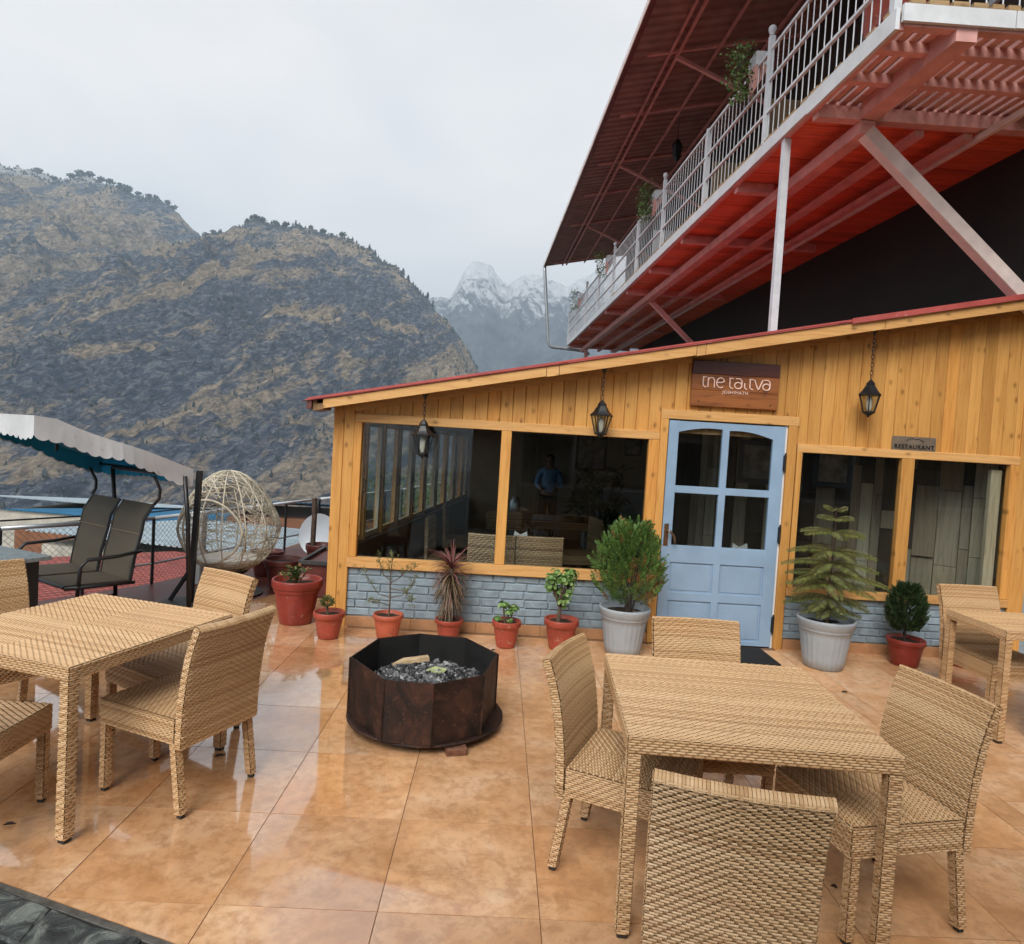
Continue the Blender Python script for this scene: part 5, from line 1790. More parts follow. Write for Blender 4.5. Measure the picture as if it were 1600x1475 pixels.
for sx, sz in ((-0.33, -0.165), (0.33, -0.165)):
    m = MB(); m.tube([(SGX + sx, SGY - 0.004, SGZ + sz), (SGX + sx, SGY + 0.004, SGZ + sz)], 0.007, 8); m.build('screw', 'black_metal', sign)

pl = thing('restaurant_plaque', 'small dark metal plaque with black lettering above the right-hand window', 'sign', (3.797, 6.0, 1.965))
m = MB(); m.cbox(3.593, 4.0, 6.018, 6.030, 1.892, 2.040, 0.004); m.build('plate', 'plaque', pl)
text('RESTAURANT', 0.054, 3.797, 6.015, 1.945, 'plaque_letter', pl)
m = MB(); m.tube([(3.72, 6.016, 2.002), (3.775, 6.016, 2.026), (3.80, 6.016, 2.012), (3.83, 6.016, 2.022), (3.88, 6.016, 2.0)], 0.0028, 5); m.build('peak_mark', 'plaque_letter', pl)

def lantern(x, y, z_hook, z_top, z_bot, label):
    t_ = thing('lantern', label, 'lantern', (x, y, z_bot), 'black lanterns hanging under the eave')
    m = MB(); m.lathe([(0.050, 0.0), (0.048, -0.012), (0.028, -0.04), (0.012, -0.075), (0.006, -0.09)][::-1], 12, (x, y, z_hook)); m.build('ceiling_rose', 'black_metal', t_, smooth=True)
    # chain of links
    zz = z_hook - 0.085
    L = zz - (z_top + 0.005); n = max(2, int(round(L / 0.036))); st_ = L / n
    for k in range(n):
        m = MB(); c_ = zz - (k + 0.5) * st_; hh = st_ * 0.66
        pts = []
        for i in range(13):
            a = 6.283 * i / 12
            u, v_ = 0.0115 * math.cos(a), hh * math.sin(a)
            pts.append((x + (u if k % 2 else 0), y + (0 if k % 2 else u), c_ + v_))
        m.tube(pts, 0.0032, 5, caps=False); m.build('chain_link', 'black_metal', t_)
    H_ = z_top - z_bot
    zr = z_bot + H_ * 0.60            # eave of the lantern roof
    m = MB()
    m.lathe([(0.102, zr - 0.008), (0.104, zr), (0.088, zr + 0.014), (0.070, zr + 0.035), (0.058, zr + 0.055), (0.044, zr + 0.078), (0.040, zr + 0.082), (0.040, zr + 0.098), (0.018, z_top - 0.012), (0.008, z_top)], 6, (x, y, 0)); m.build('roof', 'black_metal', t_)
    zl = z_bot + H_ * 0.13
    cg = MB()
    for k in range(6):
        a = 6.283 * k / 6
        cg.bar((x + 0.090 * math.cos(a), y + 0.090 * math.sin(a), zr - 0.006), (x + 0.050 * math.cos(a), y + 0.050 * math.sin(a), zl), 0.010, 0.010)
    cg.lathe([(0.048, zl - 0.012), (0.056, zl - 0.004), (0.056, zl + 0.006), (0.046, zl + 0.008)], 6, (x, y, 0))
    cg.lathe([(0.006, z_bot), (0.013, z_bot + 0.008), (0.013, z_bot + 0.016), (0.03, z_bot + 0.02), (0.03, zl - 0.012), (0.02, zl - 0.008)], 10, (x, y, 0))
    cg.build('cage', 'black_metal', t_)
    for k in range(6):
        a, b = 6.283 * k / 6, 6.283 * (k + 1) / 6
        m = MB(); q = [(x + 0.085 * math.cos(a), y + 0.085 * math.sin(a), zr - 0.008), (x + 0.085 * math.cos(b), y + 0.085 * math.sin(b), zr - 0.008), (x + 0.048 * math.cos(b), y + 0.048 * math.sin(b), zl + 0.006), (x + 0.048 * math.cos(a), y + 0.048 * math.sin(a), zl + 0.006)]
        qi = [(x + (p[0] - x) * 0.97, y + (p[1] - y) * 0.97, p[2]) for p in q]
        m.add(q + qi, [(3, 2, 1, 0), (4, 5, 6, 7), (0, 1, 5, 4), (1, 2, 6, 5), (2, 3, 7, 6), (3, 0, 4, 7)]); m.build('pane', 'window_glass', t_)
    m = MB(); m.lathe([(0.014, zl + 0.008), (0.017, zl + 0.02), (0.026, zl + 0.05), (0.027, zr - 0.045), (0.018, zr - 0.02), (0.008, zr - 0.012)], 12, (x, y, 0)); m.build('bulb', 'bulb_glass', t_, smooth=True)
    return t_
lantern(-0.688, 5.85, soffit_z(-0.69) - 0.03, 1.927, 1.577, 'black lantern hanging before the left-hand window')
lantern(0.876, 5.85, soffit_z(0.876) - 0.03, 2.190, 1.852, 'black lantern hanging between the window and the name board')
lantern(3.255, 5.85, soffit_z(3.255) - 0.03, 2.515, 2.181, 'black lantern hanging highest, right of the name board')

# ------------------------------------------------------------------ upper building with long balcony, running back on the right
BX, BZ, BVX, BVZ = 2.783, 4.865, -0.03613, 0.01666
def bp(a, Y, h): return (BX + a + BVX * Y, Y, BZ + h + BVZ * Y)
def bbar(m, a0, a1, Y0, Y1, h0, h1):
    p = [bp(a, Y, h) for h in (h0, h1) for Y in (Y0, Y1) for a in (a0, a1)]
    m.add(p, [(0, 2, 3, 1), (4, 5, 7, 6), (0, 1, 5, 4), (2, 6, 7, 3), (0, 4, 6, 2), (1, 3, 7, 5)]); return m
YN, YF2 = 4.70, 21.8
upper = thing('balcony_building', 'tall building with red-painted balcony, white railing and deep sheet-metal eave on the right', 'building', bp(2.3, 12, -4))
def ubar(name, mat, parent, *a):
    m = MB(); bbar(m, *a)
    c_ = bp((a[0] + a[1]) / 2, (a[2] + a[3]) / 2, (a[4] + a[5]) / 2)
    return m.build(name, mat, parent, org=c_)
# dark wall under and behind the balcony
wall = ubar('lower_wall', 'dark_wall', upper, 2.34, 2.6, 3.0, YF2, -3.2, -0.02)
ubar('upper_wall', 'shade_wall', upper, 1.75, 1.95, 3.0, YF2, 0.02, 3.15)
# floor of the balcony: red planks laid across, seen from below
soff = ubar('balcony_floor', 'red_steel', upper, 0.0, 2.4, 5.95, YF2, -0.045, 0.0)
Y = 5.97; rr = random.Random(8)
while Y < YF2 - 0.02:
    w = rr.uniform(0.135, 0.16) if Y < 14 else rr.uniform(0.27, 0.32)
    e = min(Y + w, YF2 - 0.01)
    ubar('soffit_plank', 'red_plank', soff, 0.045, 2.335, Y + 0.003, e - 0.003, -0.072 + rr.uniform(-0.003, 0.003), -0.046)
    Y = e
# slatted near bay
Yj = [4.80, 5.00, 5.45, 5.90]
a = 0.06
while a < 2.3:
    ubar('slat', 'red_steel', upper, a, a + 0.058, YN + 0.03, 5.94, -0.03, 0.0)
    a += 0.098
# steel: edge beams, joists, runners
for Yq in (4.74, 5.03, 5.46):
    ubar('joist', 'red_steel', upper, 0.04, 2.34, Yq - 0.035, Yq + 0.035, -0.105, -0.031)
for Yq in (5.92, 7.72, 9.75, 11.55, 13.30, 15.5, 17.75, 19.8, 21.6):
    full_ = Yq in (5.92, 9.75, 13.30, 17.75, 21.6)
    ubar('joist', 'red_steel', upper, 0.04, 2.0 if full_ else 0.46, Yq - 0.05, Yq + 0.05, -0.185, -0.076)
ubar('main_beam', 'red_steel', upper, 0.42, 0.55, 5.865, YF2, -0.30, -0.19)
ubar('main_beam', 'red_steel', upper, 0.41, 0.56, YN + 0.002, 5.86, -0.185, -0.032)
ubar('runner', 'red_steel', upper, 0.98, 1.06, 5.98, YF2, -0.245, -0.187)
ubar('runner', 'red_steel', upper, 1.42, 1.50, 5.98, YF2, -0.245, -0.187)
ubar('runner', 'pink_steel', upper, 1.52, 1.56, 4.9, YF2, -0.262, -0.205)
ubar('edge_angle', 'red_steel', upper, 0.004, 0.045, 4.72, YF2, -0.125, -0.078)
# white fascia boards, lapped
for k, (y0, y1) in enumerate(((4.70, 5.95), (5.955, 9.6), (9.605, 13.4), (13.405, 17.6), (17.605, YF2))):
    ubar('fascia_board', 'white_paint', upper, -0.022 - (0.006 if k == 0 else 0), 0.002, y0, y1, -0.115 - (0.02 if k == 0 else 0), 0.012)
ubar('fascia_board', 'white_paint', upper, 0.01, 0.80, YN - 0.03, YN - 0.002, -0.09, 0.03)
ubar('fascia_board', 'white_paint', upper, 0.805, 2.4, YN - 0.034, YN - 0.004, -0.09, 0.028)
# ends of the deck boards along the edge
Y = YN + 0.05; k = 0
while Y < 14.5:
    w = rr.uniform(0.10, 0.16)
    ubar('deck_board', 'deck_wood', upper, -0.018, 1.0 if Y > 6 else 0.09, Y + 0.012, Y + w, 0.014, 0.034 + rr.uniform(0.0, 0.018))
    Y += w + (0.02 if rr.random() < 0.8 else 0.09); k += 1
a = 0.06
while a < 2.3:
    w = rr.uniform(0.10, 0.17)
    ubar('deck_board', 'deck_wood', upper, a, a + w - 0.03, YN - 0.03, YN + 0.04, 0.032, 0.065)
    a += w
# railing
post_m = {}
rail_t = ubar('railing', 'white_metal', upper, -0.008, 0.022, YN + 0.02, YF2, 0.955, 0.985)
for h in (0.325, 0.650): ubar('rail', 'white_metal', rail_t, -0.012, 0.018, YN + 0.02, YF2, h - 0.012, h + 0.014)
for k, Yp in enumerate((4.76, 6.90, 8.72, 10.75, 12.45, 14.62, 16.45, 18.35, 20.1, 21.75)):
    tall = Yp in (6.90, 10.75, 14.62, 18.35)
    m = MB(); top = 1.10 if tall else 0.99
    bbar(m, -0.025, 0.028, Yp - 0.026, Yp + 0.026, 0.013, top)
    m.lathe([(0.010, 0.0), (0.030, 0.012), (0.022, 0.024), (0.036, 0.048), (0.042, 0.072), (0.034, 0.10), (0.012, 0.116)], 10, bp(0.0, Yp, top)) if tall else None
    m.build('rail_post', 'white_metal', rail_t, org=bp(0, Yp, 0.5))
bm = MB(); bm.tube([(0, 0, -0.478), (0, 0, 0.478)], 0.0052, 6)
bmesh_ = bm.mesh('baluster', 'white_metal')
Y = YN + 0.14
while Y < YF2 - 0.05:
    put('baluster', bmesh_, bp(0.005, Y, 0.478 + 0.012), rail_t)
    Y += 0.118
# near end of the railing turns the corner
m = MB(); bbar(m, 0.03, 2.3, YN + 0.0, YN + 0.026, 0.957, 0.983); m.build('rail', 'white_metal', rail_t)
for h in (0.325, 0.650):
    m = MB(); bbar(m, 0.03, 2.3, YN + 0.003, YN + 0.023, h - 0.01, h + 0.01); m.build('rail', 'white_metal', rail_t)
a = 0.14
while a < 2.3:
    put('baluster', bmesh_, bp(a, YN + 0.013, 0.478 + 0.012), rail_t); a += 0.118
# struts
def strut(name, p, q, w, h, mat, up=(0, 1, 0)):
    m = MB(); m.bar(p, q, w, h, up, c=0.004); return m.build(name, mat, upper, org=tuple((Vector(p) + Vector(q)) / 2))
strut('strut', bp(0.50, 5.92, -0.27), (5.02, 5.92, 2.98), 0.115, 0.115, 'pink_steel')
strut('strut', bp(0.52, 13.28, -0.30), bp(2.36, 13.28, -1.95), 0.09, 0.09, 'red_steel')
# white post from the balcony edge to the restaurant roof
px_, py_ = bp(0.035, 6.46, 0)[:2]
m = MB(); m.box(px_ - 0.033, px_ + 0.033, py_ - 0.033, py_ + 0.033, roof_z(px_) + 0.0, bp(0, 6.46, -0.127)[2]); m.build('post', 'white_metal', upper, org=(px_, py_, 3.8))
# short stubs carry the far end
for Yq in (13.4, 20.9):
    q = bp(0.48, Yq, 0)
    m = MB(); m.box(q[0] - 0.05, q[0] + 0.05, q[1] - 0.05, q[1] + 0.05, -6.5 if Yq > 13.2 else 2.8, bp(0, Yq, -0.302)[2])
    if Yq > 13.4: m.build('post', 'red_steel', upper, org=(q[0], q[1], 1))
# eave roof
EA, EH, SL = -0.877, 2.488, 0.20
def rz(a): return EH + SL * (a - EA)
def rbar(name, mat, a0, a1, Y0, Y1, d0, d1, parent=upper):
    m = MB(); p = [bp(a, Y, rz(a) + d) for d in (d0, d1) for Y in (Y0, Y1) for a in (a0, a1)]
    m.add(p, [(0, 2, 3, 1), (4, 5, 7, 6), (0, 1, 5, 4), (2, 6, 7, 3), (0, 4, 6, 2), (1, 3, 7, 5)])
    return m.build(name, mat, parent, org=bp((a0 + a1) / 2, (Y0 + Y1) / 2, rz((a0 + a1) / 2)))
A1 = 2.35
m = MB(); prof = []; Y = 3.2
while Y < YF2 + 0.3:
    prof += [(Y, 0.0), (Y + 0.10, 0.0), (Y + 0.125, 0.03), (Y + 0.175, 0.03)]
    Y += 0.20
n = len(prof)
vs = [bp(a, p[0], rz(a) + p[1] + d) for d in (0.0, 0.006) for a in (EA, A1) for p in prof]
fs = []
for i in range(n - 1):
    fs += [(i, i + 1, n + i + 1, n + i), (2 * n + i, 3 * n + i, 3 * n + i + 1, 2 * n + i + 1), (i, 2 * n + i, 2 * n + i + 1, i + 1)]
m.add(vs, fs)
roof = m.build('eave_sheet', 'roof_under', upper)
for y0, y1, dd in ((3.2, 8.05, 0.0), (8.0, 12.6, 0.004), (12.55, 17.3, 0.0), (17.25, YF2 + 0.25, 0.004)):
    rbar('edge_cap', 'roof_edge', EA - 0.03 - dd, EA + 0.05, y0, y1, -0.035 + dd, -0.012 + dd, roof)
    rbar('gutter_lip', 'pink_steel', EA - 0.045 - dd, EA - 0.031 - dd, y0, y1, -0.045, 0.05, roof)
for a_, w_ in ((-0.30, 0.035), (-0.17, 0.045), (0.42, 0.04), (1.15, 0.045), (1.7, 0.05)):
    rbar('purlin', 'red_steel', a_ - w_ / 2, a_ + w_ / 2, 3.2, YF2 + 0.2, -0.085, -0.042, roof)
for Yq in (6.3, 9.85, 11.7, 13.8, 15.6, 17.8, 21.7):
    rbar('rafter', 'red_steel', -0.62, 1.74, Yq - 0.03, Yq + 0.03, -0.042, -0.003, roof)
for Yq in (9.9, 13.85, 17.85):
    m = MB(); m.bar(bp(-0.18, Yq, rz(-0.18) - 0.08), bp(1.74, Yq, 1.75), 0.045, 0.06, (0, 1, 0)); m.build('brace', 'red_steel', roof)
# gutter downpipe at the far corner
p0 = bp(EA - 0.02, YF2 + 0.1, rz(EA) - 0.03)
m = MB(); m.tube([p0, (p0[0] + 0.02, p0[1], p0[2] - 0.18), (1.36, p0[1], 5.25), (1.42, p0[1], 5.10), (1.50, p0[1], 5.07), (2.6, p0[1], 5.0), (2.74, p0[1], 4.9)], 0.055, 10)
m.build('downpipe', 'galvanised', upper, smooth=True)
# window frames of the storey behind the railing
for Yq in (5.0, 6.2):
    m = MB()
    for h in (0.55, 1.1, 1.7): bbar(m, 1.70, 1.74, Yq - 0.5, Yq + 0.5, h - 0.03, h + 0.03)
    m.build('window_bar', 'white_metal', upper)

# planters on the railing
def planter(Yq, k):
    lab = ['white trough planter with trailing plant, nearest on the balcony railing', 'white trough planter with trailing plant, second from the near end of the balcony railing', 'white trough planter with trailing plant, third from the near end of the balcony railing', 'white trough planter with small plant at the far end of the balcony railing'][k]
    c_ = bp(-0.07, Yq, 0.83)
    t_ = thing('railing_planter', lab, 'planter', c_, 'planters along the balcony railing')
    m = MB(); bbar(m, -0.03, 0.13, Yq - 0.10, Yq + 0.12, 0.987, 1.13); m.build('trough', 'white_paint', t_)
    m = MB(); p = [bp(-0.03, Yq + d, 0.986) for d in (-0.09, 0.09)] + [bp(0.125, Yq + d, 0.986) for d in (-0.09, 0.09)] + [bp(-0.028, Yq + d, 0.70) for d in (-0.03, 0.03)]
    m.add(p, [(0, 1, 3, 2), (0, 4, 5, 1), (0, 2, 4), (1, 5, 3), (2, 3, 5, 4)]); m.build('bracket', 'red_steel', t_)
    lv = MB(); rr = random.Random(50 + k)
    for i in range(420 if k < 2 else 200):
        f = rr.random() ** 0.7
        a_ = -0.05 - rr.uniform(0.0, 0.26) * (1 - 0.3 * f) + rr.gauss(0, 0.025)
        h_ = 1.22 - 0.55 * f + rr.gauss(0, 0.03) if rr.random() < 0.8 else 1.15 + rr.gauss(0, 0.06)
        p = Vector(bp(a_, Yq + rr.gauss(0, 0.07), h_))
        leafq(lv, p, rnd_dir(rr) + Vector((0, 0, -0.6)), rnd_dir(rr), rr.uniform(0.03, 0.055), rr.uniform(0.022, 0.036))
    st = MB()
    for i in range(8):
        st.tube([bp(0.02, Yq + rr.uniform(-.06, .06), 1.14), bp(-0.07, Yq + rr.uniform(-.07, .07), 1.18), bp(-0.16 - rr.uniform(0, .1), Yq + rr.uniform(-.08, .08), 1.05 - rr.uniform(0.0, 0.35))], 0.004, 4)
    st.build('stems', 'bark', t_); lv.build('foliage', 'leaf_small', t_)
for k, Yq in enumerate((7.30, 11.35, 15.45, 19.6)): planter(Yq, k)
# furniture on the balcony, glimpsed between the balusters
def bal_chair(Yq, a_, mat, label):
    t_ = thing('balcony_chair', label, 'chair', bp(a_, Yq, 0.035), 'chairs on the balcony')
    m = MB(); bbar(m, a_ - 0.22, a_ + 0.22, Yq - 0.22, Yq + 0.22, 0.44, 0.50); m.build('seat', mat, t_)
    m = MB(); bbar(m, a_ - 0.22, a_ + 0.22, Yq + 0.19, Yq + 0.24, 0.50, 0.95); m.build('backrest', mat, t_)
    for da in (-0.2, 0.2):
        for dy in (-0.2, 0.21):
            m = MB(); bbar(m, a_ + da - 0.02, a_ + da + 0.02, Yq + dy - 0.02, Yq + dy + 0.02, 0.036, 0.44); m.build('leg', 'black_metal', t_)
bal_chair(5.55, 0.55, 'terracotta', 'orange-red chair just behind the near end of the balcony railing')
bal_chair(7.6, 0.6, 'rattan', 'dark woven chair behind the railing beside the nearest planter')
bal_chair(9.4, 0.6, 'rattan', 'dark woven chair behind the railing between the two nearest planters')
bal_chair(12.6, 0.6, 'white_paint', 'white chair behind the railing beyond the second planter')
t_ = thing('balcony_lantern', 'black lantern hanging under the balcony eave', 'lantern', bp(0.55, 12.2, 2.0))
q = bp(0.55, 12.2, rz(0.55) - 0.003)
m = MB(); m.tube([q, (q[0], q[1], q[2] - 0.35)], 0.006, 5); m.build('rod', 'black_metal', t_)
m = MB(); m.lathe([(0.02, -0.75), (0.05, -0.72), (0.07, -0.70), (0.09, -0.5), (0.11, -0.49), (0.07, -0.42), (0.02, -0.35)], 6, q); m.build('body', 'black_metal', t_)

# ------------------------------------------------------------------ left side: fence, swing, egg chair, neighbours
FT = 0.72
fpts = [Vector((-5.55, 4.3)), Vector((-4.47, 6.02)), Vector((-3.73, 7.25)), Vector((-3.30, 8.75)), Vector((-2.80, 10.45)), Vector((-1.95, 13.5)), Vector((-1.2, 17.5))]
fence = thing('mesh_fence', 'low steel fence with chain-link mesh along the outer edge of the terrace', 'fence', (-3.73, 7.25, -0.3))
wires = MB()
for i in range(len(fpts) - 1):
    a, b = fpts[i], fpts[i + 1]
    L = (b - a).length; d = (b - a) / L
    m = MB(); m.tube([(a.x, a.y, FT), (b.x, b.y, FT)], 0.021, 8); m.build('top_rail', 'white_metal' if i != 1 else 'galvanised', fence, smooth=True)
    m = MB(); m.tube([(a.x, a.y, FT + 0.07), (b.x, b.y, FT + 0.07)], 0.009, 6); m.build('wire_rail', 'black_metal', fence) if i < 3 else None
    m = MB(); m.tube([(a.x, a.y, 0.22), (b.x, b.y, 0.22)], 0.012, 6); m.build('mid_rail', 'galvanised', fence)
    n = max(1, int(round(L / 0.85)))
    for k in range(n):
        p = a + d * (L * k / n)
        m = MB(); m.tube([(p.x, p.y, -0.29), (p.x, p.y, FT)], 0.017, 6); m.build('post', 'black_metal', fence)
    if i < 5:
        s_ = 0.0
        z0, z1 = -0.28, FT - 0.03
        hh = z1 - z0
        while s_ < L + hh:
            for sg in (0, 1):
                u0, u1, y0, y1 = s_ - hh, s_, z0, z1
                if u0 < 0: y0 = z0 + (0 - u0); u0 = 0
                if u1 > L: y1 = z1 - (u1 - L); u1 = L
                if u1 - u0 > 0.02:
                    if sg: ua, ub = L - u0, L - u1
                    else: ua, ub = u0, u1
                    p, q = a + d * ua, a + d * ub
                    wires.tube([(p.x, p.y, y0), (q.x, q.y, y1)], 0.0019, 3, caps=False)
            s_ += 0.062
stuff(wires.build('chain_link_mesh', 'mesh_wire', fence))
# white corner pillar of the fence
m = MB(); m.cbox(-3.38, -3.25, 7.35, 7.48, -0.3, 0.80, 0.01); m.build('pillar', 'white_paint', fence)

# dark granite-topped table at the left edge
dt = thing('granite_table', 'table with blue-grey stone top and black slab leg at the left edge', 'table', (-3.75, 4.75, 0))
e1, e2 = Vector((-0.90, 0.43)), Vector((-0.43, -0.90))
c0 = Vector((-3.23, 4.86))
cs = [c0, c0 + e1 * 1.0, c0 + e1 * 1.0 + e2 * 0.7, c0 + e2 * 0.7]
m = MB(); m.prism([(p.x, p.y) for p in cs], 0.708, 0.74, 0.004); m.build('tabletop', 'granite', dt)
for f_ in (0.13, 0.87):
    o_ = c0 + e1 * f_
    q = [o_ - e1 * 0.085 + e2 * 0.06, o_ + e1 * 0.085 + e2 * 0.06, o_ + e1 * 0.085 + e2 * 0.64, o_ - e1 * 0.085 + e2 * 0.64]
    m = MB(); m.prism([(p.x, p.y) for p in q], 0.0, 0.707); m.build('leg', 'black_panel', dt)

# garden swing
O_ = Vector((-3.50, 5.85)); lx, ly = Vector((0.84, -0.54)), Vector((0.54, 0.84))
def sw(x, y, z): q = O_ + lx * x + ly * y; return (q.x, q.y, z)
swing = thing('garden_swing', 'two-seat garden swing with brown sling seats and scalloped grey canopy', 'swing', (O_.x, O_.y, 0))
for sx in (-1, 1):
    xa, xb = sx * 0.035, sx * 0.50
    m = MB(); prof = [(0.02, 0.40), (0.05, 0.60), (0.10, 0.80), (0.12, 0.92), (0.20, 1.05)]
    vs = [sw(x, y + d, z) for d in (0.0, 0.014) for y, z in prof for x in (xa, xb)]
    fs = []
    for i in range(4): fs += [(2 * i, 2 * i + 1, 2 * i + 3, 2 * i + 2), (10 + 2 * i + 1, 10 + 2 * i, 10 + 2 * i + 2, 10 + 2 * i + 3), (2 * i, 2 * i + 2, 12 + 2 * i, 10 + 2 * i), (2 * i + 1, 11 + 2 * i, 13 + 2 * i, 2 * i + 3)]
    fs += [(0, 10, 11, 1), (8, 9, 19, 18)]
    m.add(vs, fs); bk = m.build('backrest', 'sling', swing)
    m = MB(); m.bar(sw(xa, 0.094, 0.80), sw(xb, 0.094, 0.80), 0.012, 0.006, (0, 0, 1)); m.build('seam', 'sling_seam', bk)
    m = MB()
    for xx in (xa, xb): m.tube([sw(xx, y + 0.007, z) for y, z in prof], 0.014, 6)
    m.build('back_rail', 'black_metal', bk)
    m = MB()
    vs = [sw(x, y, z) for z in (0.405, 0.42) for y in (-0.47, 0.02) for x in (xa, xb)]
    vs = [(p[0], p[1], p[2] + (0.02 if i in (0, 1, 4, 5) else 0)) for i, p in enumerate(vs)]
    m.add(vs, [(0, 2, 3, 1), (4, 5, 7, 6), (0, 1, 5, 4), (2, 6, 7, 3), (0, 4, 6, 2), (1, 3, 7, 5)]); st_ = m.build('seat', 'sling', swing)
    m = MB(); m.tube([sw(xa, -0.48, 0.425), sw(xb, -0.48, 0.425)], 0.015, 6); m.build('front_rail', 'black_metal', st_)
for sx in (-1, 1):
    m = MB(); m.tube([sw(sx * 0.53, 0.05, 0.40), sw(sx * 0.53, -0.49, 0.42)], 0.016, 6); m.build('seat_rail', 'black_metal', swing, smooth=True)
    m = MB(); m.tube([sw(sx * 0.53, -0.40, 0.30), sw(sx * 0.53, -0.38, 0.58), sw(sx * 0.53, -0.33, 0.63), sw(sx * 0.53, -0.10, 0.635), sw(sx * 0.53, 0.10, 0.66)], 0.015, 6); m.build('armrest', 'black_metal', swing, smooth=True)
    m = MB(); m.tube([sw(sx * 0.52, 0.20, 1.05), sw(sx * 0.53, 0.235, 1.10), sw(sx * 0.535, 0.24, 1.18), sw(sx * 0.54, 0.18, 1.30)], 0.014, 6); m.build('hanger', 'black_metal', swing, smooth=True)
m = MB()
for sx in (-1, 1):
    m.tube([sw(sx * 0.60, 0.42, 1.30), sw(sx * 0.61, 0.46, 0.9), sw(sx * 0.62, 0.50, 0.0)], 0.020, 8)
    m.tube([sw(sx * 0.62, -0.66, 0.02), sw(sx * 0.62, 0.50, 0.02)], 0.018, 8)
m.tube([sw(-0.60, 0.42, 1.30), sw(0.60, 0.42, 1.30)], 0.018, 8)
m.build('stand', 'black_metal', swing, smooth=True)
# canopy: sheet falling to the rear with sagging folds, scalloped valance
cx0, cx1, cy0, cy1 = -0.95, 0.60, -0.76, 0.50
def cz(x, y):
    f = (y - cy0) / (cy1 - cy0)
    return 1.755 - 0.075 * max(0, f - 0.12) - 0.37 * max(0.0, f - 0.12) + 0.022 * math.sin(7 * x + 5 * f) * math.sin(math.pi * f) - 0.02 * math.sin(math.pi * f)
m = MB(); nx, ny = 20, 16; vs = []
for d in (0.0, -0.005):
    for j in range(ny + 1):
        for i in range(nx + 1):
            x, y = cx0 + (cx1 - cx0) * i / nx, cy0 + (cy1 - cy0) * j / ny
            q = sw(x, y, cz(x, y) + d); vs.append(q)
W_ = nx + 1; O2 = W_ * (ny + 1); fs = []
for j in range(ny):
    for i in range(nx):
        a_ = j * W_ + i
        fs += [(a_, a_ + 1, a_ + W_ + 1, a_ + W_), (O2 + a_, O2 + a_ + W_, O2 + a_ + W_ + 1, O2 + a_ + 1)]
m.add(vs[:O2], fs[0::2]); cano = m.build('canopy', 'canopy', swing, smooth=True)
m = MB(); m.add([(p[0], p[1], p[2] - 0.004) for p in vs[O2:]], [tuple(i - O2 for i in f) for f in fs[1::2]]); m.build('canopy_lining', 'canopy_blue', cano, smooth=True)
def valance(pa, pb, drop, mat='canopy', off=0.0, name='valance'):
    """hanging strip from pa to pb (local x,y) with scalloped hem"""
    m = MB(); n = 96; vs = []
    L = math.hypot(pb[0] - pa[0], pb[1] - pa[1]); ns = max(1, round(L / 0.088))
    for i in range(n + 1):
        f = i / n; x, y = pa[0] + (pb[0] - pa[0]) * f, pa[1] + (pb[1] - pa[1]) * f
        z = cz(x, y)
        s_ = abs(math.sin(math.pi * f * ns))
        dd = drop * (0.80 + 0.16 * s_ ** 0.5 + 0.07 * math.sin(f * 9.0) + 0.04 * math.sin(f * 23.0))
        tp_ = math.sin(math.pi * f) ** 0.5
        wv = (0.010 * math.sin(f * 13 + 1) + 0.02 * math.sin(f * 5)) * tp_
        for g_ in (0.0, 0.45, 1.0):
            ox, oy = (pb[1] - pa[1]) / L, -(pb[0] - pa[0]) / L
            vs.append(sw(x + ox * (off + wv * g_ + 0.015 * g_ * tp_), y + oy * (off + wv * g_ + 0.015 * g_ * tp_), z - dd * g_))
    fs = []
    for i in range(n):
        for k in (0, 1): fs.append((i * 3 + k, i * 3 + k + 1, i * 3 + k + 4, i * 3 + k + 3))
    m.add(vs, fs); return m.build(name, mat, cano, smooth=True)
valance((cx1, cy0), (cx1, cy1), 0.175); valance((cx0, cy0), (cx1, cy0), 0.175)
valance((cx1, cy1), (cx0, cy1), 0.19); valance((cx0, cy1), (cx0, cy0), 0.16)
valance((cx1 - 0.03, cy1 - .02), (cx0 + .03, cy1 - .02), 0.15, 'canopy_blue', 0.0, 'valance_lining'); valance((cx0 + .02, cy1), (cx0 + .02, cy0), 0.15, 'canopy_blue', 0.0, 'valance_lining')
m = MB(); m.tube([sw(cx0, cy0, cz(cx0, cy0) - 0.05), sw(cx1 - .03, cy0 + .03, cz(cx1, cy0) - 0.05), sw(cx1 - .03, cy1 - .03, cz(cx1, cy1) - 0.05), sw(cx0, cy1 - .03, cz(cx0, cy1) - 0.05)], 0.012, 6); m.build('canopy_frame', 'black_metal', cano)
for sx in (-0.55, 0.55):
    m = MB(); m.tube([sw(sx, -0.1, cz(sx, -0.1) - 0.02), sw(sx, -0.1, 1.45)], 0.014, 6); m.build('canopy_arm', 'black_metal', cano)

# egg chair with its stand post
EC = Vector((-2.80, 7.0, 0.0))
egg = thing('egg_chair', 'white woven egg-shaped chair with open front behind the left table', 'chair', (EC.x, EC.y, 0))
def eggp(th, ph):
    """th 0 top .. pi bottom"""
    z = 0.77 + 0.535 * math.cos(th) if True else 0
    f = (z - 0.235) / 1.07
    r_ = 0.50 * math.sin(th) ** 0.92 * (1.02 - 0.30 * max(0, f - 0.45) / 0.55)
    return Vector((EC.x + r_ * math.cos(ph) - 0.10 * max(0, f - 0.5) * 0.6, EC.y + r_ * math.sin(ph), z))
m = MB()
for k in range(14):
    ph = 6.283 * k / 14
    m.tube([eggp(0.03 + (math.pi - 0.06) * i / 16, ph) for i in range(17)], 0.0075, 5)
m.build('ribs', 'egg_white', egg, smooth=True)
rr = random.Random(77); st = MB()
FRONT = math.radians(-100)
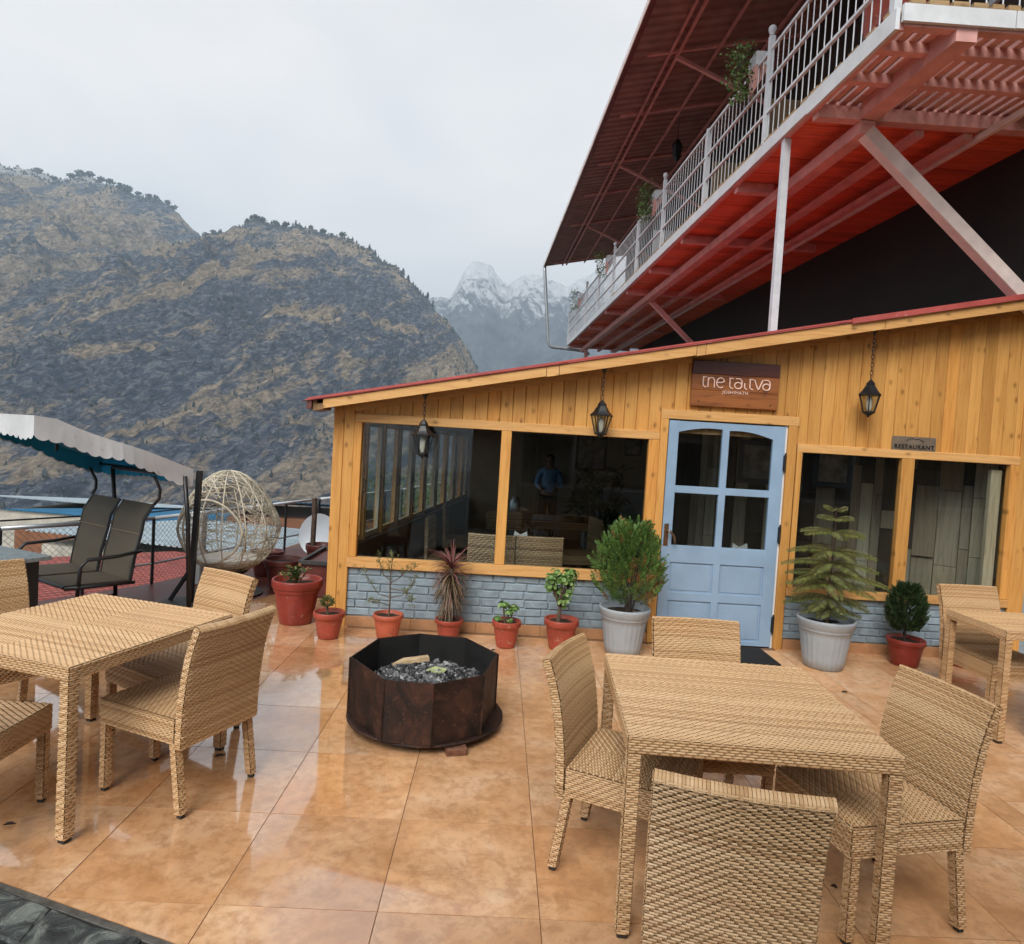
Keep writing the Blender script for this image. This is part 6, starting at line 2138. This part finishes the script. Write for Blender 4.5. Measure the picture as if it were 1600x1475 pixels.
def in_open(p):
    d = math.atan2(p.y - EC.y, p.x - EC.x) - FRONT
    d = (d + math.pi) % (2 * math.pi) - math.pi
    return abs(d) < 0.75 * math.sqrt(max(0, 1 - ((p.z - 0.70) / 0.30) ** 2)) if abs(p.z - 0.70) < 0.30 else False
for i in range(820):
    th, ph = math.acos(rr.uniform(-1, 1)), rr.uniform(0, 6.283)
    dt_, dp = rr.gauss(0, 0.30), rr.gauss(0, 0.75)
    dd = rr.gauss(0, 0.3)
    pts = []
    for k in range(8):
        f = k / 7 - 0.5
        t2 = min(max(th + dt_ * f + dd * (f * f - .1), 0.04), math.pi - 0.04)
        p = eggp(t2, ph + dp * f / max(0.35, math.sin(t2)))
        pts.append(p)
    if any(in_open(p) for p in pts): continue
    st.tube(pts, 0.0033, 3, caps=False)
stuff(st.build('weave', 'egg_white', egg))
m = MB(); pts = []
for k in range(37):
    a = 6.283 * k / 36
    z = 0.70 + 0.32 * math.sin(a)
    th = math.acos(max(-1, min(1, (z - 0.77) / 0.535)))
    pts.append(eggp(th, FRONT + 0.78 * math.cos(a)))
m.tube(pts, 0.013, 6, caps=False); m.build('opening_rim', 'egg_white', egg, smooth=True)
m = MB(); m.lathe([(0.08, 0.275), (0.22, 0.30), (0.32, 0.36), (0.33, 0.385), (0.27, 0.40), (0.15, 0.395), (0.02, 0.39)], 22, (EC.x, EC.y, 0), flute=lambda a, i: 1 + 0.03 * math.sin(a * 5 + i)); m.build('cushion', 'cushion', egg, smooth=True)
m = MB(); m.lathe([(0.34, 0.0), (0.35, 0.02), (0.16, 0.05), (0.13, 0.2), (0.2, 0.245), (0.05, 0.262)], 20, (EC.x, EC.y, 0)); m.build('base', 'egg_dark', egg)
sp_ = thing('stand_post', 'black steel post on a round base between the swing and the egg chair', 'post', (-2.87, 6.35, 0))
m = MB(); m.bar((-2.90, 6.36, 0.03), (-2.83, 6.30, 1.33), 0.045, 0.045, (0, 1, 0)); m.build('post', 'black_metal', sp_)
m = MB(); m.lathe([(0.24, 0.0), (0.25, 0.012), (0.25, 0.035), (0.225, 0.05), (0.05, 0.052)], 28, (-2.95, 6.37, 0)); m.build('base', 'iron_grey', sp_, smooth=True)
m = MB(); m.bar((-2.89, 6.36, 0.40), (-3.12, 6.42, 0.05), 0.03, 0.03); m.build('brace', 'black_metal', sp_)

# pots along the fence
def plain_pot(x, y, r_, h, label, mat='pot_dark_red'):
    t_ = thing('clay_pot', label, 'pot', (x, y, 0), 'dark red pots by the fence')
    m = pot_mesh(r_, r_ * 0.66, h, 'plain'); m.v = [(p[0] + x, p[1] + y, p[2]) for p in m.v]; m.build('pot', mat, t_, smooth=True)
    m = MB(); m.lathe([(r_ * 0.86, h * 0.80), (r_ * 0.86, h * 0.84), (r_ * 0.3, h * 0.86)], 16, (x, y, 0)); m.build('soil', 'soil', t_)
plain_pot(-2.33, 7.35, 0.22, 0.34, 'dark red clay pot beside the egg chair')
plain_pot(-2.14, 8.1, 0.17, 0.40, 'tall dark red clay pot at the fence beside the timber posts')
plain_pot(-2.75, 8.0, 0.2, 0.3, 'dark red clay pot behind the egg chair')
tr = thing('planter_trough', 'dark red trough planter against the left side of the restaurant', 'planter', (-1.85, 7.4, 0))
m = MB(); m.cbox(-2.02, -1.60, 7.0, 7.9, 0.0, 0.36, 0.01); m.build('trough', 'pot_dark_red', tr)
m = MB(); m.box(-2.06, -1.56, 6.96, 7.0, 0.362, 0.40); m.box(-2.06, -1.56, 7.9, 7.94, 0.362, 0.40); m.box(-2.06, -2.02, 7.0, 7.9, 0.362, 0.40); m.box(-1.60, -1.56, 7.0, 7.9, 0.362, 0.40); m.build('rim', 'iron_grey', tr)
for x, y, lab in ((-2.20, 8.0, 'dark rough timber post left of the satellite dish'), (-1.80, 7.85, 'dark rough timber post right of the satellite dish, by the house corner'), (-1.72, 7.65, 'thin dark timber post beside the house corner')):
    m = MB(); r2 = random.Random(int(x * 1000))
    pts = [(x + r2.uniform(-.006, .006), y, z) for z in (0, 0.25, 0.5, 0.75, 0.98 + r2.uniform(-.04, .04))]
    m.tube(pts, 0.032, 7); tag(m.build('timber_post', 'old_timber'), lab, 'post', 'timber posts by the house corner')

# satellite dish beyond the fence
q = Vector((-2.55, 9.6, 0.28))
ds = thing('satellite_dish', 'grey-white satellite dish beyond the fence by the house corner', 'satellite dish', (q.x, q.y, -0.3))
m = MB(); n = 28; vs = [(0, 0, 0)]
for ring in range(1, 6):
    r_ = 0.285 * ring / 5
    for k in range(n): a = 6.283 * k / n; vs.append((r_ * math.cos(a), -0.32 * (r_ / 0.285) ** 2 * 0.22, r_ * 1.08 * math.sin(a)))
fs = [(0, 1 + (k + 1) % n, 1 + k) for k in range(n)]
for ring in range(4):
    for k in range(n): fs.append((1 + ring * n + k, 1 + ring * n + (k + 1) % n, 1 + (ring + 1) * n + (k + 1) % n, 1 + (ring + 1) * n + k))
m.add(vs, fs); m.xf(Matrix.Translation(q) @ Matrix.Rotation(-0.15, 4, 'Z') @ Matrix.Rotation(-0.2, 4, 'X')); m.build('reflector', 'dish_white', ds, smooth=True)
m = MB(); m.tube([(q.x + 0.02, q.y + 0.02, q.z - 0.3), (q.x + 0.05, q.y - 0.32, q.z - 0.12)], 0.012, 6); m.tube([(q.x + .05, q.y - .32, q.z - .12), (q.x + .05, q.y - .36, q.z - .09)], 0.022, 8); m.build('feed_arm', 'black_metal', ds)
m = MB(); m.tube([(q.x, q.y + 0.03, q.z), (q.x, q.y + 0.06, q.z - 0.2), (q.x, q.y + 0.06, -6.0)], 0.022, 8); m.build('mast', 'iron_grey', ds)

# neighbouring roofs just below the terrace
def shed(label, cx, cy, w, d, z, rot, sheet, wallm, slope=0.12, rib=0.16):
    t_ = thing('neighbour_house', label, 'house', (cx, cy, z - 3), 'houses below the terrace')
    MX = Matrix.Translation((cx, cy, z)) @ Matrix.Rotation(rot, 4, 'Z')
    m = MB(); prof = []; x = -w / 2
    while x < w / 2: prof += [(x, 0), (x + rib * .5, 0), (x + rib * .62, 0.03), (x + rib * .88, 0.03)]; x += rib
    n = len(prof); vs = [(p[0], y, p[1] - slope * (y + d / 2) + dz) for dz in (0, -0.012) for y in (-d / 2, d / 2) for p in prof]
    fs = []
    for i in range(n - 1): fs += [(i, i + 1, n + i + 1, n + i), (2 * n + i + 1, 2 * n + i, 3 * n + i, 3 * n + i + 1), (i + 1, i, 2 * n + i, 2 * n + i + 1), (n + i, n + i + 1, 3 * n + i + 1, 3 * n + i)]
    m.add(vs, fs); m.xf(MX); m.build('roof', sheet, t_)
    m = MB(); m.box(-w / 2 + .25, w / 2 - .25, -d / 2 + .25, d / 2 - .25, -6 if z > -4 else -9, -slope * d - 0.05); m.xf(MX); m.build('wall', wallm, t_)
shed('house with pink-red corrugated roof just below the fence', -4.9, 11.2, 7.5, 6.4, -0.55, R(-18), 'sheet_red', 'wall_rust', 0.10)
shed('house with pale metal roof beyond the red roof', -6.5, 18.2, 9.0, 6.0, -1.05, R(-15), 'sheet_pale', 'wall_cream', 0.05)
shed('house with blue sheet roof at the left, beyond the pale roof', -12.5, 27.0, 9.0, 8.0, -1.6, R(-10), 'sheet_blue', 'wall_rust', 0.08)
shed('house with blue sheet roof and rusty wall behind the swing', -7.6, 27.5, 6.0, 5.0, -0.9, R(5), 'sheet_blue', 'wall_rust', 0.12)
shed('house with white roof at the far left beyond the fence', -19.0, 33.0, 8.0, 7.0, -1.9, R(-10), 'sheet_pale', 'wall_cream', 0.1)
# white drainpipe outside the restaurant windows
p = S0 + SDIR * 1.22 + SN * 0.22
m = MB(); m.tube([(p.x, p.y, 0.0), (p.x, p.y, 2.0)], 0.055, 12)
tag(m.build('drainpipe', 'white_metal', smooth=True), 'white drainpipe standing outside the restaurant side windows', 'pipe')
# a leafy tree below, seen through the restaurant side windows
for cx, cy, h, lab in ((-1.6, 20.5, 7.6, 'leafy green tree seen through the restaurant side windows'), (-3.6, 24.0, 6.6, 'low leafy tree beyond the fence left of the restaurant')):
    t_ = thing('broadleaf_tree', lab, 'tree', (cx, cy, -6.3)); rr = random.Random(int(cx * 10)); m = MB()
    m.tube([(cx, cy, -6.4), (cx, cy, -3.5), (cx + .1, cy, -1.5)], [0.2, 0.15, 0.08], 7)
    cl_ = [(cx + rr.gauss(0, .9), cy + rr.gauss(0, .9), -6.3 + h * rr.uniform(0.55, 0.98)) for _ in range(16)]
    for q in cl_: m.tube([(cx, cy, -3.2), ((cx + q[0]) / 2, (cy + q[1]) / 2, (q[2] - 2.4) / 2), q], [0.06, 0.04, 0.015], 5)
    m.build('trunk', 'bark', t_); lv = MB()
    for q in cl_:
        for _ in range(130):
            p = Vector(q) + rnd_dir(rr) * rr.uniform(0.1, 0.75)
            leafq(lv, p, rnd_dir(rr), rnd_dir(rr), rr.uniform(.09, .16), .08)
    lv.build('crown', 'leaf_small', t_)

# ------------------------------------------------------------------ inside the restaurant, seen through the panes
GD = 'dining chairs inside the restaurant'
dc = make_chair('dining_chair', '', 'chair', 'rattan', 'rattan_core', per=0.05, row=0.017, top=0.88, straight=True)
DC = [((-0.02, 6.60), (0.05, 1), 'rattan dining chair behind the glass left of the window mullion'),
      ((0.42, 6.62), (-0.05, 1), 'rattan dining chair behind the glass right of the window mullion'),
      ((-0.50, 7.55), (1, -0.1), 'rattan dining chair at the left end of the inner table'),
      ((0.10, 8.35), (0, -1), 'rattan dining chair on the far side of the inner table'),
      ((-0.45, 9.1), (1, 0), 'rattan dining chair farther back by the side windows'),
      ((1.02, 8.3), (-1, -0.2), 'rattan dining chair turned sideways beside the inner tables'),
      ((3.25, 7.0), (-1, 0.1), 'rattan dining chair behind the Norfolk pine, inside the window')]
for i, (p, fc, lab) in enumerate(DC):
    o = dc if i == 0 else copy_tree(dc)
    place(o, p[0], p[1], fc, -0.005); tag(o, lab, 'chair', GD)
def inner_table(x, y, lx_, ly_, label):
    t_ = thing('dining_table', label, 'table', (x, y, 0), 'dining tables inside the restaurant')
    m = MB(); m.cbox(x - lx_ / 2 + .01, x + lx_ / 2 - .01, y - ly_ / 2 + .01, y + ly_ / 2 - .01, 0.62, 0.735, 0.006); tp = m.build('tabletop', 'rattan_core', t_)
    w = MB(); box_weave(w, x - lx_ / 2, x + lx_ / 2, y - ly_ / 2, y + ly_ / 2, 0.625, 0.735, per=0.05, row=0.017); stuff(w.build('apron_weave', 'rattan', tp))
    m = MB(); m.box(x - lx_ / 2 + .004, x + lx_ / 2 - .004, y - ly_ / 2 + .004, y + ly_ / 2 - .004, 0.737, 0.747); m.build('glass_top', 'dark_glass', tp)
    for sx in (-1, 1):
        for sy in (-1, 1):
            m = MB(); a, b = x + sx * (lx_ / 2 - .06), y + sy * (ly_ / 2 - .06); m.cbox(a - .035, a + .035, b - .035, b + .035, -0.004, 0.619, 0.004); m.build('leg', 'table_wood', t_)
inner_table(0.17, 7.35, 0.86, 0.86, 'glass-topped rattan dining table right behind the left-hand window')
inner_table(0.75, 9.4, 1.5, 0.8, 'long dining table farther back inside the restaurant')
inner_table(2.75, 7.05, 0.7, 0.5, 'small rattan dining table inside, behind the Norfolk pine')
def napkin(x, y, z, s_, label):
    m = MB()
    pts = [(-s_, 0, 0), (s_, 0, 0), (s_ * .9, 0.01, s_ * 1.1), (0, 0.02, s_ * .55), (-s_ * .9, 0.01, s_ * 1.1)]
    m.add([(x + p[0], y + p[1], z + p[2]) for p in pts] + [(x + p[0], y + p[1] + .03, z + p[2]) for p in pts], [(0, 1, 2, 3, 4), (9, 8, 7, 6, 5)] + [(i, 5 + i, 5 + (i + 1) % 5, (i + 1) % 5) for i in range(5)])
    tag(m.build('napkin', 'napkin'), label, 'napkin')
napkin(0.27, 7.05, 0.748, 0.075, 'white folded napkin on the inner table, right of the mullion')
napkin(2.62, 6.98, 0.748, 0.085, 'white folded napkin behind the Norfolk pine')
for i, (x, y) in enumerate(((0.42, 7.2), (0.47, 7.33), (0.36, 7.42), (0.05, 7.5))):
    m = MB(); m.lathe([(0.026, 0.0), (0.034, 0.12), (0.033, 0.12), (0.025, 0.006)], 14, (x, y, 0.748))
    tag(m.build('drinking_glass', 'window_glass', smooth=True), 'drinking glass standing on the inner table', 'glass', 'glasses on the inner table')
m = MB(); m.lathe([(0.06, 0), (0.075, 0.02), (0.075, 0.2), (0.05, 0.24), (0.05, 0.27), (0.02, 0.28)], 16, (0.25, 9.3, 0.748))
tag(m.build('urn', 'galvanised', smooth=True), 'steel urn on the long table inside', 'urn')
# blue runner on the floor
m = MB(); m.box(-0.45, 1.3, 9.95, 10.6, -0.003, 0.004); tag(m.build('floor_runner', 'blue_cloth'), 'blue runner on the restaurant floor beneath the tables', 'rug')
# counter and things at the back
ct = thing('counter', 'pale blue-grey service counter at the back of the restaurant', 'counter', (2.1, 11.6, 0))
m = MB(); m.cbox(1.55, 2.9, 11.4, 11.9, 0.0, 1.06, 0.008); m.build('body', 'wall_blue', ct)
m = MB(); m.cbox(1.5, 2.95, 11.35, 11.95, 1.062, 1.10, 0.006); m.build('worktop', 'white_paint', ct)
def picture(x, y, z, w, h, label, mat='poster'):
    t_ = thing('framed_picture', label, 'picture', (x, y, z - h / 2), 'framed pictures on the inner walls')
    m = MB(); m.box(x - w / 2, x + w / 2, y - 0.025, y - 0.002, z - h / 2, z + h / 2); m.build('frame', 'black_metal', t_)
    m = MB(); m.box(x - w / 2 + .05, x + w / 2 - .05, y - 0.029, y - 0.026, z - h / 2 + .05, z + h / 2 - .05); m.build('print', mat, t_)
picture(1.75, 12.71, 1.75, 0.6, 0.8, 'dark framed picture on the back wall')
picture(2.55, 12.71, 1.85, 0.35, 0.35, 'small framed picture on the back wall beside the large one')
for u_, zz, lab in ((0.95, 1.72, 'dark framed print on the plank partition behind the left pane'), (1.75, 1.74, 'dark framed print on the plank partition, behind the mullion')):
    t_ = thing('framed_picture', lab, 'picture', tuple(PM @ Vector((u_, -0.06, zz - 0.25))), 'framed pictures on the inner walls')
    m = MB(); m.box(u_ - .2, u_ + .2, -0.085, -0.055, zz - .25, zz + .25); m.xf(PM); m.build('frame', 'black_metal', t_)
    m = MB(); m.box(u_ - .14, u_ + .14, -0.089, -0.086, zz - .19, zz + .19); m.xf(PM); m.build('print', 'poster', t_)
# door through the back wall, brighter doorway pane
m = MB(); m.box(0.35, 1.0, 12.695, 12.715, 0.0, 2.0); tag(m.build('wall_panel', 'plank_grey'), 'grey plank panel on the back wall of the restaurant', 'panel')
# big indoor plant
t_ = thing('indoor_plant', 'dark leafy indoor plant in the middle of the restaurant', 'plant', (1.62, 10.3, 0))
m = pot_mesh(0.2, 0.14, 0.4, 'plain'); m.v = [(p[0] + 1.62, p[1] + 10.3, p[2]) for p in m.v]; m.build('pot', 'pot_dark_red', t_, smooth=True)
lv = MB(); st = MB(); rr = random.Random(91)
for k in range(26):
    a = rr.uniform(0, 6.283); e = Vector((1.62 + math.cos(a) * rr.uniform(.2, .5), 10.3 + math.sin(a) * rr.uniform(.2, .5), rr.uniform(0.8, 1.5)))
    st.tube([(1.62, 10.3, 0.35), tuple(e)], [.012, .005], 5)
    for _ in range(10): leafq(lv, e + rnd_dir(rr) * .05, rnd_dir(rr) + Vector((0, 0, -.3)), rnd_dir(rr), rr.uniform(.15, .28), .06)
st.build('stems', 'bark_dark', t_); lv.build('foliage', 'leaf_cypress', t_)

# ------------------------------------------------------------------ person standing inside, in a pale blue shirt
def skin_body(name, verts, edges, mat, parent=None, sub=2, root=0):
    me = bpy.data.meshes.new(name); me.from_pydata([v[0] for v in verts], edges, [])
    ob = bpy.data.objects.new(name, me); C.objects.link(ob)
    md = ob.modifiers.new('skin', 'SKIN'); md.use_smooth_shade = True
    sv = me.skin_vertices[0].data
    for i, v in enumerate(verts):
        sv[i].radius = v[1] if isinstance(v[1], tuple) else (v[1], v[1]); sv[i].use_root = (i == root)
    sb = ob.modifiers.new('sub', 'SUBSURF'); sb.levels = sub; sb.render_levels = sub
    me.materials.append(M[mat])
    bpy.context.view_layer.update()
    dg = bpy.context.evaluated_depsgraph_get()
    m2 = bpy.data.meshes.new_from_object(ob.evaluated_get(dg))
    bpy.data.objects.remove(ob)
    o = bpy.data.objects.new(name, m2); C.objects.link(o)
    if not m2.materials: m2.materials.append(M[mat])
    return o
PX, PY = 0.93, 12.15
per = thing('person', 'person in a pale blue shirt standing inside the restaurant, arms bent forward', 'person', (PX, PY, -0.005))
body = skin_body('body', [((0, 0, .95), (.14, .10)), ((0, 0, 1.12), (.135, .10)), ((0, 0, 1.32), (.16, .11)), ((0, 0, 1.43), (.10, .08)), ((0, 0, 1.50), .052), ((0, -.01, 1.57), (.07, .085)), ((0, -.015, 1.66), (.078, .098)), ((0, -.01, 1.72), (.06, .075)),
    ((-.09, 0, .88), .095), ((-.10, -.01, .5), .062), ((-.10, .02, .09), .04), ((-.10, -.12, .04), .035), ((.09, 0, .88), .095), ((.10, -.01, .5), .062), ((.10, .02, .09), .04), ((.10, -.12, .04), .035),
    ((-.18, 0, 1.40), .062), ((-.24, .02, 1.14), .045), ((-.16, -.20, 1.07), .036), ((-.13, -.26, 1.07), (.022, .035)), ((.18, 0, 1.40), .062), ((.24, .02, 1.14), .045), ((.16, -.20, 1.07), .036), ((.13, -.26, 1.07), (.022, .035))],
    [(0, 1), (1, 2), (2, 3), (3, 4), (4, 5), (5, 6), (6, 7), (0, 8), (8, 9), (9, 10), (10, 11), (0, 12), (12, 13), (13, 14), (14, 15), (3, 16), (16, 17), (17, 18), (18, 19), (3, 20), (20, 21), (21, 22), (22, 23)], 'skin')
body.parent = per
shirt = skin_body('shirt', [((0, 0, .93), (.165, .125)), ((0, 0, 1.12), (.15, .118)), ((0, 0, 1.32), (.172, .125)), ((0, 0, 1.425), (.11, .09)), ((-.18, 0, 1.40), .075), ((-.24, .02, 1.14), .058), ((-.18, -.15, 1.09), .05), ((.18, 0, 1.40), .075), ((.24, .02, 1.14), .058), ((.18, -.15, 1.09), .05)],
    [(0, 1), (1, 2), (2, 3), (3, 4), (4, 5), (5, 6), (3, 7), (7, 8), (8, 9)], 'pale_blue_cloth'); shirt.parent = per
tr_ = skin_body('trousers', [((0, 0, .95), (.155, .115)), ((-.09, 0, .88), .108), ((-.10, -.01, .5), .076), ((-.10, .02, .10), .058), ((.09, 0, .88), .108), ((.10, -.01, .5), .076), ((.10, .02, .10), .058)], [(0, 1), (1, 2), (2, 3), (0, 4), (4, 5), (5, 6)], 'dark_cloth'); tr_.parent = per
m = MB()
n = 14; vs = []
for i in range(7):
    th = 0.05 + 1.55 * i / 6
    for k in range(n):
        a = 6.283 * k / n
        back = 0.012 if math.sin(a) > -0.2 else -0.03
        vs.append((0.09 * math.sin(th) * math.cos(a), 0.005 + (0.105 + back) * math.sin(th) * math.sin(a), 1.655 + 0.105 * math.cos(th) - (0.06 if (i == 6 and math.sin(a) > 0) else 0)))
fs = [(i * n + k, (i + 1) * n + k, (i + 1) * n + (k + 1) % n, i * n + (k + 1) % n) for i in range(6) for k in range(n)] + [tuple(range(n))]
m.add(vs, fs)
hr = m.build('hair', 'hair', None, smooth=True); hr.parent = per; hr.location = (0, 0, 0)
m = MB()
m.add([(-.012, -.112, 1.635), (.012, -.112, 1.635), (0, -.132, 1.625), (0, -.108, 1.67)], [(0, 1, 2), (0, 2, 3), (1, 3, 2)])
fc_ = m.build('nose', 'skin', None); fc_.parent = per; fc_.location = (0, 0, 0)
for sx in (-1, 1):
    m = MB(); m.lathe([(0.003, -.004), (0.009, 0), (0.003, .004)], 8, (sx * .032, -.106, 1.665)); e_ = m.build('eye', 'hair', None); e_.parent = per; e_.location = (0, 0, 0)
    m = MB(); m.lathe([(0.006, -.03), (0.016, 0), (0.006, .03)], 8, (sx * .082, 0.0, 1.65)); e_ = m.build('ear', 'skin', None); e_.parent = per; e_.location = (0, 0, 0)
m = MB(); m.bar((-.024, -.104, 1.60), (.024, -.104, 1.60), .008, .008); e_ = m.build('mouth', 'fire_brick', None); e_.parent = per; e_.location = (0, 0, 0)

per.scale = (0.93, 0.93, 0.93)
# ------------------------------------------------------------------ unseen building added behind the viewer, sized to shade the near chairs and glass
hb = thing('unseen_shade_block', 'plain plastered block added unseen behind the viewer for shade', 'building', (5.2, -3.5, 0))
m = MB(); m.box(-0.6, 12.0, -6.0, -1.9, -0.3, 3.3); m.build('wall', 'cream_wall', hb)
m = MB(); m.box(-1.0, 12.4, -6.4, -0.95, 3.31, 3.46); m.build('roof', 'roof_under', hb)
for xx in (1.0, 4.0, 7.0, 10.0):
    for zz in (0.9,):
        m = MB(); m.box(xx - .6, xx + .6, -1.895, -1.86, zz, zz + 1.2); wn = m.build('window', 'white_paint', hb)
        m = MB(); m.box(xx - .52, xx + .52, -1.858, -1.85, zz + .08, zz + 1.12); m.build('pane', 'dark_glass', wn)

# ------------------------------------------------------------------ litter on the wet tiles
rr = random.Random(123)
for x, y, L_, lab in ((-2.02, 2.78, 0.05, 'curled dark dry leaf on the wet tiles under the left table'), (-1.42, 3.46, 0.06, 'dark dry leaf lying along a wet tile joint behind the left chair'), (1.49, 2.62, 0.03, 'small dark pebble-like leaf on the tiles beneath the right table'),
                      (0.02, 5.52, 0.05, 'dry leaf on the tiles beside the small pot of rosettes'), (0.47, 5.42, 0.05, 'dry leaf on the tiles left of the jade tree pot'), (2.72, 4.95, 0.06, 'dry leaf on the tile strip before the Norfolk pine')):
    m = MB(); a = rr.uniform(0, 6.28)
    d, s_ = Vector((math.cos(a), math.sin(a), 0)), Vector((-math.sin(a), math.cos(a), 0))
    top = []
    for f, w_ in ((0, 0.0), (0.3, 0.22), (0.65, 0.2), (1.0, 0.0)):
        p = Vector((x, y, 0.003)) + d * L_ * f
        top += [p + s_ * L_ * w_ + Vector((0, 0, 0.006 * (w_ > 0))), p, p - s_ * L_ * w_ + Vector((0, 0, 0.009 * (w_ > 0)))]
    n_ = len(top)
    m.add(top + [q + Vector((0, 0, 0.0012)) for q in top], [(3 * i + j, 3 * i + j + 1, 3 * i + j + 4, 3 * i + j + 3) for i in range(3) for j in range(2)] + [(n_ + 3 * i + j, n_ + 3 * i + j + 3, n_ + 3 * i + j + 4, n_ + 3 * i + j + 1) for i in range(3) for j in range(2)])
    tag(m.build('dry_leaf', 'bark_dark'), lab, 'leaf', 'dry leaves on the tiles')

# ------------------------------------------------------------------ haze: one even body of air round everything
m = MB(); m.box(-7100, 7100, -7100, 7100, -304, 1650)
hz = m.build('haze', None)
hz['kind'] = 'stuff'
hm = bpy.data.materials.new('haze_air'); hm.use_nodes = True
ht = hm.node_tree
for nd in list(ht.nodes):
    if nd.type == 'BSDF_PRINCIPLED': ht.nodes.remove(nd)
pv_ = ht.nodes.new('ShaderNodeVolumePrincipled')
pv_.inputs['Color'].default_value = (0.62, 0.81, 1.0, 1)
pv_.inputs['Density'].default_value = 0.00018
pv_.inputs['Anisotropy'].default_value = 0.2
ht.links.new(pv_.outputs[0], ht.nodes['Material Output'].inputs['Volume'])
hz.data.materials.append(hm)
